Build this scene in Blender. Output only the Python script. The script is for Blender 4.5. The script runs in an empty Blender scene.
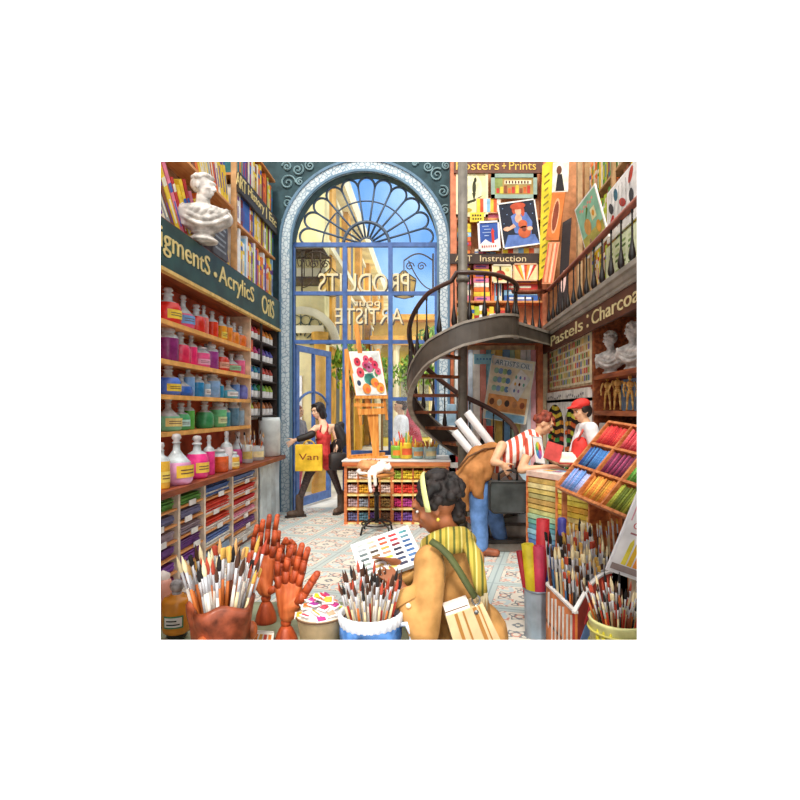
import bpy, math, random
from mathutils import Vector, Matrix
C = bpy.context.scene
PI = math.pi
# ---------------------------------------------------------------- camera, sky, sun, exposure
F = 520.0                       # focal length in pixels of the 800 px frame
CX, CY = 430.0, 410.0           # vanishing point of the room's long axis
EYE = 1.65
cd = bpy.data.cameras.new('camera'); cam = bpy.data.objects.new('camera', cd)
C.collection.objects.link(cam); C.camera = cam
cd.sensor_fit = 'HORIZONTAL'; cd.sensor_width = 36; cd.lens = F/800*36
cd.shift_x = (400-CX)/800; cd.shift_y = (CY-400)/800
cam.location = (0, 0, EYE); cam.rotation_euler = (PI/2, 0, 0)
cd.clip_start = 0.05; cd.clip_end = 300
w = bpy.data.worlds.new('sky'); C.world = w; w.use_nodes = True
nt = w.node_tree; nt.nodes.clear()
def nn(nt, t, **k):
    n = nt.nodes.new(t)
    for a, b in k.items(): setattr(n, a, b)
    return n
out = nn(nt, 'ShaderNodeOutputWorld'); bg = nn(nt, 'ShaderNodeBackground')
tc = nn(nt, 'ShaderNodeTexCoord'); sep = nn(nt, 'ShaderNodeSeparateXYZ')
nt.links.new(tc.outputs['Generated'], sep.inputs[0])
mr = nn(nt, 'ShaderNodeMapRange'); mr.inputs[1].default_value = 0.45; mr.inputs[2].default_value = 0.9
nt.links.new(sep.outputs[1], mr.inputs[0])
no = nn(nt, 'ShaderNodeTexNoise'); no.inputs['Scale'].default_value = 7; no.inputs['Detail'].default_value = 5
nt.links.new(tc.outputs['Generated'], no.inputs[0])
cr = nn(nt, 'ShaderNodeValToRGB')
cr.color_ramp.elements[0].position = 0.36; cr.color_ramp.elements[0].color = (0.10, 0.27, 0.62, 1)
cr.color_ramp.elements[1].position = 0.72; cr.color_ramp.elements[1].color = (0.36, 0.55, 0.80, 1)
nt.links.new(no.outputs[0], cr.inputs[0])
mx = nn(nt, 'ShaderNodeMixRGB'); mx.inputs[1].default_value = (1.0, 0.985, 0.96, 1)
nt.links.new(mr.outputs[0], mx.inputs[0]); nt.links.new(cr.outputs[0], mx.inputs[2])
nt.links.new(mx.outputs[0], bg.inputs[0]); bg.inputs[1].default_value = 1.6
nt.links.new(bg.outputs[0], out.inputs[0])
sl = bpy.data.lights.new('sun', 'SUN'); so = bpy.data.objects.new('sun', sl); C.collection.objects.link(so)
sl.energy = 2.9; sl.angle = math.radians(12); sl.color = (1, 0.94, 0.84)
so.rotation_euler = Vector((0.07, 0.64, -0.80)).to_track_quat('-Z', 'Y').to_euler()
so.location = (-1, -6, 7)
C.view_settings.view_transform = 'Standard'; C.view_settings.look = 'None'
C.view_settings.exposure = 0.15; C.view_settings.gamma = 1
C.view_settings.use_curve_mapping = False

# ---------------------------------------------------------------- helpers
R = random.Random(7)
def W(px, py, Y): return Vector(((px-CX)*Y/F, Y, EYE-(py-CY)*Y/F))
def lin(h):
    h = h.lstrip('#'); c = [int(h[i:i+2], 16)/255 for i in (0, 2, 4)]
    return [x/12.92 if x <= .04045 else ((x+.055)/1.055)**2.4 for x in c]
MATS = {}
def mat(h, rough=.6, var=.16, scale=9, metal=0, alpha=1, bump=0):
    k = (h, rough, var, scale, metal, alpha, bump)
    if k in MATS: return MATS[k]
    m = bpy.data.materials.new('paint_'+h.lstrip('#')); MATS[k] = m; m.use_nodes = True
    t = m.node_tree; b = t.nodes['Principled BSDF']
    c = lin(h)
    # the photo's colours are pushed a little richer
    b.inputs['Roughness'].default_value = rough; b.inputs['Metallic'].default_value = metal
    if alpha < 1: b.inputs['Alpha'].default_value = alpha
    tcn = nn(t, 'ShaderNodeTexCoord'); n = nn(t, 'ShaderNodeTexNoise')
    n.inputs['Scale'].default_value = scale; n.inputs['Detail'].default_value = 4
    t.links.new(tcn.outputs['Object'], n.inputs[0])
    r = nn(t, 'ShaderNodeValToRGB')
    lo = [x*(1-1.9*var) for x in c]; lum = sum(c)/3; hi = [min(1, x*(1+.9*var)+.14*var*min(1, lum*4)) for x in c]
    r.color_ramp.elements[0].position = .32; r.color_ramp.elements[0].color = lo+[1]
    r.color_ramp.elements[1].position = .68; r.color_ramp.elements[1].color = hi+[1]
    t.links.new(n.outputs[0], r.inputs[0]); t.links.new(r.outputs[0], b.inputs['Base Color'])
    if bump:
        bp = nn(t, 'ShaderNodeBump'); bp.inputs['Strength'].default_value = bump
        t.links.new(n.outputs[0], bp.inputs['Height']); t.links.new(bp.outputs[0], b.inputs['Normal'])
    return m
def wood(h, h2, axis=2, scale=8):
    k = ('wood', h, h2, axis, scale)
    if k in MATS: return MATS[k]
    m = bpy.data.materials.new('wood_grain'); MATS[k] = m; m.use_nodes = True
    t = m.node_tree; b = t.nodes['Principled BSDF']; b.inputs['Roughness'].default_value = .5
    tcn = nn(t, 'ShaderNodeTexCoord'); mp = nn(t, 'ShaderNodeMapping'); n = nn(t, 'ShaderNodeTexNoise')
    s = [scale*3]*3; s[axis] = scale*.35; mp.inputs['Scale'].default_value = s
    n.inputs['Detail'].default_value = 5; n.inputs['Scale'].default_value = 1
    t.links.new(tcn.outputs['Object'], mp.inputs[0]); t.links.new(mp.outputs[0], n.inputs[0])
    r = nn(t, 'ShaderNodeValToRGB')
    r.color_ramp.elements[0].position = .35; r.color_ramp.elements[0].color = lin(h2)+[1]
    r.color_ramp.elements[1].position = .65; r.color_ramp.elements[1].color = lin(h)+[1]
    t.links.new(n.outputs[0], r.inputs[0]); t.links.new(r.outputs[0], b.inputs['Base Color'])
    return m
def stripes(cols, axis=0, freq=10, rough=.8, name='striped', widths=None):
    """repeating bands of the given colours along a local axis"""
    m = bpy.data.materials.new(name); m.use_nodes = True; t = m.node_tree; b = t.nodes['Principled BSDF']
    b.inputs['Roughness'].default_value = rough
    tcn = nn(t, 'ShaderNodeTexCoord'); s = nn(t, 'ShaderNodeSeparateXYZ')
    t.links.new(tcn.outputs['Object'], s.inputs[0])
    mu = nn(t, 'ShaderNodeMath', operation='MULTIPLY'); mu.inputs[1].default_value = freq
    fr = nn(t, 'ShaderNodeMath', operation='FRACT')
    t.links.new(s.outputs[axis], mu.inputs[0]); t.links.new(mu.outputs[0], fr.inputs[0])
    r = nn(t, 'ShaderNodeValToRGB'); r.color_ramp.interpolation = 'CONSTANT'
    n = len(cols)
    for i, c in enumerate(cols):
        p = (widths[i] if widths else i/n)
        e = r.color_ramp.elements[i] if i < 2 else r.color_ramp.elements.new(p)
        e.position = p; e.color = lin(c)+[1]
    t.links.new(fr.outputs[0], r.inputs[0]); t.links.new(r.outputs[0], b.inputs['Base Color'])
    return m

def wm(o):
    m = o.matrix_basis.copy()
    while o.parent: o = o.parent; m = o.matrix_basis @ m
    return m
def tag(o, label=None, cat=None, group=None, kind=None):
    if label: o['label'] = label
    if cat: o['category'] = cat
    if group: o['group'] = group
    if kind: o['kind'] = kind
    return o
def empty(name, loc, rz=0, label=None, cat=None, group=None, kind=None):
    o = bpy.data.objects.new(name, None); C.collection.objects.link(o)
    o.empty_display_size = .1
    o.location = loc; o.rotation_euler = (0, 0, rz)
    return tag(o, label, cat, group, kind)
def rot_to(d):
    return Vector(d).to_track_quat('Z', 'Y').to_matrix().to_4x4()
class MB:
    def __init__(s, T=None): s.v = []; s.f = []; s.m = []; s.mats = []; s.cur = 0; s.T = T or Matrix(); s.sm = []; s.smooth = False
    def use(s, m, smooth=None):
        if m not in s.mats: s.mats.append(m)
        s.cur = s.mats.index(m)
        if smooth is not None: s.smooth = smooth
        return s
    def add(s, vs, fs, M=None):
        b = len(s.v); M = s.T @ M if M is not None else s.T
        s.v += [M @ Vector(v) for v in vs]
        for f in fs: s.f.append([b+i for i in f]); s.m.append(s.cur); s.sm.append(s.smooth)
        return s
    def box(s, lo, hi, M=None, bev=0):
        x0, y0, z0 = lo; x1, y1, z1 = hi
        if bev:
            b = bev; pts = []
            for z, i in ((z0, b), (z0+b, 0), (z1-b, 0), (z1, b)):
                q = b if i == 0 else b*1.0
                ring = []
                e = b if i else 0
                X0, X1, Y0, Y1 = x0+e, x1-e, y0+e, y1-e
                c = b*.6
                ring = [(X0+c, Y0, z), (X1-c, Y0, z), (X1, Y0+c, z), (X1, Y1-c, z), (X1-c, Y1, z), (X0+c, Y1, z), (X0, Y1-c, z), (X0, Y0+c, z)]
                pts += ring
            fs = [list(range(7, -1, -1)), list(range(24, 32))]
            for k in range(3):
                for i in range(8): j = (i+1) % 8; fs.append([k*8+i, k*8+j, k*8+8+j, k*8+8+i])
            return s.add(pts, fs, M)
        vs = [(x0, y0, z0), (x1, y0, z0), (x1, y1, z0), (x0, y1, z0), (x0, y0, z1), (x1, y0, z1), (x1, y1, z1), (x0, y1, z1)]
        return s.add(vs, [(3, 2, 1, 0), (4, 5, 6, 7), (0, 1, 5, 4), (1, 2, 6, 5), (2, 3, 7, 6), (3, 0, 4, 7)], M)
    def lathe(s, prof, n=16, M=None, cap=True, a0=0, a1=2*PI):
        full = abs(a1-a0-2*PI) < 1e-6; k = n if full else n+1
        vs = []
        for r, z in prof:
            for i in range(k):
                a = a0+(a1-a0)*i/n; vs.append((r*math.cos(a), r*math.sin(a), z))
        fs = []
        for j in range(len(prof)-1):
            for i in range(n):
                i2 = (i+1) % k; fs.append([j*k+i, j*k+i2, (j+1)*k+i2, (j+1)*k+i])
        if cap and full:
            fs.append([i for i in range(k-1, -1, -1)]); fs.append([(len(prof)-1)*k+i for i in range(k)])
        return s.add(vs, fs, M)
    def cyl(s, p0, p1, r, r1=None, n=10):
        p0 = Vector(p0); p1 = Vector(p1); L = (p1-p0).length
        if L < 1e-6: return s
        return s.lathe([(r, 0), (r if r1 is None else r1, L)], n, Matrix.Translation(p0) @ rot_to(p1-p0))
    def tube(s, pts, r, n=8, closed=False, flat=None):
        pts = [Vector(p) for p in pts]; N = len(pts); vs = []; fs = []
        rr = r if isinstance(r, (list, tuple)) else [r]*N
        up = Vector((0, 0, 1)); pu = None
        for i, p in enumerate(pts):
            if closed: d = pts[(i+1) % N]-pts[i-1]
            else: d = pts[min(i+1, N-1)]-pts[max(i-1, 0)]
            d.normalize()
            if pu is None: pu = d.orthogonal().normalized() if abs(d.dot(up)) > .95 else d.cross(up).normalized()
            a = (pu-d*pu.dot(d)); a = a.normalized() if a.length > 1e-6 else d.orthogonal().normalized()
            pu = a; b = d.cross(a)
            for k in range(n):
                t = 2*PI*k/n
                vs.append(p+(a*math.cos(t)*(flat[0] if flat else 1)+b*math.sin(t)*(flat[1] if flat else 1))*rr[i])
        for i in range(N if closed else N-1):
            j = (i+1) % N
            for k in range(n): k2 = (k+1) % n; fs.append([i*n+k, i*n+k2, j*n+k2, j*n+k])
        if not closed: fs.append(list(range(n-1, -1, -1))); fs.append([(N-1)*n+k for k in range(n)])
        return s.add(vs, fs)
    def ell(s, c, r, M=None, n=14, m=9):
        if not isinstance(r, (tuple, list)): r = (r, r, r)
        T = Matrix.Translation(Vector(c)) @ (M or Matrix()) @ Matrix.Diagonal((r[0], r[1], r[2], 1))
        vs = [(0, 0, -1)]; fs = []
        for j in range(1, m):
            a = -PI/2+PI*j/m
            for i in range(n): b = 2*PI*i/n; vs.append((math.cos(a)*math.cos(b), math.cos(a)*math.sin(b), math.sin(a)))
        vs.append((0, 0, 1)); L = len(vs)-1
        for i in range(n):
            i2 = (i+1) % n
            fs.append([0, 1+i2, 1+i]); fs.append([L, L-n+i, L-n+i2])
            for j in range(m-2): fs.append([1+j*n+i, 1+j*n+i2, 1+(j+1)*n+i2, 1+(j+1)*n+i])
        return s.add(vs, fs, T)
    def cap(s, p1, r1, p2, r2, n=12):
        s.ell(p1, r1, n=n, m=8); s.ell(p2, r2, n=n, m=8); return s.cyl(p1, p2, r1, r2, n)
    def chain(s, pts, rs, n=12):
        for i in range(len(pts)-1): s.cap(pts[i], rs[i], pts[i+1], rs[i+1], n)
        return s
    def poly(s, pts, M, z=0, t=0):
        """flat polygon (or slab of thickness t) in the XY plane of frame M"""
        n = len(pts)
        if not t: return s.add([(x, y, z) for x, y in pts], [list(range(n))], M)
        vs = [(x, y, z-t) for x, y in pts]+[(x, y, z) for x, y in pts]
        fs = [list(range(n-1, -1, -1)), list(range(n, 2*n))]+[[i, (i+1) % n, n+(i+1) % n, n+i] for i in range(n)]
        return s.add(vs, fs, M)
    def rect(s, x0, y0, x1, y1, M, z=0, t=0): return s.poly([(x0, y0), (x1, y0), (x1, y1), (x0, y1)], M, z, t)
    def disc(s, x, y, rx, ry, M, z=0, n=14, t=0, a=0):
        ca, sa = math.cos(a), math.sin(a)
        return s.poly([(x+rx*math.cos(2*PI*i/n)*ca-ry*math.sin(2*PI*i/n)*sa, y+rx*math.cos(2*PI*i/n)*sa+ry*math.sin(2*PI*i/n)*ca) for i in range(n)], M, z, t)
    def build(s, name, parent=None, base=True):
        me = bpy.data.meshes.new(name)
        if parent is not None: inv = wm(parent).inverted(); vs = [inv @ v for v in s.v]; off = None
        else:
            if base:
                xs = [v.x for v in s.v]; ys = [v.y for v in s.v]; zs = [v.z for v in s.v]
                off = Vector(((min(xs)+max(xs))/2, (min(ys)+max(ys))/2, min(zs)))
            else: off = Vector((0, 0, 0))
            vs = [v-off for v in s.v]
        me.from_pydata([tuple(v) for v in vs], [], s.f)
        for m in s.mats: me.materials.append(m)
        me.polygons.foreach_set('material_index', s.m); me.polygons.foreach_set('use_smooth', s.sm)
        me.update()
        o = bpy.data.objects.new(name, me); C.collection.objects.link(o)
        if parent is not None: o.parent = parent
        else: o.location = off
        return o
def blob(mb, name, parent=None, voxel=.012, smooth=4):
    """fuse the overlapping closed pieces of mb into one continuous skin"""
    o = mb.build(name, parent)
    r = o.modifiers.new('r', 'REMESH'); r.mode = 'VOXEL'; r.voxel_size = voxel; r.use_smooth_shade = True
    k = o.modifiers.new('s', 'SMOOTH'); k.iterations = smooth; k.factor = .5
    dg = bpy.context.evaluated_depsgraph_get(); dg.update()
    me = bpy.data.meshes.new_from_object(o.evaluated_get(dg))
    me.materials.clear()
    for m in mb.mats[:1]: me.materials.append(m)
    o.modifiers.clear(); o.data = me
    for p in me.polygons: p.material_index = 0; p.use_smooth = True
    return o
KIDS = {}
def kids(o): return [c for c in C.collection.objects if c.parent == o]
def cp(o, loc=None, rot=None, scale=None, label=None, cat=None, group=None, ch=None):
    """copy a thing together with its parts and sub-parts"""
    c = o.copy(); C.collection.objects.link(c)
    if loc is not None: c.location = loc
    if rot is not None: c.rotation_euler = rot
    if scale is not None: c.scale = (scale,)*3 if isinstance(scale, (int, float)) else scale
    if label: c['label'] = label
    if cat: c['category'] = cat
    if group: c['group'] = group
    if o.name not in KIDS: KIDS[o.name] = kids(o)
    made = []
    for k in KIDS[o.name]:
        d = cp(k); d.parent = c; made.append(d)
    c_parts = made
    KIDS[c.name] = made
    return c
def omat(o, i, m):
    if i < len(o.material_slots): o.material_slots[i].link = 'OBJECT'; o.material_slots[i].material = m
TXT = {}
def textmb(mb, s, M, width=None, height=None, depth=.004, mirror=False, center=False):
    """writing as solid letters: origin at lower left of M's XY plane, fitted to width and height"""
    if s not in TXT:
        cu = bpy.data.curves.new('t', 'FONT'); cu.body = s; cu.resolution_u = 3
        o = bpy.data.objects.new('t', cu); C.collection.objects.link(o)
        dg = bpy.context.evaluated_depsgraph_get(); dg.update()
        me = bpy.data.meshes.new_from_object(o.evaluated_get(dg))
        TXT[s] = ([v.co.copy() for v in me.vertices], [list(p.vertices) for p in me.polygons])
        bpy.data.objects.remove(o); bpy.data.meshes.remove(me)
    vs, fs = TXT[s]
    x0 = min(v.x for v in vs); x1 = max(v.x for v in vs); y0 = min(v.y for v in vs); y1 = max(v.y for v in vs)
    sy = height/(y1-y0) if height else width/(x1-x0)
    sx = width/(x1-x0) if width else sy
    wd = (x1-x0)*sx; ox = -wd/2 if center else 0
    P = []
    for v in vs:
        x = (v.x-x0)*sx
        if mirror: x = wd-x
        P.append((x+ox, (v.y-y0)*sy, 0))
    n = len(P)
    ed = {}
    for f in fs:
        for i in range(len(f)):
            a, b = f[i], f[(i+1) % len(f)]; ed[(a, b)] = ed.get((a, b), 0)+1
    side = [(a, b) for (a, b) in ed if (b, a) not in ed]
    V = P+[(x, y, depth) for x, y, _ in P]
    Fs = [[i+n for i in f] for f in fs]+[[a, b, b+n, a+n] for a, b in side]
    if mirror: Fs = [f[::-1] for f in Fs]
    return mb.add(V, Fs, M)
def frame(o, x, y):
    """4x4 frame from an origin and two direction vectors (z completes it)"""
    x = Vector(x).normalized(); y = Vector(y).normalized(); z = x.cross(y).normalized(); y = z.cross(x)
    return Matrix(((x.x, y.x, z.x, o[0]), (x.y, y.y, z.y, o[1]), (x.z, y.z, z.z, o[2]), (0, 0, 0, 1)))
def FL(X, Y, Z): return frame((X, Y, Z), (0, 1, 0), (0, 0, 1))       # faces +X: lies on the left wall
def FR(X, Y, Z): return frame((X, Y, Z), (0, -1, 0), (0, 0, 1))      # faces -X: lies on the right wall
def FB(X, Y, Z): return frame((X, Y, Z), (1, 0, 0), (0, 0, 1))       # faces the camera: lies on the back wall
OW = 'first second third fourth fifth sixth seventh eighth ninth tenth eleventh twelfth thirteenth fourteenth fifteenth sixteenth seventeenth eighteenth nineteenth twentieth'.split()
def ordw(i):
    if i < 20: return OW[i]
    t, u = divmod(i+1, 10)
    T = {2: 'twenty', 3: 'thirty', 4: 'forty'}[t]
    return {2: 'twentieth', 3: 'thirtieth', 4: 'fortieth'}[t] if u == 0 else T+'-'+OW[u-1]
def boxes(name, parent, m, *bs):
    for lo, hi in bs: MB().use(m).box(lo, hi).build(name, parent)
def struct(mb, name, parent=None):
    o = mb.build(name, parent, base=False); 
    if parent is None: o['kind'] = 'structure'
    return o
PAL = [('red', 'c8281e'), ('orange', 'e8701c'), ('yellow', 'f5cf2a'), ('green', '4f9a3c'), ('blue', '2f63b8'), ('pale blue', '8fc3e6'),
       ('cream', 'f3ead0'), ('white', 'fafafa'), ('brown', '8a4a22'), ('pink', 'e87a98'), ('grey', '9aa0a4'), ('teal', '2a7d86'), ('purple', '6a3a90'), ('lime', 'b6cf30'), ('maroon', '7e1f22')]
# ================================================================ THE SHELL
XL, XR, YB, TOP = -2.80, 2.80, 8.50, 6.0
# floor: cream tiles, pale teal bands, orange and dark ornament mirrored in each tile
def floor_mat():
    m = bpy.data.materials.new('patterned_tiles'); m.use_nodes = True; t = m.node_tree; b = t.nodes['Principled BSDF']
    b.inputs['Roughness'].default_value = .35
    tcn = nn(t, 'ShaderNodeTexCoord'); mp = nn(t, 'ShaderNodeMapping'); mp.inputs['Rotation'].default_value = (0, 0, math.radians(14))
    mp.inputs['Scale'].default_value = (1/.62, 1/.62, 1)
    t.links.new(tcn.outputs['Object'], mp.inputs[0])
    fr = nn(t, 'ShaderNodeVectorMath', operation='FRACTION'); t.links.new(mp.outputs[0], fr.inputs[0])
    sb = nn(t, 'ShaderNodeVectorMath', operation='SUBTRACT'); sb.inputs[1].default_value = (.5, .5, 0); t.links.new(fr.outputs[0], sb.inputs[0])
    ab = nn(t, 'ShaderNodeVectorMath', operation='ABSOLUTE'); t.links.new(sb.outputs[0], ab.inputs[0])
    se = nn(t, 'ShaderNodeSeparateXYZ'); t.links.new(ab.outputs[0], se.inputs[0])
    mxm = nn(t, 'ShaderNodeMath', operation='MAXIMUM'); t.links.new(se.outputs[0], mxm.inputs[0]); t.links.new(se.outputs[1], mxm.inputs[1])
    mnm = nn(t, 'ShaderNodeMath', operation='MINIMUM'); t.links.new(se.outputs[0], mnm.inputs[0]); t.links.new(se.outputs[1], mnm.inputs[1])
    sy = nn(t, 'ShaderNodeCombineXYZ'); t.links.new(mxm.outputs[0], sy.inputs[0]); t.links.new(mnm.outputs[0], sy.inputs[1])
    n1 = nn(t, 'ShaderNodeTexNoise'); n1.inputs['Scale'].default_value = 5.5; n1.inputs['Detail'].default_value = 0; t.links.new(sy.outputs[0], n1.inputs[0])
    n2 = nn(t, 'ShaderNodeTexNoise'); n2.inputs['Scale'].default_value = 8; n2.inputs['Detail'].default_value = 0
    mp2 = nn(t, 'ShaderNodeMapping'); mp2.inputs['Location'].default_value = (3, 5, 1); t.links.new(sy.outputs[0], mp2.inputs[0]); t.links.new(mp2.outputs[0], n2.inputs[0])
    def ramp(src, pts):
        r = nn(t, 'ShaderNodeValToRGB'); r.color_ramp.interpolation = 'CONSTANT'
        for i, (p, c) in enumerate(pts):
            e = r.color_ramp.elements[i] if i < 2 else r.color_ramp.elements.new(p)
            e.position = p; e.color = (c, c, c, 1)
        t.links.new(src, r.inputs[0]); return r.outputs[0]
    def mix(f, a, c):
        x = nn(t, 'ShaderNodeMixRGB'); t.links.new(f, x.inputs[0])
        if isinstance(a, str): x.inputs[1].default_value = lin(a)+[1]
        else: t.links.new(a, x.inputs[1])
        x.inputs[2].default_value = lin(c)+[1]; return x.outputs[0]
    base = mix(ramp(n1.outputs[0], [(0, 0), (.56, 1), (.66, 0)]), 'efe6d2', 'd9794a')
    base = mix(ramp(n2.outputs[0], [(0, 0), (.58, 1), (.63, 0)]), base, '46545c')
    base = mix(ramp(n2.outputs[0], [(0, 1), (.36, 0), (.9, 0)]), base, 'c5d9dc')
    base = mix(ramp(mxm.outputs[0], [(0, 0), (.405, 1), (.41, 1)]), base, '5f7f86')
    base = mix(ramp(mxm.outputs[0], [(0, 0), (.412, 1), (.5, 1)]), base, 'bdd0cc')
    base = mix(ramp(mxm.outputs[0], [(0, 0), (.488, 1), (.5, 1)]), base, '7f9a9c')
    # a large-scale drift between cream and cool white
    n3 = nn(t, 'ShaderNodeTexNoise'); n3.inputs['Scale'].default_value = .9; t.links.new(tcn.outputs['Object'], n3.inputs[0])
    m3 = nn(t, 'ShaderNodeMath', operation='MULTIPLY'); m3.inputs[1].default_value = .5; t.links.new(n3.outputs[0], m3.inputs[0])
    base = mix(m3.outputs[0], base, 'e8eef2')
    t.links.new(base, b.inputs['Base Color'])
    return m
mb = MB().use(floor_mat()); mb.box((XL, 1.95, -.06), (XR, YB+.3, 0)); struct(mb, 'floor')
# added white margin whose square opening crops the view (edges splay open towards the inside)
WHITE = mat('ffffff', .9, 0)
yf0, yf1 = 1.90, 1.98
a0 = W(160.5, 161.5, yf0); a1 = W(637, 640, yf0)
mb = MB().use(WHITE)
L, Rr, B, T_ = -3.6, 3.6, 0, 3.35
k = .10
outer = [(L, B), (Rr, B), (Rr, T_), (L, T_)]
inn = [(a0.x, a1.z), (a1.x, a1.z), (a1.x, a0.z), (a0.x, a0.z)]
inb = [(a0.x-k, a1.z-k), (a1.x+k, a1.z-k), (a1.x+k, a0.z+k), (a0.x-k, a0.z+k)]
V = [(x, yf0, z) for x, z in outer]+[(x, yf0, z) for x, z in inn]+[(x, yf1, z) for x, z in inb]+[(x, yf1, z) for x, z in outer]
fs = []
for i in range(4):
    j = (i+1) % 4
    fs += [[i, j, 4+j, 4+i], [4+i, 4+j, 8+j, 8+i], [8+i, 8+j, 12+j, 12+i], [12+i, 12+j, j, i]]
mb.add(V, fs); struct(mb, 'white_margin')
# side walls
WL = mat('a4572c', .8, .12, 2)
mb = MB().use(mat('8f4a2a', .8, .14, 3)); mb.box((XL-.15, 1.98, 0), (XL, YB+.25, TOP)); struct(mb, 'wall_left')
mb = MB().use(mat('7a5540', .8, .14, 3)); mb.box((XR, 1.98, 0), (XR+.15, YB+.25, TOP)); struct(mb, 'wall_right')
# back wall with the arched opening
S = F/YB
ax = (365-CX)/S; az = EYE+(410-245)/S; ri = 73/S; ro = 83.5/S
TEAL = mat('2b4a52', .8, .2, 6)
mb = MB().use(TEAL)
N = 24
arc = [(ax-ri, 0)]+[(ax-ri*math.cos(PI*i/N), az+ri*math.sin(PI*i/N)) for i in range(N+1)]+[(ax+ri, 0)]
rim = [(XL, 0)]+[None]*(N+1)+[(XR, 0)]
for i in range(N+1):
    a = PI*i/N; c, s_ = -math.cos(a), math.sin(a)
    tx = ((XR-ax)/c if c > 0 else (XL-ax)/c) if abs(c) > 1e-6 else 1e9
    tz = (TOP-az)/s_ if s_ > 1e-6 else 1e9
    t_ = min(tx, tz); rim[i+1] = (ax+c*t_, az+s_*t_)
n = len(arc)
for y, flip in ((YB, 0), (YB+.25, 1)):
    V = [(x, y, z) for x, z in arc]+[(x, y, z) for x, z in rim]
    mb.add(V, [[i, i+1, n+i+1, n+i] if flip else [n+i, n+i+1, i+1, i] for i in range(n-1)])
# top corner fills
for y in (YB, YB+.25):
    for i in range(1, n-1):
        p, q = rim[i], rim[i+1]
        if abs(p[0]-q[0]) > 1e-4 and abs(p[1]-q[1]) > 1e-4:
            cx_ = XL if min(p[0], q[0]) < ax-1 and p[0] < ax else XR
            mb.add([(p[0], y, p[1]), (q[0], y, q[1]), (cx_, y, TOP)], [[0, 1, 2]])
V = [(x, YB, z) for x, z in arc]+[(x, YB+.25, z) for x, z in arc]
mb.add(V, [[i, i+1, n+i+1, n+i] for i in range(n-1)])
struct(mb, 'wall_back')
# curling relief on the dark wall
def spiral(c, r0, turns, a0=0, sgn=1, y=YB-.012):
    return [(c[0]+r0*(1-t/26)*math.cos(a0+sgn*turns*2*PI*t/26), y, c[1]+r0*(1-t/26)*math.sin(a0+sgn*turns*2*PI*t/26)) for t in range(25)]
mb = MB().use(mat('6f9098', .6, .15))
for px, py, r, a, sg in ((288, 183, 8, 0, 1), (298, 170, 6, 1, -1), (288, 203, 6, 2, -1), (286, 222, 5, 0, 1), (310, 166, 5, 2, 1), (287, 167, 5, 3, -1), (300, 182, 4, 1, 1),
                         (437, 175, 7, 1, 1), (443, 192, 6, 2, -1), (428, 167, 5, 0, -1), (445, 210, 5, 1, 1), (446, 166, 4, 2, 1), (415, 164, 3, 0, 1)):
    p = W(px, py, YB); mb.tube(spiral((p.x, p.z), r/S, 1.8, a, sg), .016, 5)
struct(mb, 'trim_1')
# pale arch ring and its pilasters with a raised pattern
PALE = mat('d3dfe6', .6, .12, 14); LINE = mat('5b7f9a', .6, .1)
def ornament():
    m = bpy.data.materials.new('carved_pale_stone'); m.use_nodes = True; t = m.node_tree; b = t.nodes['Principled BSDF']; b.inputs['Roughness'].default_value = .6
    tcn = nn(t, 'ShaderNodeTexCoord'); v = nn(t, 'ShaderNodeTexVoronoi', feature='DISTANCE_TO_EDGE'); v.inputs['Scale'].default_value = 15
    t.links.new(tcn.outputs['Object'], v.inputs[0]); r = nn(t, 'ShaderNodeValToRGB')
    r.color_ramp.elements[0].position = .02; r.color_ramp.elements[0].color = lin('7c9ab0')+[1]
    r.color_ramp.elements[1].position = .10; r.color_ramp.elements[1].color = lin('c9d7de')+[1]
    t.links.new(v.outputs[0], r.inputs[0]); t.links.new(r.outputs[0], b.inputs['Base Color'])
    bp = nn(t, 'ShaderNodeBump'); bp.inputs['Strength'].default_value = .6; bp.inputs['Distance'].default_value = .02
    t.links.new(r.outputs[0], bp.inputs['Height']); t.links.new(bp.outputs[0], b.inputs['Normal'])
    return m
ORN = ornament()
mb = MB().use(ORN)
def ring(mb, r0, r1, y0, y1, n=40):
    V = []; fs = []
    for i in range(n+1):
        a = PI*i/n; c, s_ = -math.cos(a), math.sin(a)
        V += [(ax+c*r0, y0, az+s_*r0), (ax+c*r1, y0, az+s_*r1), (ax+c*r1, y1, az+s_*r1), (ax+c*r0, y1, az+s_*r0)]
    for i in range(n):
        for k in range(4): k2 = (k+1) % 4; fs.append([i*4+k, i*4+k2, i*4+4+k2, i*4+4+k])
    mb.add(V, fs)
ring(mb, ri-.005, ro, YB-.07, YB)
for sx in (-1, 1): x0 = ax+sx*ri; x1 = ax+sx*ro; mb.box((min(x0, x1), YB-.07, 0), (max(x0, x1), YB, az))
mb.use(LINE); ring(mb, ri-.02, ri+.015, YB-.09, YB-.05); ring(mb, ro-.02, ro+.02, YB-.09, YB-.05)
for sx in (-1, 1):
    for rr in (ri, ro): x = ax+sx*rr; mb.box((x-.018, YB-.09, 0), (x+.018, YB-.05, az))
struct(mb, 'trim_2')
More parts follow.
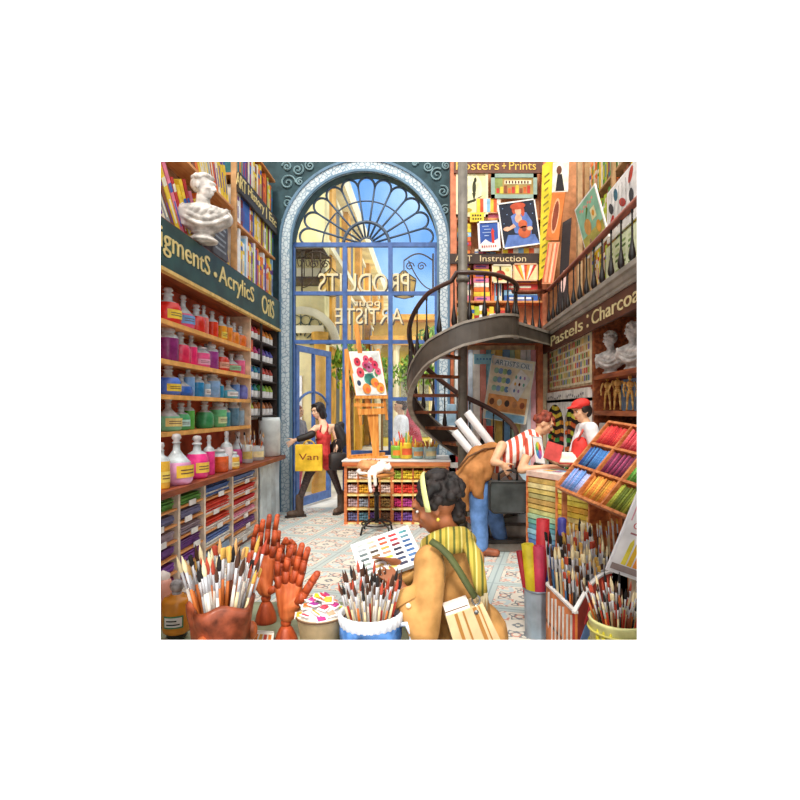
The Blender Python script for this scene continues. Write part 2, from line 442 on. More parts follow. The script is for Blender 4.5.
# ---- window
BLU = mat('3f66a8', .5, .15); SLATE = mat('43576e', .5, .15)
GLASS = bpy.data.materials.new('pane_glass'); GLASS.use_nodes = True
t = GLASS.node_tree; t.nodes.clear(); o_ = nn(t, 'ShaderNodeOutputMaterial'); tr = nn(t, 'ShaderNodeBsdfTransparent'); gl = nn(t, 'ShaderNodeBsdfGlossy'); mxs = nn(t, 'ShaderNodeMixShader')
tr.inputs[0].default_value = (.94, .97, 1, 1); gl.inputs['Roughness'].default_value = .05; mxs.inputs[0].default_value = .05
t.links.new(tr.outputs[0], mxs.inputs[1]); t.links.new(gl.outputs[0], mxs.inputs[2]); t.links.new(mxs.outputs[0], o_.inputs[0])
yw = YB+.10
def wx(px): return (px-CX)*yw/F
def wz(py): return EYE-(py-CY)*yw/F
win = empty('window_1', (ax, yw, 0), kind='structure')
ax2, az2 = wx(366.5), wz(245); 
mb = MB().use(SLATE, True)
sc = yw/F
mb.tube([(ax2+23*sc*math.cos(PI*i/16), yw, az2+23*sc*math.sin(PI*i/16)) for i in range(17)], .028, 6)
mb.tube([(ax2+23*sc*math.cos(PI*i/16)*.32, yw, az2+23*sc*math.sin(PI*i/16)*.32) for i in range(17)], .016, 6)
NP = 11
for i in range(NP+1):
    a = PI*i/NP; r0, r1 = 8*sc, 60*sc
    if 0 < i < NP: mb.cyl((ax2+r0*math.cos(a), yw, az2+r0*math.sin(a)), (ax2+r1*math.cos(a), yw, az2+r1*math.sin(a)), .018, n=6)
for i in range(NP):
    a = PI*(i+.5)/NP; c, s_ = math.cos(a), math.sin(a); rc = 58*sc; rp = rc*math.sin(PI/NP/2)*1.02
    cc = Vector((ax2+rc*c, yw, az2+rc*s_)); u = Vector((-s_, 0, c)); o2 = Vector((c, 0, s_))
    mb.tube([cc+u*rp*math.cos(PI*j/10)+o2*rp*math.sin(PI*j/10)*1.1 for j in range(11)], .02, 6)
for i in range(NP):        # scalloped middle ring
    a = PI*(i+.5)/NP
    mb.tube([(ax2+44*sc*math.cos(PI*(i+j/4)/NP), yw, az2+44*sc*math.sin(PI*(i+j/4)/NP)) for j in range(5)], .014, 5)
mb.build('fanlight_tracery', win)
mb = MB().use(BLU)
e = .03
mb.box((ax-ri, yw-e, wz(245)-.035), (ax+ri, yw+e, wz(245)+.035))
for py, x0, x1 in ((293.5, 291, 438), (342, 291, 438), (399, 391, 438)):
    mb.box((wx(x0), yw-e, wz(py)-.03), (wx(x1), yw+e, wz(py)+.03))
for px, y0 in ((345, 0), (390.5, .95)):
    mb.box((wx(px)-.035, yw-e-.005, y0), (wx(px)+.035, yw+e+.005, wz(245)))
for px in (292.5, 437): mb.box((wx(px)-.04, yw-e-.02, 0), (wx(px)+.04, yw+e, wz(245)))
mb.box((wx(346), yw-e, .90), (ax+ri, yw+e, .98))
mb.build('glazing_bars', win)
mb = MB().use(mat('aeb6bd', .7)); mb.box((wx(347), yw-.04, 0), (ax+ri, yw+.04, .90)); mb.build('lower_panel', win)
mb = MB().use(GLASS)
mb.add([(wx(346), yw, .98), (ax+ri, yw, .98), (ax+ri, yw, az), (wx(346), yw, az)], [[0, 1, 2, 3]])
mb.add([(ax-ri, yw, wz(342)), (wx(344), yw, wz(342)), (wx(344), yw, az), (ax-ri, yw, az)], [[0, 1, 2, 3]])
mb.add([(ax+ri*math.cos(PI*i/24), yw, az+ri*math.sin(PI*i/24)) for i in range(25)], [list(range(25))])
mb.build('pane', win)
# gilt lettering on the outside of the glass, so it reads backwards from indoors
GILT = mat('f6e2b0', .4, .1); DARKT = mat('3a2a14', .6, .1)
def glass_text(s, px0, px1, pyb, pyt):
    for m_, dy, off in ((DARKT, .014, .022), (GILT, .006, 0)):
        q = MB().use(m_); a = Vector((wx(px0)+off, yw+dy, wz(pyb)-off))
        textmb(q, s, FB(a.x, a.y, a.z), wx(px1)-wx(px0), wz(pyt)-wz(pyb), .003, mirror=True)
        lets.append(q)
for s, a, b_, c, d in (('PRODUITS', 318, 409, 293, 273), ('pour', 353, 380, 308, 301), ('ARTISTE', 335, 403, 324, 308)):
    lets = []; glass_text(s, a, b_, c, d)
    for q, nme in zip(lets, ('letter_shadow', 'lettering')): q.build(nme, win)
# ---- door leaf, swung outwards
h0 = Vector((wx(294), YB+.16, 0)); h1 = Vector((-1.88, 9.75, 0)); dz = 2.74
dd = (h1-h0); Ld = dd.length; DM = frame(h0, dd, (0, 0, 1))
door = empty('door_1', h0, kind='structure')
mb = MB().use(BLU)
def dbar(x0, y0, x1, y1): mb.rect(x0, y0, x1, y1, DM, .03, .06)
dbar(0, .02, .09, dz); dbar(Ld-.09, .02, Ld, dz); dbar(.09, dz-.1, Ld-.09, dz); dbar(.09, .02, Ld-.09, .16); dbar(.09, 1.0, Ld-.09, 1.06); dbar(Ld*.5-.02, 1.06, Ld*.5+.02, dz-.1)
mb.build('door_frame', door)
mb = MB().use(BLU, True); mb.tube([DM @ Vector((Ld*.5+.5*Ld*math.cos(PI*j/12), 1.55+.42*math.sin(PI*j/12), 0)) for j in range(13)], .022, 6); mb.build('curved_rail', door)
mb = MB().use(GLASS); mb.rect(.09, .16, Ld-.09, dz-.1, DM, 0); mb.build('pane', door)
mb = MB().use(mat('2a4f93', .5)); mb.rect(-.02, .55, .13, 1.12, DM @ Matrix.Translation((0, 0, -.05)), .0, .02); mb.build('push_plate', door)
# ================================================================ OUTDOORS
mb = MB().use(mat('e6e4dc', .9, .12, 1.5)); mb.box((-14, YB+.3, -.08), (18, 60, -.02)); o = struct(mb, 'street')
o['kind'] = 'structure'
OCH = mat('f8c840', .9, .22, 1.2); OCH2 = mat('dfa63a', .9, .2, 2); CRM = mat('efe6c2', .9, .15, 1.5); SHD = mat('8c8a70', .9, .2); DKW = mat('4a5660', .5, .1)
# left building: its long side runs away from the shop
bl = empty('building', (-5, 22, 0), label='tall ochre stone building along the left side of the street outside', cat='building')
X = -3.1
mb = MB().use(OCH); mb.box((X-4, 11.2, -.02), (X, 36, 9.2)); mb.build('facade_wall', bl)
mb = MB().use(OCH2)
for y in (12.6, 15.6, 18.6, 21.8, 25, 28.5, 32): mb.box((X, y-.35, 0), (X+.22, y+.35, 8.6))
mb.build('pilasters', bl)
mb = MB().use(CRM)
for z0, z1, p in ((3.5, 3.75, .3), (6.2, 6.4, .3), (8.6, 9.2, .45)): mb.box((X, 11.2, z0), (X+p, 36, z1))
mb.build('cornice', bl)
for z0, z1 in ((1.0, 3.0), (4.2, 5.8), (6.8, 8.2)):
    for y in (14.1, 17.1, 20.2, 23.4, 26.8, 30.2):
        mb = MB().use(DKW); mb.box((X, y-.5, z0), (X+.04, y+.5, z1)); mb.use(CRM); mb.box((X, y-.62, z1), (X+.14, y+.62, z1+.15)); mb.build('building_window', bl)
# building facing the shop at left with the big arched fan window
bf = empty('building', (-4.2, 11.2, 0), label='pale stone building front with an arched fan window above the doorway', cat='building')
mb = MB().use(mat('e8da9c', .9, .18, 2)); mb.box((-7.5, 10.6, -.02), (-2.15, 11.1, 7.2)); mb.build('facade_wall', bf)
mb = MB().use(CRM)
fc = W(302, 345, 10.6)
for rr in (.78, .62):
    mb.use(CRM if rr > .7 else mat('cdbd80', .8)); mb.poly([(rr*math.cos(PI*i/16), rr*math.sin(PI*i/16)) for i in range(17)], FB(fc.x, 10.6, fc.z), .05 if rr > .7 else .07, .05)
mb.build('fan_window', bf)
mb = MB().use(mat('38443a', .7), True)
for i in range(9):
    a = PI*i/8; mb.cyl((fc.x+.18*math.cos(a), 10.5, fc.z+.18*math.sin(a)), (fc.x+.6*math.cos(a), 10.5, fc.z+.6*math.sin(a)), .014, n=5)
for i in range(8):
    a = PI*(i+.5)/8; c_ = (fc.x+.5*math.cos(a), 10.5, fc.z+.5*math.sin(a)); mb.tube([(c_[0]+.1*math.cos(2*PI*j/8), 10.5, c_[2]+.1*math.sin(2*PI*j/8)) for j in range(8)], .01, 4, closed=True)
mb.build('tracery', bf)
mb = MB().use(CRM); mb.box((-7.5, 10.45, 3.2), (-2.15, 10.6, 3.35)); mb.box((-7.5, 10.45, 4.3), (-2.1, 10.6, 4.5)); mb.box((-7.5, 10.4, 6.9), (-2.05, 10.6, 7.2)); mb.build('cornice', bf)
mb = MB().use(OCH2)
for x in (-2.2, -3.9): mb.lathe([(.17, 0), (.17, .2), (.13, .3), (.12, 3.0), (.17, 3.1), (.17, 3.2)], 12, Matrix.Translation((x, 10.4, 0)))
mb.build('column', bf)
mb = MB().use(mat('f4f4ee', .6)); mb.box((-3.6, 10.55, 0), (-2.6, 10.6, 2.35)); mb.build('shop_window', bf)
mb = MB().use(DARKT, True)
c0 = W(300, 265, 10.2)
for i in range(6):
    x = c0.x-.35+i*.16; mb.cyl((x, 10.0, c0.z-.3), (x, 10.0, c0.z+.25), .012, n=5)
for i in range(5):
    x = c0.x-.27+i*.16; mb.tube([(x+.07*math.cos(j*.7)*(1-j/14), 10.0, c0.z+.16*math.sin(j*.7)*(1-j/14)) for j in range(13)], .009, 4)
for z in (-.3, .25): mb.box((c0.x-.4, 9.98, c0.z+z-.02), (c0.x+.5, 10.6, c0.z+z+.02))
mb.build('balcony_grille', bf)
# buildings that close the street on the right
br = empty('building', (2.2, 26, 0), label='pale yellow arcaded building closing the street beyond the window', cat='building')
mb = MB().use(mat('f6d868', .9, .2, 1)); mb.box((-2.6, 24, -.02), (6, 27, 5.9)); mb.build('facade_wall', br)
mb = MB().use(CRM)
for i in range(10): x = -2.4+i*.85; mb.lathe([(.2, 0), (.16, .3), (.15, 4.4), (.24, 4.6)], 8, Matrix.Translation((x, 23.75, 0)))
mb.build('columns', br)
mb = MB().use(OCH2); mb.box((-2.7, 23.4, 4.6), (6, 24, 5.0)); mb.box((-2.7, 23.3, 5.7), (6, 24, 5.95)); mb.build('cornice', br)
for i in range(9):
    mb = MB().use(SHD); x = -1.98+i*.85; mb.box((x-.22, 23.96, .4), (x+.22, 24, 3.7)); mb.build('building_window', br)
b2 = empty('building', (2.6, 16, 0), label='grey green building standing at the right end of the window', cat='building')
mb = MB().use(mat('a9b7a8', .9, .2, 1.5)); mb.box((.42, 15, -.02), (4.5, 18, 5.4)); mb.build('facade_wall', b2)
mb = MB().use(mat('6f8a94', .8)); mb.add([(.3, 14.8, 5.4), (4.6, 14.8, 5.4), (4.6, 18, 5.4), (.3, 18, 5.4), (1.1, 16.4, 6.6), (4, 16.4, 6.6)], [[0, 1, 5, 4], [2, 3, 4, 5], [1, 2, 5], [3, 0, 4]]); mb.build('roof', b2)
for x in (.7, 1.3, 1.9):
    for z in (1.2, 3.2):
        mb = MB().use(DKW); mb.box((x-.16, 14.96, z), (x+.16, 15, z+1.2)); mb.build('building_window', b2)
# trees
LEAF = [mat('7fae2c', .8, .25, 3), mat('5d9426', .8, .25, 3), mat('9cc43a', .8, .25, 3)]
def tree(c, r, h, label, dens=380):
    root = empty('street_tree', (c[0], c[1], 0), label=label, cat='tree', group='leafy trees outside')
    q = MB().use(mat('7a5a34', .9), True); q.cyl((c[0], c[1], 0), (c[0], c[1], h), r*.09, r*.06, 8)
    for k in range(5): a = k*1.3; q.cyl((c[0], c[1], h*.75), (c[0]+r*.5*math.cos(a), c[1]+r*.5*math.sin(a), h+r*.3), r*.04, r*.02, 6)
    q.build('trunk', root)
    q = MB()
    for i in range(dens):
        q.use(LEAF[i % 3]); d = Vector((R.gauss(0, 1), R.gauss(0, 1), R.gauss(0, 1))).normalized()*r*(R.uniform(.45, 1.0)); d.z *= 1.25
        M = Matrix.Translation(Vector((c[0], c[1], h+r*.5))+d) @ rot_to((R.gauss(0, 1), R.gauss(0, 1), R.gauss(0, 1)))
        l = r*R.uniform(.12, .2); q.poly([(0, -l), (l*.5, -l*.2), (0, l), (-l*.5, -l*.2)], M)
    q.build('foliage', root)
for px, py, Y, r, lab in ((352, 366, 14, .62, 'loose green tree outside, left of the easel'), (382, 374, 14.9, .45, 'round green tree outside, behind the easel painting'), (409, 374, 17, .5, 'round green tree outside, right of the easel'), (434, 356, 13, .62, 'dark leafy tree outside, behind the spiral stair')):
    p = W(px, py, Y); tree((p.x, p.y), r, p.z-r*.5, lab)
# wrought-iron brackets with signs, fixed outside the window
def bracket(px, py, side, label):
    c = W(px, py, 8.95)
    root = empty('hanging_sign', c, label=label, cat='sign', group='iron bracket signs')
    q = MB().use(DARKT, True)
    arm = Vector((c.x-side*.5, 8.95, c.z+.42)); 
    q.tube([arm+Vector((side*.5*t, 0, .12*math.sin(t*PI))) for t in [i/10 for i in range(11)]], .014, 5)
    q.cyl(arm+Vector((0, 0, .12)), arm+Vector((0, 0, -.6)), .016, n=6)
    q.tube([arm+Vector((side*(.0+.42*t), 0, -.5+.5*t**2)) for t in [i/10 for i in range(11)]], .011, 5)
    for k in range(2):
        q.tube([Vector((c.x-side*(.3-k*.2)+.08*math.cos(j*.75)*(1-j/15), 8.95, c.z+.32+.08*math.sin(j*.75)*(1-j/15))) for j in range(14)], .01, 4)
    q.cyl((c.x, 8.95, c.z+.42), (c.x, 8.95, c.z+.16), .01, n=5)
    q.build('scroll_arm', root)
    q = MB().use(mat('e8b94a', .5, .2), False)
    q.lathe([(.16, -.2), (.2, .06), (.2, .1), (.06, .2), (.02, .24)], 4, Matrix.Translation(c))
    q.build('lantern', root)
    q = MB().use(DARKT, True)
    for k in range(4):
        a = PI/2*k; q.tube([c+Vector((r*math.cos(a), r*math.sin(a), z)) for r, z in ((.165, -.2), (.205, .06), (.205, .1), (.065, .2), (.02, .25))], .012, 4)
    for r, z in ((.165, -.2), (.205, .07)): q.tube([c+Vector((r*math.cos(PI/2*k), r*math.sin(PI/2*k), z)) for k in range(4)], .012, 4, closed=True)
    q.build('lantern_frame', root)
bracket(331, 283, 1, 'iron bracket lantern outside the left of the arched window')
bracket(404, 285, -1, 'iron bracket lantern outside the right of the arched window')
# ================================================================ LEFT WALL
XS = -2.47                       # front plane of the left shelves
TERRA = mat('c0552c', .8, .2, 4); OAK = wood('e9a765', 'c97c3a', 1); WAL = wood('a5542a', '6e2f14', 1); YOAK = mat('f0b25a', .6, .12)
def yl(px, X=XS): return -X*F/(CX-px)
SHZ = [2.49, 2.12, 1.79, 1.44]
un = empty('bottle_shelf_unit', (XS-.15, 5.7, .96), label='terracotta wooden shelf unit full of coloured bottles on the left wall', cat='shelf')
y0, y1 = 4.1, yl(250)
mb = MB().use(TERRA); mb.box((XL, y0, .96), (XL+.03, y1, 2.95)); mb.build('back_panel', un)
for z in SHZ:
    mb = MB().use(OAK); mb.box((XL+.03, y0, z-.035), (XS, y1, z)); mb.use(YOAK); mb.box((XS, y0, z-.04), (XS+.012, y1, z+.004)); mb.build('shelf_board', un)
mb = MB().use(mat('e8c9a8', .6)); mb.box((XL, y1, .96), (XS, y1+.04, 2.95)); mb.build('side_panel', un)
# ledge and the long green sign above the bottles
mb = MB().use(WAL); mb.box((XL, 4.1, 3.36), (XS+.02, YB-.08, 3.42)); mb.box((XL, 4.1, 2.93), (XS-.02, YB-.08, 2.96)); o = mb.build('wall_ledge'); tag(o, 'dark wooden ledge running along the left wall above the green sign', 'ledge')
sg = empty('shop_sign', (XS+.03, 6, 2.94), label='long dark green sign with gilt lettering about pigments, acrylics and oils', cat='sign')
mb = MB().use(mat('16403c', .5, .3, 3)); mb.box((XS-.02, 4.2, 2.95), (XS+.04, YB-.1, 3.40)); sbd = mb.build('sign_board', sg)
mb = MB().use(mat('e6c069', .5)); mb.box((XS+.0, 4.2, 2.915), (XS+.06, YB-.1, 2.95)); mb.build('gilt_moulding', sg)
GOLD = mat('f0d98c', .4, .1)
mb = MB().use(GOLD)
for s, p0, p1 in (('PigmentS', 150, 210), ('•', 214, 217), ('AcrylicS', 219, 254), ('OilS', 262, 274)):
    ya, yb_ = yl(p0, XS+.045), yl(p1, XS+.045); mb = MB().use(GOLD)
    textmb(mb, s, FL(XS+.041, ya, 3.06 if s != '•' else 3.15), yb_-ya, .27 if s != '•' else .06, .008)
    mb.build('lettering', sbd)

# ---- bottles: a lathe body whose lower part is coloured liquid, stopper, paper label
CLR = mat('c4cfd4', .12, .2, 20); STOP = mat('c9c6c8', .2, .2, 20)
PROF = {
 'round': [(.001, 0), (.8, 0), (.95, .05), (1, .15), (1, .5), (.8, .64), (.36, .72), (.3, .86), (.42, .88), (.42, .92)],
 'tall':  [(.001, 0), (.8, 0), (.86, .04), (.86, .66), (.7, .74), (.3, .8), (.28, .9), (.38, .92)],
 'jar':   [(.001, 0), (.9, 0), (1, .06), (1, .7), (.85, .8), (.62, .83), (.62, .88), (.74, .9)],
 'flask': [(.001, 0), (.9, 0), (1.05, .08), (1.08, .28), (.9, .48), (.45, .64), (.24, .74), (.22, .88), (.34, .9)]}
PROTO = {}
def bottle_proto(kind, lab):
    r, h = (.095, .31)
    root = empty('glass_bottle', (0, 0, -50)); PROTO[(kind, lab)] = root
    z0 = Vector((0, 0, -50)); T = Matrix.Translation(z0)
    sx = {'round': .09, 'tall': .07, 'jar': .085, 'flask': .1}[kind]
    P = [(a*sx, b*h) for a, b in PROF[kind]]
    cut = next(i for i, (a, b) in enumerate(PROF[kind]) if b > (.55 if kind != 'flask' else .4))
    q = MB(T).use(mat('c8281e', .2), True); q.lathe(P[:cut+1], 14, cap=False)
    q.use(CLR, True); q.lathe(P[cut:]+[(.001, P[-1][1])], 14, cap=False)
    q.build('bottle_body', root)
    q = MB(T).use(STOP, True)
    rn = P[-1][0]*.8; zt = P[-1][1]
    if kind == 'jar': q.lathe([(rn*1.15, zt), (rn*1.2, zt+.01), (rn*1.1, zt+.03), (rn*.3, zt+.035), (rn*.35, zt+.05), (.001, zt+.06)], 12)
    else: q.lathe([(rn*.7, zt-.02), (rn, zt), (rn*.7, zt+.012), (rn*1.2, zt+.03), (rn*.9, zt+.055), (.001, zt+.06)], 12)
    q.build('stopper', root)
    if lab:
        q = MB(T).use(mat('f3d64a', .7)); rr = sx*{'round': 1.02, 'tall': .88, 'jar': 1.02, 'flask': 1.1}[kind]
        q.lathe([(rr, h*.16), (rr, h*.42)], 6, cap=False, a0=-1.25, a1=.25)
        q.use(mat('6a4a3a', .8)); rr += .001
        for zz in (.24, .31): q.lathe([(rr, h*zz), (rr, h*(zz+.025))], 4, cap=False, a0=-1.0, a1=0)
        q.build('paper_label', root)
    return root
def bottle(kind, x, y, z, colr, h, wsc, lab, labcol, label, group):
    p = PROTO.get((kind, lab)) or bottle_proto(kind, lab)
    c = cp(p, (x, y, z), (0, 0, R.uniform(-.15, .15)), (wsc, wsc, h/.31), label, 'bottle', group)
    for k in KIDS[c.name]:
        if k.name.startswith('bottle_body'): omat(k, 0, mat(colr, .18, .14, 14))
        if k.name.startswith('paper_label'): omat(k, 0, mat(labcol, .7))
    return c
ROWS = [  # px centre, kind, colour, name, height, width scale, label?
 [(168, 'round', 'e0281e', 'red', .36, 1.15, 'f4d03c'), (183, 'flask', 'e8588a', 'pink', .36, .9, '6aa0d8'), (196, 'round', 'd8281c', 'red', .28, .95, None), (203.5, 'tall', 'e88078', 'pale red', .30, .8, None), (212, 'tall', 'e03a14', 'vermilion', .28, 1, None),
  (221, 'tall', 'f0a018', 'amber', .27, 1, 'f8dc50'), (228, 'tall', 'f09020', 'orange', .29, .8, None), (233.5, 'round', 'ec8a1e', 'orange', .25, .75, None), (240, 'round', 'ec7418', 'orange', .24, .8, None), (247, 'jar', 'e4581a', 'red orange', .24, .8, None)],
 [(167, 'jar', '8a2a74', 'plum', .33, 1.05, None), (180, 'round', 'e02a5a', 'crimson', .30, .95, None), (191, 'tall', 'f02a78', 'magenta', .30, .9, None), (200, 'jar', 'f05a98', 'pink', .22, 1.05, 'f8b0d0'), (210, 'jar', '9a3a90', 'violet', .28, .95, None),
  (221, 'round', 'd83a2a', 'brick red', .26, .9, 'e8a890'), (231, 'flask', 'e04a50', 'rose red', .22, .95, '8fc49a'), (239, 'jar', 'f06a9a', 'pink', .25, .8, None), (246.5, 'tall', 'e8c8e0', 'pale lilac', .22, .85, 'fafafa')],
 [(168, 'round', '4a7ae0', 'blue', .27, 1.1, 'f0d040'), (181, 'flask', '2a68c8', 'deep blue', .21, .9, None), (188, 'tall', '7fb0e8', 'sky blue', .30, .95, None), (197, 'jar', '1a8ac8', 'cerulean', .22, .75, None), (205, 'tall', '9ac8ea', 'pale blue', .22, .85, 'eef4fa'),
  (212, 'jar', '8ab8e8', 'light blue', .26, .9, None), (219, 'tall', '1a98c8', 'turquoise', .21, .8, None), (228, 'flask', '5ac0e0', 'aqua', .2, .95, 'eef4fa'), (235, 'tall', '6a9ae0', 'cornflower blue', .26, .85, None), (243, 'round', '7a84dc', 'lavender blue', .27, 1.05, None)],
 [(168, 'flask', '7ac8a0', 'sea green', .3, 1.0, 'e8d080'), (181, 'round', '4ab070', 'green', .25, .85, 'bfe6e0'), (189, 'tall', '58b848', 'bright green', .29, .8, None), (204.5, 'round', '3a9a62', 'emerald', .27, .95, None), (218, 'jar', '6ac88a', 'mint', .28, 1.0, 'd8e8b0'),
  (226, 'tall', '3a9ab0', 'teal', .25, .75, None), (233, 'jar', '5a8aa8', 'slate blue', .3, .8, None), (240, 'tall', '9ac0dc', 'pale blue', .27, .8, None), (247, 'tall', '8aaac8', 'grey blue', .27, .75, None)]]
RN = ['top', 'second', 'third', 'fourth']
KN = {'round': 'round-shouldered', 'tall': 'slim straight', 'jar': 'wide stoppered', 'flask': 'long-necked'}
for ri_, row in enumerate(ROWS):
    for i, (px, kd, c, nm, h, ws, lab) in enumerate(row):
        x = XS-.12
        bottle(kd, x, yl(px, x), SHZ[ri_], c, min(.335, h*(1.03+.014*i)), ws*1.2, bool(lab), lab or 'ffffff',
               f'{KN[kd]} glass bottle of {nm} pigment, {ordw(i)} from left on the {RN[ri_]} bottle shelf', f'pigment bottles on the {RN[ri_]} shelf')
# ---- protruding counter with big bottles
XC = -2.22
yc0, yc1 = 3.95, 8.0
mb = MB().use(WAL); mb.box((XL, yc0, .90), (XC, yc1, .96), bev=.006); o = mb.build('counter_top'); tag(o, 'dark brown wooden counter top below the bottle shelves on the left', 'counter')
CT = [(161, 'tall', 'f0c040', 'yellow', .34, 1.2, 'f6d860'), (176.5, 'flask', 'e8a8d8', 'pale lilac', .40, 1.35, 'f4c83a'), (197, 'round', 'f03a90', 'hot pink', .36, 1.25, 'f6c84a'), (209, 'tall', 'ee3a90', 'magenta', .38, 1.0, None),
      (219, 'jar', 'e8642a', 'orange', .25, 1.2, None), (226.5, 'tall', 'f4e8f0', 'white', .40, 1.1, None), (237.5, 'flask', 'ee5aa8', 'pink', .38, 1.15, None), (232.5, 'jar', 'f0b840', 'amber', .2, .9, 'f6e6a0')]
for i, (px, kd, c, nm, h, ws, lab) in enumerate(CT):
    x = -2.36 if i != 6 else -2.52
    if i == 7: x = -2.32
    bottle(kd, x, yl(px, x), .96, c, h*(1.0 if i > 2 else 1.08), ws, bool(lab), lab or 'ffffff', f'large {KN[kd]} bottle of {nm} liquid on the left counter, {ordw(i)} from the picture edge', 'large bottles on the left counter')
# jars holding brushes on the far end of the counter
BR = {}
def brush_proto(kind):
    root = empty('paintbrush', (0, 0, -52)); T = Matrix.Translation((0, 0, -52))
    q = MB(T).use(mat('e8dcc4', .5), True); q.lathe([(.004, 0), (.006, .06), (.009, .17), (.0062, .218)], 7); q.build('handle', root)
    q = MB(T).use(mat('d4d6da', .3, .1, metal=.3), True); q.lathe([(.0065, .215), (.0075, .27)], 8)
    q.build('ferrule', root)
    q = MB(T).use(mat('c98a4a', .9), True)
    if kind == 'round': q.lathe([(.0068, .262), (.0105, .274), (.0095, .288), (.001, .312)], 8)
    else: q.box((-.014, -.005, .268), (.014, .005, .300), bev=.003)
    q.build('bristles', root); BR[kind] = root
brush_proto('round'); brush_proto('flat')
HC = [('white', 'ece6da'), ('orange', 'd9742a'), ('red', 'c0361e'), ('cream', 'e8d6a8'), ('brown', '7a3a1a'), ('grey', 'b8bcc0'), ('blue', '3a6a9a'), ('black', '2a2422')]
TC = [('tan', 'd9a86a'), ('dark brown', '4a2a18'), ('black', '1e1a1a'), ('cream', 'f0deb0'), ('reddish', 'b8452a'), ('golden', 'e0b050')]
def brush(base, tip, L, hc, tc, kind, place, group):
    d = Vector(tip)-Vector(base); L = d.length
    c = cp(BR[kind], base, d.to_track_quat('Z', 'Y').to_euler(), (L/.31*.60, L/.31*.60, L/.31),
           f'{hc[0]}-handled {kind} paintbrush with {tc[0]} bristles {place}', 'paintbrush', group)
    for k in KIDS[c.name]:
        if k.name.startswith('handle'): omat(k, 0, mat(hc[1], .5))
        if k.name.startswith('bristles'): omat(k, 0, mat(tc[1], .9))
    return c
def pot_of_brushes(c, r, ztop, n, Lr, spread, hcs, tcs, place, group, zin=.02, ybias=0, flat=.3):
    """brushes standing in a vessel of radius r at centre c (base of the inside), fanning outwards"""
    for i in range(n):
        rr = math.sqrt((i+.5)/n)*r; a = i*2.39996+R.uniform(-.2, .2)
        ro_ = Vector((rr*math.cos(a), rr*math.sin(a), 0)); L = R.uniform(*Lr)
        base = Vector(c)+ro_*.55+Vector((0, 0, zin))
        d = Vector((ro_.x*spread/r, ro_.y*spread/r+ybias, 1)).normalized()
        brush(base, base+d*L, L, R.choice(hcs), R.choice(tcs), 'flat' if R.random() < flat else 'round', place, group)
CJ = bpy.data.materials.new('jar_glass'); CJ.use_nodes = True; b_ = CJ.node_tree.nodes['Principled BSDF']
b_.inputs['Base Color'].default_value = (.8, .9, .92, 1); b_.inputs['Alpha'].default_value = .42; b_.inputs['Roughness'].default_value = .08
def glass_jar(c, r, h, label, matl=None, lab=None, name='glass_jar', cat='jar'):
    root = empty(name, c, label=label, cat=cat)
    q = MB(Matrix.Translation(c)).use(matl or CJ, True)
    q.lathe([(r*.85, .004), (r, .015), (r, h*.9), (r*.93, h), (r*.87, h), (r*.93, h*.9), (r*.93, .02), (.001, .02)], 18, cap=False); q.lathe([(r*.85, .004), (.001, .004)], 18, cap=False); q.build('glass', root)
    if lab:
        q = MB(Matrix.Translation(c)).use(mat(lab, .7), True); q.lathe([(r*1.01, h*.25), (r*1.01, h*.65)], 8, cap=False, a0=-2.2, a1=-.2); q.build('paper_label', root)
    return root
p = Vector((-2.36, yl(255, -2.36), .96))
for k, (px, r, h, lab) in enumerate(((247.5, .07, .24, 'c8b060'), (257, .10, .20, 'e8d8a0'))):
    c = Vector((-2.37, yl(px, -2.37), .96)); glass_jar(c, r, h, ['tall narrow glass jar with a label near the far end of the left counter', 'wide glass jar of brushes near the far end of the left counter'][k], lab=lab)
    pot_of_brushes(c, r*.8, h, 6, (.34, .42), .35, HC[1:5], TC[:3], f'in the {"narrow" if k == 0 else "wide"} jar on the left counter', 'brushes in jars on the left counter')
glass_jar(Vector((-2.40, yl(269.5, -2.40), .96)), .16, .58, 'big pale glass jar at the far end of the left counter', mat('dfe9ea', .2, .15, 4))
# ---- narrow rack of small paint bottles
rk = empty('paint_rack', (XS-.1, 7.7, 1.6), label='narrow dark rack of small white paint bottles beside the window pilaster', cat='rack')
ya, yb2 = yl(251)+.06, YB-.12
RZ = [2.66, 2.37, 2.09, 1.83, 1.57]
mb = MB().use(mat('efeae2', .8)); mb.box((XL, ya, 1.5), (XL+.03, yb2, 2.95)); mb.build('back_panel', rk)
for z in RZ:
    mb = MB().use(mat('3a2f2a', .7)); mb.box((XL+.03, ya, z-.02), (XS, yb2, z)); mb.build('shelf_board', rk)
boxes('upright', rk, mat('3a2f2a', .7), ((XL, yb2, 1.5), (XS, yb2+.03, 2.95)), ((XS-.02, ya+.38, 1.5), (XS+.005, ya+.41, 2.95)))
tb = empty('paint_bottle', (0, 0, -54)); T = Matrix.Translation((0, 0, -54))
q = MB(T).use(mat('f6f6f2', .4), True); q.lathe([(.048, 0), (.052, .01), (.052, .10), (.03, .125)], 12); q.build('bottle_body', tb)
q = MB(T).use(mat('c8281e', .4), True); q.lathe([(.053, .10), (.05, .125), (.032, .16), (.02, .19), (.001, .2)], 12); q.build('coloured_top', tb)
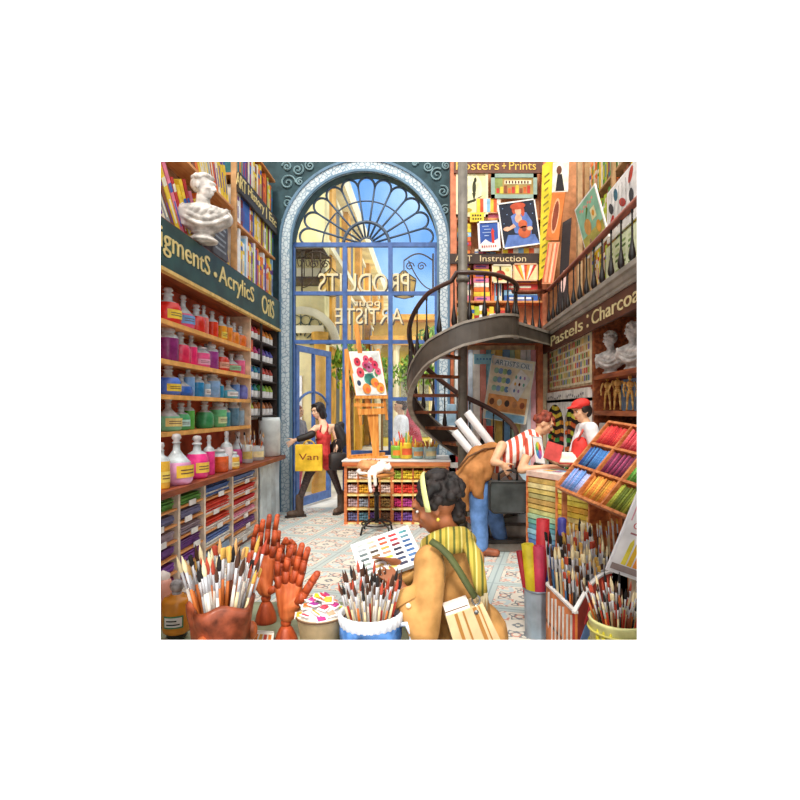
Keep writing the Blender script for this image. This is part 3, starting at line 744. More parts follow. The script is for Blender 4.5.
RC = [[('pink', 'e0406a'), ('crimson', 'd02a3a'), ('orange', 'f0702a'), ('orange', 'f08a30'), ('amber', 'f0a030')], [('red', 'e02a2a'), ('magenta', 'c02a70'), ('purple', '8a2a80'), ('violet', '6a3a98'), ('blue', '4a4aa8')],
      [('blue', '2a6ac0'), ('teal', '1a8a9a'), ('blue', '3a8ad0'), ('red', 'd83a2a'), ('brick red', 'b8402a')], [('blue', '1a6ab0'), ('teal', '1a8a8a'), ('green', '4aa848'), ('green', '6ab83a'), ('lime', 'a8c83a')],
      [('lime', 'b8c83a'), ('brown', 'a8602a'), ('orange', 'd0702a'), ('orange', 'd8803a'), ('brown', '9a5a2a')]]
for r_, row in enumerate(RC):
    for i in range(6):
        nm, c = row[min(i, 4)] if i < 5 else row[4]
        o = cp(tb, (XS-.08, ya+.12+i*(yb2-ya-.2)/5.3, RZ[r_]), (0, 0, 0), 1.0, f'small white paint bottle, {nm} top, {ordw(i)} from left, {OW[r_]} shelf of narrow rack', 'paint bottle', 'small paint bottles in the narrow rack')
        for k in KIDS[o.name]:
            if k.name.startswith('coloured_top'): omat(k, 0, mat(c, .4))
# ---- base cabinet with paper
XB = -2.30
cab = empty('paper_cabinet', (XB-.2, 6, 0), label='brown wooden cabinet with shelves of coloured paper under the left counter', cat='cabinet')
mb = MB().use(wood('9a4a26', '5e2812', 1)); mb.box((XL, yc0, 0), (XL+.03, 7.0, .9)); mb.box((XL, yc0, 0), (XB, 7.0, .05)); mb.build('carcass', cab)
ys = [4.0, 4.75, yl(204, XB), yl(232, XB), yl(257, XB)]
for y in ys[1:]: mb = MB().use(mat('e9d9c4', .7)); mb.box((XL, y-.02, .05), (XB+.01, y+.02, .9)); mb.build('upright', cab)
PC = [[('green', '5aa040'), ('slate', '6a6a90'), ('lilac grey', '9a8a98'), ('purple', '6a3a8a'), ('violet', '7a3aa0'), ('plum', '7a2a60')]]*2+[[('blue', '3a68b0'), ('red', 'd83a20'), ('scarlet', 'e04020'), ('blue', '5a78b8'), ('pale blue', '9ab8d8')], [('denim blue', '5a7ab8'), ('red', 'd02a20'), ('crimson', 'c8202a'), ('pink', 'e89ab8'), ('purple', '7a4a98'), ('white', 'eef0f2')]]
SEC = ['nearest', 'second', 'third', 'far']
for s_ in range(4):
    ya_, yb_ = ys[s_]+.03, ys[s_+1]-.03; n = len(PC[s_]); 
    for i, (nm, c) in enumerate(PC[s_]):
        z1 = .9-(i+1)*.845/n
        mb = MB().use(OAK); mb.box((XL+.03, ya_, z1-.018), (XB+.005, yb_, z1)); mb.build('shelf_board', cab)
        th = (.85/n-.035)*R.uniform(.72, .92)
        q = MB(); m1, m2 = mat(c, .7, .15), mat('f2eee6', .8)
        nl = 7
        for k in range(nl):
            q.use(m1 if k % 2 or s_ < 2 or k > 3 else m2); ox = R.uniform(-.02, .02)
            q.box((XL+.06, ya_+.02+abs(ox), z1+.002+k*th/nl), (XB-.02+ox*.8, yb_-.02-abs(ox)*.5, z1+.002+(k+.96)*th/nl))
        tag(q.build('paper_stack'), f'stack of {nm} paper, {ordw(i)} shelf down in the {SEC[s_]} section of the left cabinet', 'paper stack', 'paper stacks in the left cabinet')
        q = MB().use(mat('fafaf6', .7)); ym = (ya_+yb_)/2+R.uniform(-.1, .1); q.box((XB+.005, ym-.07, z1-.022), (XB+.012, ym+.07, z1+.03)); q.build('price_ticket', cab)
# pale paper hanging at the end of the cabinet
q = MB().use(mat('cfdfe6', .7, .25, 3, bump=.3), True)
V = []; n = 16
for i in range(n+1):
    y = 7.08+(8.05-7.08)*i/n
    for j, z in enumerate((0, .3, .6, .88)): V.append((XB-.02+.03*math.sin(i*1.9)*(1-j*.2), y, z))
fs = [[i*4+j, (i+1)*4+j, (i+1)*4+j+1, i*4+j+1] for i in range(n) for j in range(3)]
q.add(V, fs); q.smooth = False; q.box((XL, 7.06, 0), (XB-.06, 8.06, .89))
tag(q.build('draped_table'), 'pale blue-white draped end of the left counter beside the pilaster', 'draped counter')
# ---- upper level: leaning books, bust, book rows, sign
bs = empty('book_shelf', (-2.65, 5.6, 3.42), label='upper left bookshelf behind the white bust', cat='bookshelf')
mb = MB().use(mat('a87a52', .8)); mb.box((XL, 4.1, 3.42), (XL+.03, 6.7, 5.6)); mb.build('back_panel', bs)
mb = MB().use(OAK); mb.box((XL+.03, 4.1, 4.22), (-2.52, 6.68, 4.25)); mb.build('shelf_board', bs)
mb = MB().use(mat('c89a68', .7)); mb.box((-2.57, 6.71, 3.42), (-2.5, 6.75, 5.7)); mb.build('side_panel', bs)
def tint(c): return c
def book(o, M, t, h, d, ci, band=None, cat='book', label='', group=''):
    """upright book: thickness t along x, height h along y (spine faces +z), depth d behind"""
    q = MB().use(mat(PAL[ci][1], .6, .12, 12))
    q.rect(0, 0, t, h, M, 0, .012); q.rect(0, 0, .004, h, M, -.012, d-.012); q.rect(t-.004, 0, t, h, M, -.012, d-.012)
    q.use(mat('f2ead8', .9)); q.rect(.004, .008, t-.004, h-.008, M, -.012, d-.02)
    if band is not None:
        q.use(mat(PAL[band][1], .6)); y_ = h*R.uniform(.55, .8); q.rect(0, y_, t, y_+h*.12, M, .0015); q.rect(t*.3, h*.15, t*.7, h*.5, M, .0015)
    return tag(q.build('book'), label, cat, group)
for lev, (z0, ystart, nb, hh) in enumerate(((3.43, 5.0, 24, .72), (4.26, 5.35, 18, .78))):
    y = ystart
    for i in range(nb):
        t = R.uniform(.055, .085); ang = math.radians(42-26*max(0,(y-5.0)/1.65)); ci = R.choice([1, 2, 4, 5, 6, 8, 10, 9, 13, 0, 6, 2, 1])
        M = frame((-2.56, y, z0+.003), (0, math.cos(ang), math.sin(ang)), (0, -math.sin(ang), math.cos(ang)))
        h = hh*R.uniform(.75, 1.0)
        if y-h*math.sin(ang) < 4.15: h = (y-4.18)/math.sin(ang)
        book(None, M, t-.004, h, .18, ci, R.choice([2, 6, 7, 4, 12]), label=f'leaning {PAL[ci][0]} book, {ordw(i)} from left on the {["ledge behind the bust","high shelf above the bust"][lev]}', group='leaning books at upper left')
        y += t/math.cos(ang)+.004
        if y > 6.62: break
b3 = empty('book_shelf', (-2.6, 7.6, 3.42), label='tall art book shelf between the bust and the arched window', cat='bookshelf')
mb = MB().use(mat('9a6a40', .8)); mb.box((XL, 6.75, 3.42), (XL+.03, YB-.1, 5.9)); mb.build('back_panel', b3)
RB = [3.43, 4.10, 4.74, 5.35]
for z in RB[1:]: mb = MB().use(OAK); mb.box((XL+.03, 6.76, z-.03), (-2.5, YB-.1, z)); mb.build('shelf_board', b3)
for lev, z0 in enumerate(RB[:3]):
    y = 6.79; i = 0
    hi = (RB[lev+1]-z0-.05)
    while y < YB-.2:
        t = R.uniform(.05, .085); ci = R.choice([1, 2, 2, 6, 7, 6, 1, 0, 3, 4, 8, 13, 11, 14] if lev else [2, 2, 7, 6, 7, 12, 1, 13, 5])
        book(None, FL(-2.52, y, z0+.002), t-.004, hi*R.uniform(.72, 1), .2, ci, R.choice([0, 2, 4, 6, 7, 12]) if R.random() < .7 else None,
             label=f'upright {PAL[ci][0]} art book, {ordw(i)} from left on the {["lowest","middle","upper"][lev]} shelf beside the arch', group='upright art books beside the arch')
        y += t; i += 1
sg = empty('shop_sign', (-2.45, 7.6, 4.5), label='narrow dark sign with gilt words Art History on the left bookshelf', cat='sign')
mb = MB().use(mat('2a1c12', .5)); mb.box((-2.50, 6.72, 4.47), (-2.46, YB-.12, 4.73)); sbd = mb.build('sign_board', sg)
mb = MB().use(GOLD)
for s, p0, p1 in (('ART', 236, 246), ('History', 248, 264), ('| Etc', 266, 276)):
    ya_, yb_ = yl(p0, -2.46), yl(p1, -2.46); mb = MB().use(GOLD); textmb(mb, s, FL(-2.459, ya_, 4.52), yb_-ya_, .17, .006)
    mb.build('lettering', sbd)
# white draped bust on the ledge
PLAS = mat('d9d5cf', .7, .3, 10)
def head(mb, c, f, u, k=1.0):
    """skull, jaw, nose, ears in one frame: f forward, u up"""
    f = Vector(f).normalized(); u = Vector(u).normalized(); r = f.cross(u).normalized(); u = r.cross(f)
    M = Matrix(((r.x, f.x, u.x, c[0]), (r.y, f.y, u.y, c[1]), (r.z, f.z, u.z, c[2]), (0, 0, 0, 1)))
    T0 = mb.T; mb.T = T0 @ M @ Matrix.Scale(k, 4)
    mb.ell((0, -.012, .025), (.074, .094, .09)); mb.ell((0, .022, -.03), (.058, .066, .082)); mb.ell((0, .05, -.088), (.026, .026, .022))
    mb.ell((0, .085, .035), (.045, .016, .018)); mb.cap((0, .088, .015), .010, (0, .108, -.024), .013, 8); mb.ell((0, .1, -.03), (.018, .012, .009))
    mb.ell((0, .082, -.055), (.022, .014, .008)); mb.ell((0, .08, -.067), (.019, .014, .008))
    for s in (-1, 1): mb.ell((s*.075, -.005, -.01), (.01, .02, .032)); mb.ell((s*.035, .062, -.02), (.022, .02, .02))
    mb.T = T0; return M @ Matrix.Scale(k, 4)
def face(root, M, iris='4a3018', lip='b5443c', brow='3a2416', T=None):
    T = T or Matrix()
    q = MB(T @ M).use(mat('e0dad2', .3, 0), True)
    for s in (-1, 1): q.ell((s*.03, .0795, .008), (.011, .0075, .0065), n=10, m=6)
    ey_ = q.build('eyes', root)
    q = MB(T @ M).use(mat(iris, .3, 0), True)
    for s in (-1, 1): q.ell((s*.03, .0855, .008), (.006, .0045, .006), n=8, m=6)
    q.build('irises', ey_)
    q = MB(T @ M).use(mat(brow, .8, 0), True)
    for s in (-1, 1): q.cap((s*.016, .094, .026), .0035, (s*.045, .083, .028), .003, 6)
    q.build('eyebrows', root)
    q = MB(T @ M).use(mat(lip, .5, 0), True); q.ell((0, .0945, -.056), (.018, .006, .0045), n=8, m=6); q.ell((0, .093, -.065), (.016, .006, .005), n=8, m=6); q.build('lips', root)
def bust(c, f, k, label, curls=True, pedestal=.16, seed=1, name='plaster_bust', hf=None, wide=1.0):
    """classical bust; c = bottom centre, f = the way it looks"""
    root = empty(name, c, label=label, cat='bust')
    rr = random.Random(seed); T = Matrix.Translation(c) @ Matrix.Rotation(math.atan2(f[1], f[0])-PI/2, 4, 'Z') @ Matrix.Diagonal((k*wide, k, k, 1))
    p = pedestal
    fa = math.atan2((hf or f)[1], (hf or f)[0])-math.atan2(f[1], f[0]); HR = Matrix.Rotation(fa, 4, 'Z') @ Matrix.Diagonal((1, 1, 1, 1))
    q = MB(T).use(PLAS, True)
    q.ell((0, 0, p+.18), (.23, .13, .13)); q.ell((0, .02, p+.10), (.19, .12, .10)); q.ell((.15, 0, p+.17), (.10, .10, .10)); q.ell((-.15, 0, p+.17), (.10, .10, .10))
    q.cap((0, .0, p+.25), .065, (0, .015, p+.38), .055); q.cyl((0, 0, p-.02), (0, .01, p+.1), .08, .14, 14)
    head(q, (0, .02, p+.47), HR @ Vector((0, 1, -.05)), (0, 0, 1), 1.08)
    for i in range(46 if curls else 30):
        a = rr.uniform(0, 2*PI); e = rr.uniform(.0, 1.4)
        v = Vector((math.cos(a)*math.cos(e)*.078, math.sin(a)*math.cos(e)*.098-.0, math.sin(e)*.1))
        if v.y > .06 and v.z < .05: continue
        v = HR @ v; q.ell((v.x*1.08, v.y*1.08+.025, v.z*1.08+p+.49), rr.uniform(.018, .027), n=8, m=6)
    for i in range(7):     # folds of the cloak
        a = -.9+i*.28; q.tube([(math.sin(a+t*.25)*.2, .10+.035*math.sin(t*1.4), p+.27-t*.055-abs(a)*.03) for t in range(5)], [.016, .02, .022, .018, .012], 7)
    q.tube([(-.2+.4*t/10, .09+.06*math.sin(PI*t/10), p+.24-.13*math.sin(PI*t/10)) for t in range(11)], .022, 8)
    q.tube([(-.21+.42*t/10, .08+.07*math.sin(PI*t/10), p+.18-.13*math.sin(PI*t/10)) for t in range(11)], .022, 8)
    blob(q, 'bust_figure', root, .0073*k, 2)
    q = MB(T).use(PLAS, True); q.lathe([(.12, 0), (.125, .02), (.10, .04), (.075, .07), (.07, .10), (.1, p-.01), (.1, p)], 20); q.build('pedestal', root)
    return root
bust((-2.40, 5.5, 3.425), (.35, -.9), 1.02, 'white marble bust of a curly-haired figure in a cloak on the upper left ledge', seed=3, pedestal=.09, hf=(1, -.12), wide=1.18)
q = MB().use(mat('4a4a50', .6)); q.box((-2.6, 5.86, 3.42), (-2.44, 6.28, 3.84), bev=.01); q.use(mat('8a9098', .6))
for k in range(5): q.rect(.05, .08+k*.065, .36-.05*(k % 2), .105+k*.065, FL(-2.439, 5.86, 3.42), .001)
tag(q.build('slate_board'), 'small dark board with chalky lettering beside the white bust', 'board')
# ================================================================ BACK BOOKCASE (right of the window), Y = 8.45
YK = 8.42
def bx_(px): return (px-CX)*YK/F
def bz_(py): return EYE-(py-CY)*YK/F
bk = empty('book_shelf', (1.1, YK, 2.8), label='tall upper bookcase of prints and art books on the back wall', cat='bookshelf')
mb = MB().use(mat('c98a5a', .8)); mb.box((bx_(451), YB-.03, 2.8), (XR, YB-.001, 5.9)); mb.build('back_panel', bk)
boxes('upright', bk, mat('d9825a', .7), ((bx_(450), YK-.2, 2.75), (bx_(456), YB, 5.9)), ((bx_(540), YK-.2, 2.75), (bx_(544), YB, 5.9)))
for py in (262, 303, 222, 338):
    mb = MB().use(OAK); mb.box((bx_(456), YK-.18, bz_(py)-.03), (bx_(540), YB-.03, bz_(py))); mb.build('shelf_board', bk)
def flatbook(x0, x1, z0, z1, ci, label, group, y0=YK-.16, y1=YB-.05):
    q = MB().use(mat(PAL[ci][1], .6, .12, 12)); M = FB(x0, y0, z0); q.box((0, -.0, -(y1-y0)), (x1-x0, z1-z0, 0), M)
    if R.random() < .6:
        q.use(mat(PAL[R.choice([2, 6, 7, 4, 12])][1], .6)); q.rect((x1-x0)*.15, (z1-z0)*.3, (x1-x0)*.8, (z1-z0)*.7, M, .0015)
    return tag(q.build('book'), label, 'book', group)
SN = {262: 'upper', 303: 'middle', 338: 'lower', 222: 'top'}
# horizontal stacks
for (pa, pb, py, ph, cols, nm) in ((457, 471, 262, 35, [0, 1, 8, 0, 1, 5, 2, 2], 'stack behind the pole'), (472, 489, 303, 36, [9, 2, 1, 6, 9, 1, 2, 9], 'left stack'), (457, 471, 303, 38, [9, 6, 10, 9, 1, 2, 8], 'narrow left stack'),
                                   (502, 536, 303, 33, [4, 5, 0, 1, 1, 2], 'wide stack'), (457, 472, 222, 8, [2, 4], 'low stack'), (476, 500, 222, 8, [9, 0], 'thin stack'), (505, 538, 338, 10, [1, 13, 9], 'bottom stack')):
    z = bz_(py)+.002; H = ph*YK/F/len(cols)
    for i, ci in enumerate(cols):
        flatbook(bx_(pa)+R.uniform(0, .03), bx_(pb)-R.uniform(0, .03), z, z+H*.93, ci, f'{PAL[ci][0]} book lying flat, {ordw(i)} up in the {nm}, back bookcase', 'flat books in the back bookcase'); z += H
for (pa, pb, py, ph) in ((490, 501, 303, 36), (457, 504, 338, 31), (474, 500, 262, 10), (505, 539, 262, 13)):
    x = bx_(pa); i = 0
    while x < bx_(pb)-.04:
        t = R.uniform(.045, .09); ci = R.choice([9, 2, 6, 1, 5, 7, 13, 0, 11, 2, 6]); h = ph*YK/F*R.uniform(.82, 1)
        book(None, FB(x, YK-.15, bz_(py)+.002), t-.004, h, .17, ci, R.choice([2, 7, 4, 0]), label=f'upright {PAL[ci][0]} book, {ordw(i)} from left, {SN[py]} shelf {"right part" if pa == 505 else "left part"}, back bookcase', group='upright books in the back bookcase')
        x += t; i += 1
def signboard(px0, px1, py0, py1, txts, label, col='3a2416', y=YK-.23, tc='f0c24a', name='shop_sign', cat='sign'):
    x0, x1 = (px0-CX)*y/F, (px1-CX)*y/F; z0, z1 = EYE-(py1-CY)*y/F, EYE-(py0-CY)*y/F
    root = empty(name, ((x0+x1)/2, y, z0), label=label, cat=cat)
    q = MB().use(mat(col, .5, .2)); q.box((x0, y, z0), (x1, y+.03, z1)); sbd = q.build('sign_board', root)
    for s, a, b, c, d in txts:
        q = MB().use(mat(tc, .4, .1)); X0, X1 = (a-CX)*y/F, (b-CX)*y/F; textmb(q, s, FB(X0, y-.001, EYE-(d-CY)*y/F), X1-X0, (d-c)*y/F, .006); q.build('lettering', sbd)
    return root
signboard(454, 543, 154, 173, [('Posters', 456, 499, 161.5, 170), ('+', 502, 506, 163, 169), ('Prints', 509, 536, 161.5, 170)], 'brown sign with yellow words about posters and prints at the top of the bookcase', '6a3418')
signboard(450, 541, 253.5, 263.5, [('ART', 455, 472, 255.5, 261.5), ('Instruction', 480, 526, 255.5, 261.5)], 'dark sign with pale words Art Instruction across the back bookcase', tc='e8d0a0')
def picture(px0, py0, px1, py1, Y, draw, label, frame_col='f4efe4', fw=.03, name='framed_print', cat='picture', tilt=0, bg='f3e6a8'):
    x0, x1 = (px0-CX)*Y/F, (px1-CX)*Y/F; z0, z1 = EYE-(py1-CY)*Y/F, EYE-(py0-CY)*Y/F
    c = Vector(((x0+x1)/2, Y, (z0+z1)/2)); M = Matrix.Translation(c) @ Matrix.Rotation(tilt, 4, 'Y') @ frame((0, 0, 0), (1, 0, 0), (0, 0, 1))
    return picM(M, x1-x0, z1-z0, draw, label, frame_col, fw, name, cat, bg)
def picM(M, w_, h_, draw, label, frame_col='f4efe4', fw=.03, name='framed_print', cat='picture', bg='f3e6a8', edge=.012):
    root = empty(name, M @ Vector((0, -h_/2, 0)), label=label, cat=cat)
    q = MB().use(mat(frame_col, .6, .08))
    q.rect(-w_/2, -h_/2, w_/2, h_/2, M, 0, .02)
    if fw:
        for a in ((-w_/2, -h_/2, -w_/2+fw, h_/2), (w_/2-fw, -h_/2, w_/2, h_/2), (-w_/2, h_/2-fw, w_/2, h_/2), (-w_/2, -h_/2, w_/2, -h_/2+fw)): q.rect(*a, M, .012, .012)
    q.build('frame' if fw else 'backing', root)
    q = MB().use(mat(bg, .8, .14, 6)); b = fw or edge
    q.rect(-w_/2+b, -h_/2+b, w_/2-b, h_/2-b, M, .002, 0)
    draw(q, M @ Matrix.Diagonal((w_-2*b, h_-2*b, 1, 1)))      # unit frame -.5 .. .5
    q.build('image', root); return root
L_ = [.003+.0012*i for i in range(40)]
def d_branch(q, M):
    q.use(mat('f8f0c0', .8)); q.disc(0, .1, .38, .36, M, L_[0])
    q.use(mat('3a3a20', .8)); q.poly([(-.45, -.32), (.1, -.2), (.42, -.05), (.1, -.14), (-.4, -.24)], M, L_[1]); q.disc(.08, .12, .07, .16, M, L_[2]); q.disc(.12, .3, .05, .06, M, L_[2]); q.poly([(0, 0), (.08, -.2), (.14, 0)], M, L_[3])
    q.use(mat('b8a030', .8)); q.disc(-.2, -.4, .2, .05, M, L_[3])
picture(456, 169, 488, 217, YK-.2, d_branch, 'cream framed print of a dark bird on a branch, behind the stair pole', 'efe0b8', .04)
def d_sign(q, M):
    q.use(mat('8a9a50', .8)); q.rect(-.5, -.5, -.3, .5, M, L_[0])
    for i in range(9): q.use(mat(['c83a2a', 'e8c23a', '8a4a2a', 'd86a2a'][i % 4], .8)); q.rect(-.46+i*.1, -.42, -.38+i*.1, -.42+.3+.25*((i*7) % 3)/3, M, L_[1])
    q.use(mat('f4e6c0', .8)); q.rect(-.25, .12, .45, .34, M, L_[2])
    q.use(mat('5a2a1a', .8)); 
    for i in range(8): q.rect(-.22+i*.08, .15, -.18+i*.08, .31, M, L_[3])
picture(491, 174, 537, 198.5, YK-.22, d_sign, 'long green-grey framed sign of colourful little figures under the posters sign', '8fa89a', .06, bg='a88a4a')
def d_guitar(q, M):
    q.use(mat('1c2438', .8)); q.rect(-.5, -.5, .5, .5, M, L_[0])
    q.use(mat('8ab0e0', .8))
    for x, y in ((-.4, .4), (-.3, .25), (.4, .42), (.42, .2), (-.42, .05), (.2, .45)): q.disc(x, y, .015, .012, M, L_[1], 6)
    q.use(mat('5a7ac0', .8)); q.poly([(-.5, -.5), (-.35, -.22), (.4, -.28), (.5, -.5)], M, L_[2]); q.poly([(-.15, -.2), (-.2, .2), (0, .28), (.25, .24), (.38, 0), (.3, -.3)], M, L_[3])
    q.use(mat('e8b090', .7)); q.disc(.0, .12, .1, .1, M, L_[4]); q.disc(.02, .3, .09, .12, M, L_[5]); q.disc(-.36, -.08, .1, .05, M, L_[5]); q.poly([(-.4, -.1), (-.15, .02), (-.1, -.06), (-.36, -.14)], M, L_[4])
    q.use(mat('c04a26', .8)); q.disc(.03, .41, .22, .08, M, L_[6]); q.disc(.14, .3, .06, .14, M, L_[4]); q.disc(-.1, .34, .05, .1, M, L_[4])
    q.use(mat('c8561e', .6)); q.disc(.12, -.2, .18, .14, M, L_[7]); q.disc(.1, -.02, .13, .1, M, L_[7])
    q.use(mat('7a2e14', .6)); q.disc(.12, -.14, .06, .05, M, L_[8])
    q.use(mat('e8b090', .7)); q.disc(.28, -.14, .08, .05, M, L_[9])
picture(500, 201, 538, 247, YK-.30, d_guitar, 'tilted dark blue poster of a red-haired woman playing a guitar', 'f6f6f2', .02, 'poster', 'poster', math.radians(-8), '1c2438')
def d_bluep(q, M):
    q.use(mat('f6f2ea', .8)); q.rect(-.5, -.5, .5, -.3, M, L_[0])
    q.use(mat('e8e8f0', .8)); q.poly([(-.5, -.3), (-.2, -.12), (.1, -.26), (.5, -.1), (.5, -.3)], M, L_[1])
    q.use(mat('d8321e', .8)); q.rect(.14, -.28, .28, .18, M, L_[2]); q.poly([(.1, .1), (.32, .16), (.2, .3)], M, L_[3])
    q.use(mat('a8c0e8', .8)); 
    for i in range(4): q.rect(-.35+.1*(i % 2), .36-i*.12, -.0+.1*(i % 3), .39-i*.12, M, L_[2])
    q.use(mat('c8321e', .8)); 
    for i in range(7): q.rect(-.42+i*.12, -.44, -.36+i*.12, -.36, M, L_[3])
picture(478, 221, 500, 251, YK-.26, d_bluep, 'small white-bordered blue poster with a red tower shape', 'f6f2ee', .03, 'poster', 'poster', math.radians(-3), '2f56a8')
def d_tag(q, M):
    q.use(mat('3a2a1a', .8))
    for i in range(4): q.rect(-.4+i*.2, .1, -.26+i*.2, .34, M, L_[0]); q.rect(-.36+i*.2, -.32, -.24+i*.2, -.1, M, L_[0])
picture(470, 212.5, 484, 222, YK-.24, d_tag, 'little yellow shelf card with dark writing beside the stair pole', 'f2d640', 0, 'shelf_card', 'card', 0, 'f2d640')
def d_red(q, M):
    q.use(mat('b8341e', .8)); q.disc(-.1, -.1, .3, .32, M, L_[0]); q.use(mat('3a2a20', .8)); q.rect(-.15, .2, -.05, .45, M, L_[1]); q.use(mat('e8c87a', .8)); q.disc(.3, .25, .12, .12, M, L_[1])
picture(492, 264.5, 512, 283, YK-.24, d_red, 'small cream print of a round red jug below the instruction sign', 'e8dcc0', .02)
def d_fan(q, M):
    for i, c in enumerate(('e86a2a', 'f4c23a', 'f6f0e0', 'e84a2a', 'f0a03a', 'f6f0e0', 'd83a2a')): q.use(mat(c, .8)); q.poly([(-.5+i/7, .5), (-.5+(i+1)/7, .5), (-.12+(i+1)*.035, -.5), (-.12+i*.035, -.5)], M, L_[0])
picture(513, 263.5, 538, 281, YK-.22, d_fan, 'orange and yellow fan-striped print below the instruction sign', 'e8b890', .02)
def d_stripe(q, M):
    for i, c in enumerate(('f6d83a', 'e8502a', 'f6f0e0', '8fc3e6', 'f4c23a', 'e8602a', 'f6f0e0')): q.use(mat(c, .8)); q.rect(-.5+i/7, -.5, -.5+(i+1)/7, .5, M, L_[0])
picture(502, 247.5, 540, 254, YK-.21, d_stripe, 'band of striped paper edges under the guitar poster', 'e8b890', 0, 'striped_paper', 'paper')
picture(476, 198, 501, 213, YK-.21, d_stripe, 'striped red and pink paper block beside the bird print', 'e8b890', 0, 'striped_paper', 'paper')
# ---- lower back wall behind the stair: hanging paper strips and a poster
pr = empty('paper_rack', (1.1, YK, 0), label='tall rack of hanging pastel paper strips behind the spiral stair', cat='rack')
mb = MB().use(mat('ecd9b0', .8)); mb.box((.34, YB-.04, 0), (2.1, YB-.001, 2.75)); mb.build('back_panel', pr)
boxes('post', pr, mat('b8633a', .7), ((bx_(535.5), YK-.15, 0), (bx_(541), YB-.003, 2.7)), ((.33, YK-.1, 0), (.38, YB-.003, 2.7)), ((.33, YK-.15, 2.7), (1.8, YB-.003, 2.75)))
x = .40; i = 0
PS = ['e8f0f4', '8ec8dc', 'f4e28a', 'f6f2e8', '7fb0d8', 'f0b8c0', 'f8e6a0', 'fafaf6', 'e89a8a', 'b8d8c0', 'cfe0f0', 'f2cf6a']
while x < bx_(534):
    t = R.uniform(.06, .12); q = MB().use(mat(PS[(i*5) % 12], .8, .1)); z0 = R.choice([.75, .9, 1.3]); q.box((x, YK-.04+.02*(i % 2), .3), (x+t-.008, YB-.05, 2.62)); q.build('paper_strip', pr); x += t; i += 1
def d_artists(q, M):
    q.use(mat('e8f0f0', .8)); q.rect(-.46, .36, .46, .47, M, L_[0])
    q.use(mat('5a8aa8', .8)); textmb(q, 'ARTISTS OIL', M @ Matrix.Translation((-.42, .375, L_[1])), .84, .08, .001)
    for i in range(12):
        q.use(mat(['9ac8b8', '8ab0d8', 'b8d8a0', '6a9ac8'][i % 4], .8)); q.disc(-.36+(i % 4)*.1, .28-(i//4)*.14, .06, .05, M, L_[1], 8)
    q.use(mat('e8a060', .8)); q.rect(-.46, -.36, .46, -.1, M, L_[0])
    for i in range(5): q.use(mat(['7a4a2a', 'e8d8b8', '4a3a30', 'c88a5a', 'a85a3a'][i], .8)); q.disc(-.36+i*.18, -.22, .06, .055, M, L_[2], 10)
    q.use(mat('8ac0e0', .8)); q.rect(-.46, -.5, .46, -.38, M, L_[0])
    q.use(mat('fafaf8', .8)); q.poly([(-.05, .0), (.2, .36), (.46, .22), (.24, -.16)], M, L_[3])
    for i in range(8): q.use(mat(['7ab8a8', '5a8ac0', 'b89ac8', 'e8b85a', '6a3a2a'][i % 5], .8)); q.disc(.12+(i % 3)*.1, .22-(i//3)*.11, .025, .03, M, L_[4], 8)
picture(487, 358, 531, 422, YK-.2, d_artists, 'tilted poster headed Artists Oil showing colour patches behind the stair rail', 'f8f4ea', .012, 'poster', 'poster', math.radians(9), 'f4e8d0')
def d_blueb(q, M):
    q.use(mat('4a8ac0', .8)); 
    for i in range(5): q.disc(-.35+i*.17, 0, .05, .12, M, L_[0], 8)
picture(474, 354, 494, 364, YK-.2, d_blueb, 'small pale blue label card high on the paper rack', '8fcbe0', 0, 'shelf_card', 'card', 0, '8fcbe0')
# shelf things low behind the stair
for i, (pa, pb, pyb, h_, c, nm) in enumerate(((447, 456, 440, 36, '8fb0c8', 'pale blue'), (487, 494, 448, 22, 'd8321e', 'red'), (495, 510, 470, 24, '7ab0d8', 'sky blue'), (512, 530, 470, 28, 'b8d0e0', 'ice blue'), (449, 461, 468, 14, 'd83a3a', 'scarlet'), (449, 461, 482, 11, 'f0e8e0', 'cream'))):
    y = YK-.3 if pa > 460 else 8.3; q = MB().use(mat(c, .6)); x0, x1 = (pa-CX)*y/F, (pb-CX)*y/F; z0 = EYE-(pyb-CY)*y/F
    q.box((x0, y, 0), (x1, y+.2, z0+h_*y/F), bev=.01); q.use(mat('f6f2ea', .7)); q.rect(.02, z0, x1-x0-.02, z0+h_*y/F*.4, FB(x0, y-.001, 0))
    tag(q.build('cardboard_box'), f'tall {nm} box standing on the floor behind the spiral stair', 'box')

# ================================================================ RIGHT SIDE UNDER THE GALLERY
XQ = 1.92
def yr(px, X): return X*F/(px-CX)
rc = empty('display_cabinet', (XQ+.3, 6.2, 0), label='long brown display cabinet under the gallery on the right wall', cat='cabinet')
RBR = wood('b8683a', '7a3a1c', 1)
YA, YN = yr(593, XQ), 3.6          # division between drawers of pencils and the niches
mb = MB().use(mat('3a2218', .8, .2)); mb.box((XR-.2, YN, 0), (XR, YB, 2.75)); mb.build('back_panel', rc)
for z in (.9, 1.64, 2.05):
    mb = MB().use(RBR); mb.box((XQ, YN, z-.05), (XR-.2, YA, z)); mb.build('shelf_board', rc)
boxes('upright', rc, RBR, ((XQ, YA-.03, 0), (XR-.2, YA+.03, 2.75)), ((XQ-.01, 8.36, 0), (XR, YB, 2.75)))
boxes('case', rc, mat('e8d6b0', .8), ((XQ+.01, YA+.03, 1.92), (XR-.2, 8.36, 2.7)), ((XQ+.01, YA+.03, 0), (XR-.2, 8.36, .25)))
mb = MB().use(RBR); mb.box((XQ-.01, YA+.03, 1.90), (XQ+.03, 8.36, 1.95)); mb.build('rail', rc)
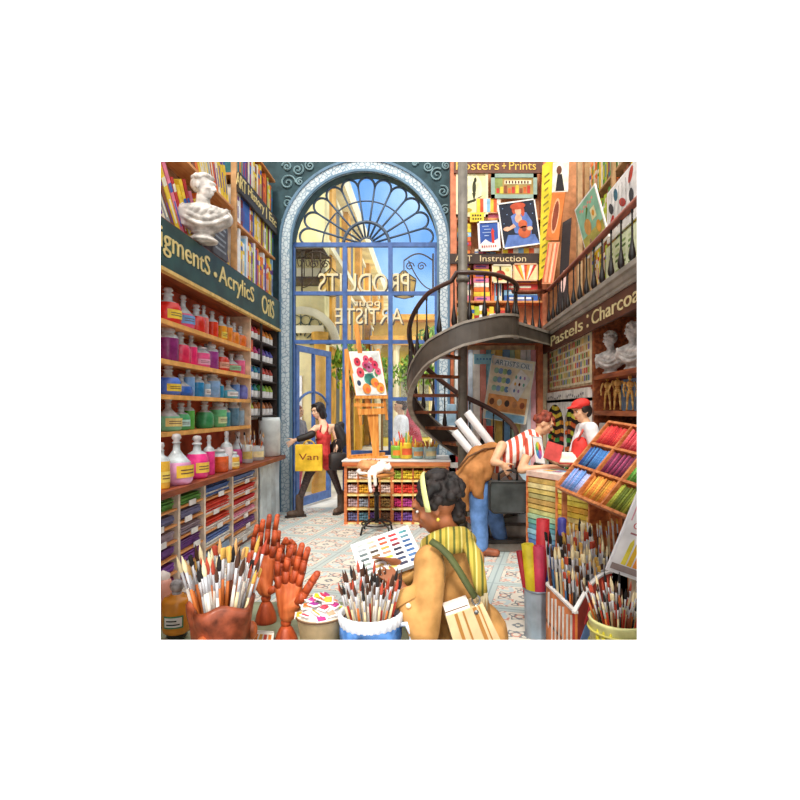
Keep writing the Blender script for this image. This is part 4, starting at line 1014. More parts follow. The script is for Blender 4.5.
# pencil sample chart
q = MB().use(mat('f0e2c0', .8)); M = FR(XQ-.005, 8.33, 1.98); wch = 8.33-YA-.06
q.rect(0, 0, wch, .7, M, 0, .01)
cc = ['d8c040', 'c8a038', 'e8c860', 'b8c850', '7a6ab0', 'c86a3a', 'd8d090', '5a8a4a', 'e0a050', '9a5a2a', '4a8ab0', 'f0d890', 'e8503a']
for i in range(26):
    for j in range(7):
        q.use(mat(cc[(i*3+j*5+(i*j) % 4) % 13] if j < 6 else ['e85a3a', 'e8a08a', 'd8402a'][i % 3], .7)); q.rect(.03+i*(wch-.06)/26, .03+j*.094, .03+(i+.72)*(wch-.06)/26, .03+j*.094+.068, M, .002)
tag(q.build('sample_chart'), 'wide cream chart of small pencil colour samples under the gallery sign', 'chart')
# two arched racks of coloured pencils
def arch_rack(M, wd, ht, label):
    root = empty('pencil_rack', M @ Vector((wd/2, 0, 0)), label=label, cat='rack')
    q = MB().use(mat('f0ece4', .8)); r = wd/2-.015
    q.rect(0, ht-.04, wd, ht+.12, M, .03, .1)
    hp = [(wd/2-r*math.cos(PI*i/14), ht-r*.75+r*.62*math.sin(PI*i/14)) for i in range(15)]
    V = [(x, y, .03) for x, y in hp]+[(x, ht, .03) for x, y in hp]; q.add(V, [[i, i+1, 16+i, 15+i] for i in range(14)], M); q.rect(0, 0, .015, ht, M, .03, .08); q.rect(wd-.015, 0, wd, ht, M, .03, .08)
    q.use(mat('8a8a90', .8))
    for i in range(9): q.rect(wd*.12+i*wd*.085, ht+.02+.02*math.sin(i), wd*.12+(i+.6)*wd*.085, ht+.05+.02*math.sin(i), M, .032)
    q.build('arched_header', root)
    q = MB().use(mat('1e1a1c', .7)); q.rect(.03, 0, wd-.03, ht, M, 0, .03); q.build('backing', root)
    cols = [['d8c83a', 'b8c83a', 'e0d040', 'e0b030'], ['c8c83a', 'e08a2a', 'e8a83a', 'd8602a'], ['4aa848', 'e0702a', '3a9a4a', 'd8502a'], ['6ab83a', 'd85a2a', '8a5ab0', '4ac05a'], ['7a4a9a', 'c8602a', '8a4a9a', '3aa04a'], ['6a4a9a', 'a85a8a', '5a4a90', 'b86ab0']]
    nr = 12; q = MB()
    for j in range(nr):
        z = ht*(.95-j*.078)-.02; half = r*math.sqrt(max(.05, 1-((z-(ht-r*.75))/(r*.62))**2)) if z > ht-r*.75 else r
        c_ = cols[j*6//nr]
        n = 14
        for i in range(n):
            x = wd/2-half+.01+i*(2*half-.03)/n
            if (i+j) % 5 == 4: continue
            zz = z-.02*math.cos((x-wd/2)*9)
            q.use(mat(c_[(i*4//n+j) % 4], .6, .05)); q.rect(x, zz-.045, x+.022, zz+.012, M, .028, .025)
    q.build('coloured_pencils', root)['kind'] = 'stuff'
    return root
ym = (YA+8.36)/2
arch_rack(FR(XQ-.02, 8.34, .30), 8.34-ym-.01, 1.5, 'far arched dark rack of coloured pencils, nearer the back wall')
arch_rack(FR(XQ-.02, ym, .30), ym-YA-.04, 1.5, 'near arched dark rack of coloured pencils, behind the red cap')
# white busts, wooden mannequins and boxes in the niches
q = MB().use(RBR); 
bust((2.03, 5.84, 2.055), (-.55, -.8), .72, 'grey-white plaster bust turned aside in the right niche, the farther one', seed=6, pedestal=.06, hf=(-1, -.12))
bust((2.04, 5.22, 2.055), (-.6, -.75), .72, 'grey-white plaster bust beside the picture edge in the right niche', seed=9, pedestal=.06, hf=(-1, -.1))
MW = wood('f6d080', 'd09a44', 2, 12)
def mannequin(c, h, arm, label, grp='wooden artist mannequins'):
    root = empty('artist_mannequin', c, label=label, cat='mannequin', group=grp); T = Matrix.Translation(c) @ Matrix.Rotation(PI/2+.3, 4, 'Z') @ Matrix.Scale(h, 4)
    T = Matrix.Translation(c) @ Matrix.Rotation(-.45, 4, 'Z') @ Matrix.Scale(h, 4)
    def part(n, f): q = MB(T).use(MW, True); f(q); q.build(n, root)
    part('head', lambda q: (q.ell((0, 0, .93), (.055, .06, .075)), q.cyl((0, 0, .82), (0, 0, .88), .02)))
    part('torso', lambda q: (q.ell((0, 0, .74), (.11, .06, .10)), q.ell((0, 0, .62), (.065, .05, .05)), q.ell((0, 0, .53), (.085, .055, .065))))
    for s in (-1, 1):
        part('leg', lambda q: (q.cap((s*.05, 0, .48), .042, (s*.07, 0, .29), .03, 8), q.ell((s*.07, 0, .27), .03), q.cap((s*.07, 0, .25), .033, (s*.08, 0, .07), .02, 8), q.ell((s*.085, -.02, .035), (.03, .06, .03))))
        part('arm', lambda q: (q.ell((s*.125, 0, .79), .032), q.cap((s*.14, 0, .77), .028, (s*(.18+arm*.05), 0, .62), .022, 8), q.cap((s*(.18+arm*.05), 0, .60), .024, (s*(.15+arm*.14), -.03, .45+arm*.2), .016, 8), q.ell((s*(.15+arm*.14), -.03, .42+arm*.24), (.02, .015, .035))))
    q = MB(T).use(mat('8a5a30', .6), True); q.lathe([(.12, -.01), (.12, .01), (.001, .012)], 16); q.build('base', root)
for px, a, h, lab in ((607.5, .2, .39, 'wooden artist mannequin on the right shelf, farthest'), (617.5, .5, .40, 'wooden artist mannequin on the right shelf, middle one'), (630, 0, .36, 'wooden artist mannequin in front of the blue board, right shelf')):
    mannequin(Vector((XQ+.12, yr(px, XQ+.12), 1.645)), h, a, lab)
q = MB().use(mat('7fb0d8', .6)); q.box((XQ+.25, yr(640, XQ+.25), 1.642), (XQ+.27, yr(621, XQ+.25), 1.99)); tag(q.build('backing_board'), 'pale blue board at the back of the mannequin shelf', 'board')
i = 0; y = YA-.1
while y > 3.9:
    nm, c = [('green', '5aa858'), ('orange', 'e8803a'), ('white', 'f2f2ee'), ('yellow', 'e8c83a'), ('pale blue', '9ac8e0'), ('red', 'd8402a'), ('lime', '9ac83a')][i % 7]; wd = R.uniform(.09, .14)
    q = MB().use(mat('f4f4f0', .6)); q.box((XQ+.04, y-wd, .902), (XQ+.2, y, .902+.6), bev=.006); q.use(mat(c, .6)); q.rect(.01, .3, wd-.01, .5, FR(XQ+.039, y, .902), .001)
    tag(q.build('paint_box'), f'white carton with a {nm} top, {ordw(i)} from the far end below the mannequins', 'carton', 'cartons below the mannequins'); y -= wd+.015; i += 1
# ---- gallery: floor, moulded edge, sign, railing
XG = 1.80; ZG = 2.84
ga = empty('gallery_balcony', (XG+.4, 6, ZG), label='upper gallery balcony with a grey moulded edge along the right wall', cat='balcony')
GREY = mat('9a948a', .6, .15, 4); GREYD = mat('5c564e', .6, .15, 4)
mb = MB().use(mat('8a6a50', .7)); mb.box((XG+.062, 3.3, ZG-.1), (XR-.003, YB-.003, ZG)); mb.build('gallery_deck', ga)
mb = MB().use(GREY)
mb.poly([(XG+.055, 2.785), (XG+.055, 2.95), (XG-.05, 2.95), (XG-.05, 2.90), (XG-.03, 2.885), (XG-.02, 2.84), (XG-.005, 2.83), (XG-.005, 2.80), (XG+.005, 2.785)], frame((0, 3.3, 0), (1, 0, 0), (0, 0, 1)), 0, 5.0); mb.build('moulded_edge', ga)
sg = empty('shop_sign', (XG+.05, 6, 2.42), label='brown fascia sign with pale gilt words about pastels and charcoal', cat='sign')
mb = MB().use(mat('5a2e1c', .5, .25, 3)); mb.box((XG+.02, 3.3, 2.55), (XG+.055, 8.4, 2.783)); sbd = mb.build('sign_board', sg)
mb = MB().use(mat('f2e2a8', .4, .1))
for s, p0, p1 in (('Pastels', 551, 583), (':', 587, 588.5), ('Charcoal', 592, 643)):
    ya_, yb_ = yr(p0, XG+.018), yr(p1, XG+.018); mb = MB().use(mat('f2e2a8', .4, .1)); textmb(mb, s, FR(XG+.019, ya_, 2.60), ya_-yb_, .15, .008); mb.build('lettering', sbd)
IRON = mat('3a3430', .45, .15, 4); BLK = mat('1c1614', .35, .15); RAILW = wood('9a5a48', '6a3628', 1)
def baluster(q, x, y, z0, z1):
    h = z1-z0
    q.lathe([(.012, 0), (.022, .02*h), (.014, .05*h), (.03, .09*h), (.036, .16*h), (.026, .27*h), (.011, .45*h), (.008, .9*h), (.013, .93*h), (.013, h)], 8, Matrix.Translation((x, y, z0)))
gr_ = empty('gallery_railing', (XG, 6, 2.87), label='gallery railing with a reddish handrail and black turned balusters', cat='railing')
mb = MB().use(RAILW, True); mb.tube([(XG, 3.4, 3.47), (XG, 7.85, 3.47), (1.74, 7.95, 3.46), (1.5, 7.72, 3.40), (1.2, 7.28, 3.30), (1.14, 7.08, 3.27)], .035, 10); mb.build('handrail', gr_)
y = 3.55
while y < 7.9:
    mb = MB().use(BLK, True); baluster(mb, XG, y, 2.95, 3.45); mb.build('baluster', gr_); y += .27
for x, y in ((1.22, 7.31), (1.38, 7.54), (1.53, 7.75), (1.66, 7.88)): mb = MB().use(BLK, True); baluster(mb, x, y, 2.80, 3.26+.06*(x-1.2)/.25*.9); mb.build('baluster', gr_)
# landing between stair and gallery
# ---- upper right bookcase on the gallery
ub = empty('book_shelf', (2.55, 7, ZG), label='tall upper bookcase on the gallery, full of leaning books', cat='bookshelf')
mb = MB().use(mat('a8845a', .8)); mb.box((XR-.04, 4.4, ZG), (XR, 8.46, 5.9)); mb.build('back_panel', ub)
for z in (3.5, 4.15, 4.85): mb = MB().use(mat('b89468', .7)); mb.box((2.46, 4.4, z-.03), (XR-.04, 8.2, z)); mb.build('shelf_board', ub)
boxes('upright', ub, mat('b08a5a', .7), ((2.42, 8.12, ZG), (2.50, 8.2, 5.9)), ((2.42, 6.9, ZG), (2.47, 6.96, 5.9)))
for lev, z0 in enumerate((ZG+.005, 3.505, 4.155, 4.855)):
    y = 8.08; i = 0
    while y > 5.7:
        t = R.uniform(.05, .09); ci = R.choice([[2, 5, 7, 6, 0, 1], [6, 13, 8, 10, 2], [3, 2, 1, 13, 6, 8], [1, 13, 2, 3, 11, 6, 8]][lev]); hh = .6*R.uniform(.78, .98)
        book(None, FR(2.48, y, z0), t-.004, hh, .2, ci, R.choice([0, 2, 6, 7, 4]), label=f'upright {PAL[ci][0]} book, {ordw(i)} from the far end, {["lowest","second","third","highest"][lev]} gallery shelf', group='books on the gallery shelves')
        y -= t; i += 1
# things standing at the corner of the gallery
def slab(pts, label, name, cat, col, draw=None, border='f4f0e4', th=.02):
    """flat sheet from four corners (tl, tr, br, bl)"""
    tl, tr, br, bl_ = [Vector(p) for p in pts]
    c = (tl+tr+br+bl_)/4; x = ((tr-tl)+(br-bl_))/2; y = ((tl-bl_)+(tr-br))/2; z = x.cross(y).normalized()
    M = Matrix(((x.x, y.x, z.x, c.x), (x.y, y.y, z.y, c.y), (x.z, y.z, z.z, c.z), (0, 0, 0, 1)))
    return picM(M, 1, 1, draw or (lambda q, M: None), label, border, 0, name, cat, col, edge=.035)
def d_vase(q, M):
    q.use(mat('e8a08a', .8)); 
    for i in range(7): q.disc(-.3+.1*i, .38-.04*(i % 2), .05, .03, M, L_[0], 8)
    q.use(mat('b8b050', .8)); q.rect(-.5, -.5, .5, -.15, M, L_[0]); q.use(mat('3a9aa0', .8)); q.rect(-.3, -.5, .2, -.34, M, L_[1])
    q.use(mat('d89a4a', .8)); q.disc(-.15, -.02, .16, .16, M, L_[2]); q.use(mat('f4e8b0', .8)); q.rect(.1, .0, .32, .22, M, L_[2]); q.use(mat('e8a030', .8)); q.disc(.21, .11, .06, .06, M, L_[3]); q.disc(.3, -.2, .1, .12, M, L_[3]); q.use(mat('5a8a3a', .8)); q.poly([(-.2, .1), (.0, .34), (.05, .28)], M, L_[4])
PO = slab([W(572, 206, 7.0), W(597, 188, 6.4), W(606, 232, 6.3), W(590, 263, 6.9)], 'diamond-tilted green still-life poster leaning behind the gallery rail', 'poster', 'poster', '8fc8a8', d_vase, 'f4f4ec')
q = MB().use(mat('8a6a4a', .7)); v_ = W(590, 232, 6.75); q.box((v_.x-.01, 6.7, ZG), (v_.x+.01, 6.73, v_.z-.1)); q.build('prop_leg', PO)
def d_leaf(q, M):
    for i, (x, y, c, a) in enumerate(((-.2, .3, '2a6a80', .3), (.32, .36, 'c8402a', -.3), (.05, .0, 'b83a30', .8), (-.32, -.2, 'c83028', -.2), (.2, -.28, '2a5a70', .9), (.35, -.05, '3a3a40', .2), (-.35, .1, '3a3a40', .5))):
        q.use(mat(c, .8)); q.disc(x, y, .15, .07, M, L_[i], 10, a=a+PI/2)
    q.use(mat('4a4a4a', .8)); 
    for i in range(6): q.poly([(-.4+i*.15, -.42), (-.39+i*.15, -.42), (-.3+i*.12, .4), (-.31+i*.12, .4)], M, L_[8])
Yh, Yl = yr(608, 2.40), yr(639, 2.40)
def rslab(px0, px1, z0, z1, X, *a, **k):
    ya_, yb_ = yr(px0, X), yr(px1, X); return slab([(X, ya_, z1), (X, yb_, z1), (X, yb_, z0), (X, ya_, z0)], *a, **k)
def zat(py, px, X): return EYE-(py-CY)*yr(px, X)/F
rslab(607, 638, zat(232, 620, 2.4), zat(178, 620, 2.4), 2.40, 'white sheet printed with red and blue leaves hung on the gallery shelves', 'poster', 'poster', 'f0eeec', d_leaf, 'fafafa')
def d_chart(q, M):
    for j in range(9):
        for i in range(4): q.use(mat(['5a7a3a', '8aa860', 'c8d8a0'][(i+j) % 3], .8)); q.rect(-.4+i*.21, -.42+j*.1, -.4+i*.21+.13, -.42+j*.1+.05, M, L_[0])
rslab(606, 639, zat(292, 620, 2.38), zat(236, 620, 2.38), 2.38, 'pale green chart of small marks behind the gallery balusters', 'wall_chart', 'chart', 'dce6c0', d_chart, 'd0dcb0')
def d_yel(q, M):
    q.use(mat('8a7a1a', .8))
    for j in range(14): q.rect(-.3+.05*(j % 3), -.45+j*.065, .3-.04*(j % 4), -.43+j*.065, M, L_[0])
slab([W(541, 161, 8.1), W(554, 161, 8.0), W(548, 268, 8.0), W(540, 285, 8.1)], 'tall yellow printed banner at the gallery corner', 'banner', 'banner', 'e8d028', d_yel, 'e8d028')
slab([W(552, 192, 7.9), W(566, 192, 7.8), W(558, 240, 7.8), W(546, 240, 7.9)], 'orange box lid with an oval label above the gallery corner', 'box_lid', 'box', 'd8762a', lambda q, M: (q.use(mat('f0a878', .8)), q.disc(0, 0, .3, .4, M, L_[0], 16), q.use(mat('8a3a1a', .8)), q.disc(0, 0, .22, .34, M, L_[1], 16)), 'd8762a')
slab([W(548, 242, 7.85), W(560, 242, 7.8), W(553, 284, 7.8), W(542, 284, 7.85)], 'striped pink and orange paper roll end below the oval-labelled box', 'striped_paper', 'paper', 'e89a6a', lambda q, M: [(q.use(mat(c, .8)), q.rect(-.5+i/5, -.5, -.4+i/5, .5, M, L_[0])) for i, c in enumerate(('d8502a', 'e8b08a', 'c8602a', 'f0d0b0', 'e05a4a'))], 'd98a5a')
def d_fig(q, M):
    q.use(mat('f0ead8', .8)); q.rect(-.5, -.5, .5, .5, M, L_[0]); q.use(mat('6a3a24', .8)); q.disc(-.1, .25, .18, .16, M, L_[1]); q.use(mat('1e1a1a', .8)); q.poly([(-.3, -.5), (-.2, .1), (.1, .1), (.3, -.5)], M, L_[2])
slab([W(553, 163, 8.0), W(569, 161, 7.9), W(568, 192, 7.9), W(552, 192, 8.0)], 'cream poster with a dark-haired figure at the top of the gallery corner', 'poster', 'poster', 'f0ead8', d_fig, 'f6f2e6')
slab([W(563, 225, 7.95), W(571, 215, 7.9), W(566, 324, 7.9), W(556, 324, 7.95)], 'tall black and pink board at the gallery corner', 'display_board', 'board', '2a2022', lambda q, M: (q.use(mat('f0c8c0', .8)), q.disc(0, -.1, .3, .12, M, L_[0])), '2a2022')
q = MB().use(mat('b8946a', .7)); q.box((bx_(567)-.03, 7.7, ZG), (bx_(567)+.04, 7.78, 5.9)); tag(q.build('wooden_post'), 'pale brown wooden post rising from the gallery corner', 'post')
# ================================================================ SPIRAL STAIR
SX, SY, SR = .44, 7.0, .72
st = empty('spiral_staircase', (SX, SY, 0), label='dark iron spiral staircase with wooden treads around a grey pole', cat='staircase')
mb = MB().use(mat('6e685e', .5, .15), True); mb.cyl((SX, SY, 0), (SX, SY, 5.8), .065, n=14)
for z in (.02, 1.2, 2.75, 3.4): mb.lathe([(.065, -.04), (.09, -.02), (.09, .02), (.065, .04)], 14, Matrix.Translation((SX, SY, z)))
mb.build('center_pole', st)
A0, A1 = -20, -432
ZT = [(-432, .14), (-360, .62), (-270, 1.14), (-180, 1.93), (-130, 2.42), (-95, 2.62), (-55, 2.75), (-20, 2.80)]
def zh(a):
    a = max(A1, min(A0, a))
    for (a_, z_), (b_, y_) in zip(ZT, ZT[1:]):
        if a <= b_: return z_+(y_-z_)*(a-a_)/(b_-a_)
    return 2.80
def P_(a, r, z): a = math.radians(a); return Vector((SX+r*math.cos(a), SY+r*math.sin(a), z))
nT = 16; step = (A0-A1)/nT
TRW = wood('9a5a34', '5a2e18', 0, 6)
for i in range(nT):
    a = A0-step*(i+1); z = zh(a+step/2)
    q = MB().use(TRW); n = 4; V = []
    for zz in (z-.04, z):
        for k in range(n+1): V.append(P_(a-2+(step+6)*k/n, SR-.02, zz))
        for k in range(n+1): V.append(P_(a-2+(step+6)*(n-k)/n, .05, zz))
    m_ = 2*(n+1); q.add(V, [list(range(m_-1, -1, -1)), list(range(m_, 2*m_))]+[[k, (k+1) % m_, m_+(k+1) % m_, m_+k] for k in range(m_)])
    q.build('tread', st)
# outer stringer band
def band(q, r0, r1, a0, a1, zlo, zhi, n=60):
    V = []; fs = []
    for i in range(n+1):
        a = a0+(a1-a0)*i/n
        for r, z in ((r0, zlo(a)), (r1, zlo(a)), (r1, zhi(a)), (r0, zhi(a))): V.append(P_(a, r, z))
    for i in range(n):
        for k in range(4): k2 = (k+1) % 4; fs.append([i*4+k, i*4+k2, i*4+4+k2, i*4+4+k])
    fs += [[3, 2, 1, 0], [n*4, n*4+1, n*4+2, n*4+3]]
    q.add(V, fs)
q = MB().use(mat('4e4740', .4, .2, 3)); band(q, SR-.03, SR+.02, A0+12, A1, lambda a: zh(a)-.19, lambda a: zh(a)+.07)
q.use(mat('8f877c', .4)); band(q, SR-.04, SR+.035, A0+12, A1, lambda a: zh(a)+.06, lambda a: zh(a)+.09); band(q, SR-.04, SR+.03, A0+12, A1, lambda a: zh(a)-.21, lambda a: zh(a)-.18)
q.build('stringer', st)
def rz(a): return zh(min(a, A0))+(.64 if a > -100 else .64+.1*min(1, (-100-a)/80)) if a < -104 else 3.31-.04*max(0, min(1, (a+60)/50))
q = MB().use(mat('4a3028', .35, .2, 4), True)
q.tube([P_(a, SR, rz(a)) for a in [8+(A1-8)*i/90 for i in range(91)]], .034, 9, flat=(1.1, .8)); q.build('handrail', st)
a = 3
while a > A1+10:
    q = MB().use(BLK, True); b = P_(a, SR, 0); baluster(q, b.x, b.y, zh(min(a, A0))+.05, rz(a)-.02); q.build('baluster', st); a -= 15
q = MB().use(GREYD); V = []; n = 10
for zz in (2.72, 2.80):
    for k in range(n+1): V.append(P_(-20+110*k/n, SR+.02, zz))
    for k in range(n+1): V.append(P_(90-110*k/n, .06, zz))
m_ = 2*(n+1); q.add(V, [list(range(m_-1, -1, -1)), list(range(m_, 2*m_))]+[[k, (k+1) % m_, m_+(k+1) % m_, m_+k] for k in range(m_)])
q.build('landing', st)
q = MB().use(GREYD); q.poly([(1.10, 6.85), (XG+.03, 7.88), (XG+.03, 8.3), (.75, 8.2), (.55, 7.7), (1.05, 7.3)], Matrix.Translation((0, 0, 2.80)), 0, .09)
M = frame((1.10, 6.84, 2.62), (XG-1.07, 1.03, 0), (0, 0, 1)); q.use(mat('4e4740', .4)); q.rect(0, 0, 1.24, .2, M, .01, .03); q.use(mat('8f877c', .4)); q.rect(0, .17, 1.24, .21, M, .02, .02); q.rect(0, 0, 1.24, .02, M, .02, .02); q.build('landing_bridge', st)
q = MB().use(mat('8a837a', .5)); 
q.box((.62, 6.05, 0), (1.30, 6.75, .10), bev=.01); q.use(mat('3a3632', .4)); q.box((.61, 6.04, .10), (1.31, 6.76, .14)); q.use(mat('8a837a', .5)); q.box((.72, 6.2, .14), (1.32, 6.85, .27)); q.use(mat('3a3632', .4)); q.box((.71, 6.19, .27), (1.33, 6.86, .31)); q.build('base_step', st)
q = MB().use(mat('5a534a', .45), True); q.cyl((1.30, 6.30, 0), (1.30, 6.30, .95), .035, n=10); q.ell((1.30, 6.30, .98), .05); q.build('newel_post', st)
# ================================================================ COUNTER OF PIGMENTS, EASEL, CAT
HZ = .93
PX0, PX1, PY0, PY1 = -1.24, .27, 7.50, 8.32
pc = empty('pigment_counter', ((PX0+PX1)/2, PY0, 0), label='wooden counter with small cubbyholes of coloured pigments under the window', cat='counter')
ORW = wood('e08a52', 'b85a2c', 0)
mb = MB().use(mat('e9e6e4', .4, .1, 5)); mb.box((PX0-.03, PY0-.04, HZ-.03), (PX1+.03, PY1, HZ), bev=.008); mb.build('white_top', pc)
mb = MB().use(ORW); mb.box((PX0-.02, PY0-.03, HZ-.09), (PX1+.02, PY1, HZ-.03)); mb.build('top_rail', pc)
mb = MB().use(mat('a85a34', .8)); mb.box((PX0, PY0+.32, .0), (PX1, PY1, HZ-.09)); mb.build('carcass', pc)
boxes('side_panel', pc, ORW, ((PX0, PY0, 0), (PX0+.04, PY0+.32, HZ-.09)), ((PX1-.04, PY0, 0), (PX1, PY0+.32, HZ-.09)), (((PX0+PX1)/2-.08, PY0, 0), ((PX0+PX1)/2-.04, PY0+.32, HZ-.09)))
NC, NR_ = 9, 4
rh = (HZ-.09-.03)/NR_
for j in range(NR_+1): mb = MB().use(ORW if j == 0 else mat('f0c070', .7)); mb.box((PX0+.04, PY0+.005, .03+j*rh-.028), (PX1-.04, PY0+.32, .03+j*rh)) ; mb.build('shelf_board', pc)
cw = (PX1-PX0-.08)/NC
boxes('divider', pc, ORW, *[((PX0+.04+i*cw-.008, PY0+.01, .0), (PX0+.04+i*cw+.008, PY0+.32, HZ-.09)) for i in range(1, NC)])
PGC = [['6a6a98', '5a8aa0', '7a5ab0', '8a6a50', '8a4ab0', '7a50a8', '9a3a90', '7a4aa0', '5a4a98'], ['b8a0a8', 'a0a8b8', 'e8b030', 'c0a060', 'd82a80', 'b83a98', 'c83a90', '8a4ab0', 'a03a80'],
       ['e0c8c8', 'e8b020', 'e8a8a0', 'e8d0c8', 'e83a30', 'e8402a', 'd83a3a', 'e0405a', 'c83a70'], ['e8e0dc', 'e8d8d0', 'f0e0c0', 'c8b85a', 'a8c040', 'f0d030', 'f0c830', 'f08a2a', 'f0502a']]
PN = [['indigo', 'slate', 'violet', 'umber', 'purple', 'mauve', 'plum', 'lavender', 'dark violet'], ['grey pink', 'grey', 'ochre', 'tan', 'magenta', 'orchid', 'rose', 'purple', 'wine'],
      ['pale pink', 'gold', 'salmon', 'shell', 'red', 'scarlet', 'crimson', 'cherry', 'raspberry'], ['white', 'cream', 'buff', 'olive', 'lime', 'yellow', 'golden', 'orange', 'vermilion']]
pgp = None
q = MB(Matrix.Translation((0, 0, -56))); q.use(mat('888888', .7), True)
rp = random.Random(5)
for k in range(3):
    for i in range(4): q.ell((-.052+i*.035, rp.uniform(-.01, .01), .02+k*.042+rp.uniform(-.004, .004)), (.021, .03, .024), n=8, m=6)
pgp = q.build('pigment_sacks')
for j in range(NR_):
    for i in range(NC):
        x = PX0+.04+(i+.5)*cw
        o = cp(pgp, (x, PY0+.07, .03+j*rh+.002), (0, 0, 0), (cw/.16, 1, rh/.2)); o['label'] = f'heap of small {PN[j][i]} pigment packets, {ordw(i)} cubby from left, {["lowest","second lowest","third","top"][j]} row'
        o['category'] = 'pigments'; o['group'] = 'pigment heaps in the counter cubbyholes'; omat(o, 0, mat(PGC[j][i], .7, .25, 30))
    for i in range(0, NC): q = MB().use(mat('fbe6a0', .7)); x = PX0+.04+i*cw; q.box((x+.02, PY0-.003, .03+j*rh-.026), (x+cw-.02, PY0+.004, .03+j*rh-.002)); q.build('price_ticket', pc)
pgp['drop'] = 1
# easel with flower painting, standing on the counter
EW = wood('f0a850', 'c87828', 2, 10)
ey = 7.92
ea = empty('artist_easel', W(370, 452, ey), label='tall orange wooden easel standing on the pigment counter', cat='easel')
def E(px, py, dy=0): return W(px, py, ey+dy)
def bar(a, b, w_, d_, name, m=EW, par=None):
    a, b = Vector(a), Vector(b); L = (b-a).length; dr = (b-a).normalized(); x = Vector((1, 0, 0)) if abs(dr.x) < .9 else Vector((0, 0, 1)); M = frame(a, dr.cross(Vector((0, 1, 0))) if abs(dr.y) < .9 else x, dr)
    q = MB().use(m); q.rect(-w_/2, 0, w_/2, L, M, d_/2, d_); return q.build(name, par or ea)
zb = HZ+.002
def Eb(px, dy): v = W(px, 450, ey+dy); v.z = zb; return v
bar(Eb(376, 0), E(356, 325, 0), .07, .05, 'mast')
bar(Eb(349, -.1), E(346.5, 350, -.02), .06, .04, 'leg'); bar(Eb(351, -.1), E(347, 351, -.05), .001, .001, 'leg') if 0 else None
bar(E(346, 349, -.03), E(358, 397, -.05), .05, .03, 'support'); bar(E(378, 349, .02), E(386, 397, -.02), .05, .03, 'support')
bar(E(355, 397, -.06), E(388, 397, -.06), .05, .05, 'painting_ledge'); bar(E(354, 405, -.04), E(386, 405, -.04), .05, .03, 'crossbar'); bar(E(358, 412, -.04), E(386, 411, -.04), .09, .03, 'crossbar')
bar(E(357, 397, -.04), E(361, 425, -.02), .04, .03, 'support'); bar(E(384, 397, -.04), E(387, 420, -.02), .04, .03, 'support')
bar(Eb(348, -.25), Eb(388, -.12), .06, .05, 'foot'); bar(Eb(350, -.28)+Vector((0, 0, .03)), Eb(384, .25)+Vector((0, 0, .03)), .05, .05, 'foot')
bar(E(375, 412, .0), Eb(376, 0), .10, .06, 'center_post')
def d_flowers(q, M):
    q.use(mat('d8dcd8', .8)); q.poly([(.2, .5), (.5, .5), (.5, -.1), (.3, .1)], M, L_[0])
    q.use(mat('4aa898', .7)); q.poly([(-.12, -.02), (.18, 0), (.16, -.28), (-.08, -.28)], M, L_[1]); q.disc(.04, -.15, .2, .15, M, L_[1])
    q.use(mat('5a8a5a', .8))
    for x, y in ((-.2, .05), (.2, .12), (-.05, .1), (.3, .0)): q.disc(x, y, .1, .06, M, L_[2], 8, a=x*5)
    for x, y, r, c in ((-.3, .28, .12, 'd82a4a'), (-.25, .02, .14, 'e04a5a'), (.02, .34, .11, 'd84a6a'), (.08, .14, .14, 'b85a8a'), (-.05, .2, .1, 'c83a6a'), (.3, .2, .12, 'd8305a'), (.38, .04, .1, 'e05a7a'), (.2, .32, .08, 'e84a5a')):
        q.use(mat(c, .8)); q.disc(x, y, r, r*.9, M, L_[4+int(r*20)], 10); q.use(mat('6a1a3a', .8)); q.disc(x, y, r*.3, r*.25, M, L_[9], 8)
    q.use(mat('f6f2ea', .8)); q.disc(.1, -.42, .4, .1, M, L_[3], 16); q.disc(-.34, -.24, .15, .12, M, L_[3])
    q.use(mat('2a3a5a', .8)); q.disc(-.36, -.24, .07, .07, M, L_[4])
    for x, y, r, c in ((.2, -.24, .14, 'f0902a'), (-.12, -.38, .15, 'f08a2a'), (.36, -.36, .15, 'f4a83a')): q.use(mat(c, .7)); q.disc(x, y, r, r*.85, M, L_[10]); q.use(mat('e8602a', .7)); q.disc(x+.03, y-.03, r*.45, r*.4, M, L_[11])
slab([E(349, 351.5, -.02), E(379, 351, -.02), E(387, 395, -.09), E(356, 395.5, -.09)], 'canvas of red flowers in a green vase with oranges on the easel', 'canvas_painting', 'painting', 'f4f0e8', d_flowers, 'fafaf6')
# jars of flowers and pencils on the counter
def jar_plants(px, Y, r, h, label, stems, cols, matl, lab, spread=.5):
    c = Vector(((px-CX)*Y/F, Y, HZ+.002)); root = glass_jar(c, r, h, label, matl, lab, 'brush_jar', 'jar')
    for i in range(stems):
        a = i*2.4; rr = r*.6*math.sqrt((i+.5)/stems); b = c+Vector((rr*math.cos(a)*.6, rr*math.sin(a)*.6, .02)); d = Vector((math.cos(a)*rr/r*spread, math.sin(a)*rr/r*spread, 1)).normalized(); L = R.uniform(h*1.25, h*1.75)
        nm, cc = cols[i % len(cols)]; q = MB().use(mat(cc, .6), True); q.cyl(b, b+d*L*.93, .011, n=6); q.use(mat('e8c890', .7)); q.cyl(b+d*L*.93, b+d*L, .011, .002, 6)
        tag(q.build('coloured_pencil'), f'{nm} pencil standing in the {label.split(" on ")[0][:60]}', 'pencil', 'pencils in the jars on the pigment counter')
PCO = [('yellow', 'f0c83a'), ('orange', 'ee8a2a'), ('red', 'd83a2a'), ('green', '6aa83a'), ('brown', 'a8642a')]
jar_plants(396.5, 7.75, .085, .19, 'green paint jar on the pigment counter', 7, PCO, mat('8ac83a', .4), 'f08a2a')
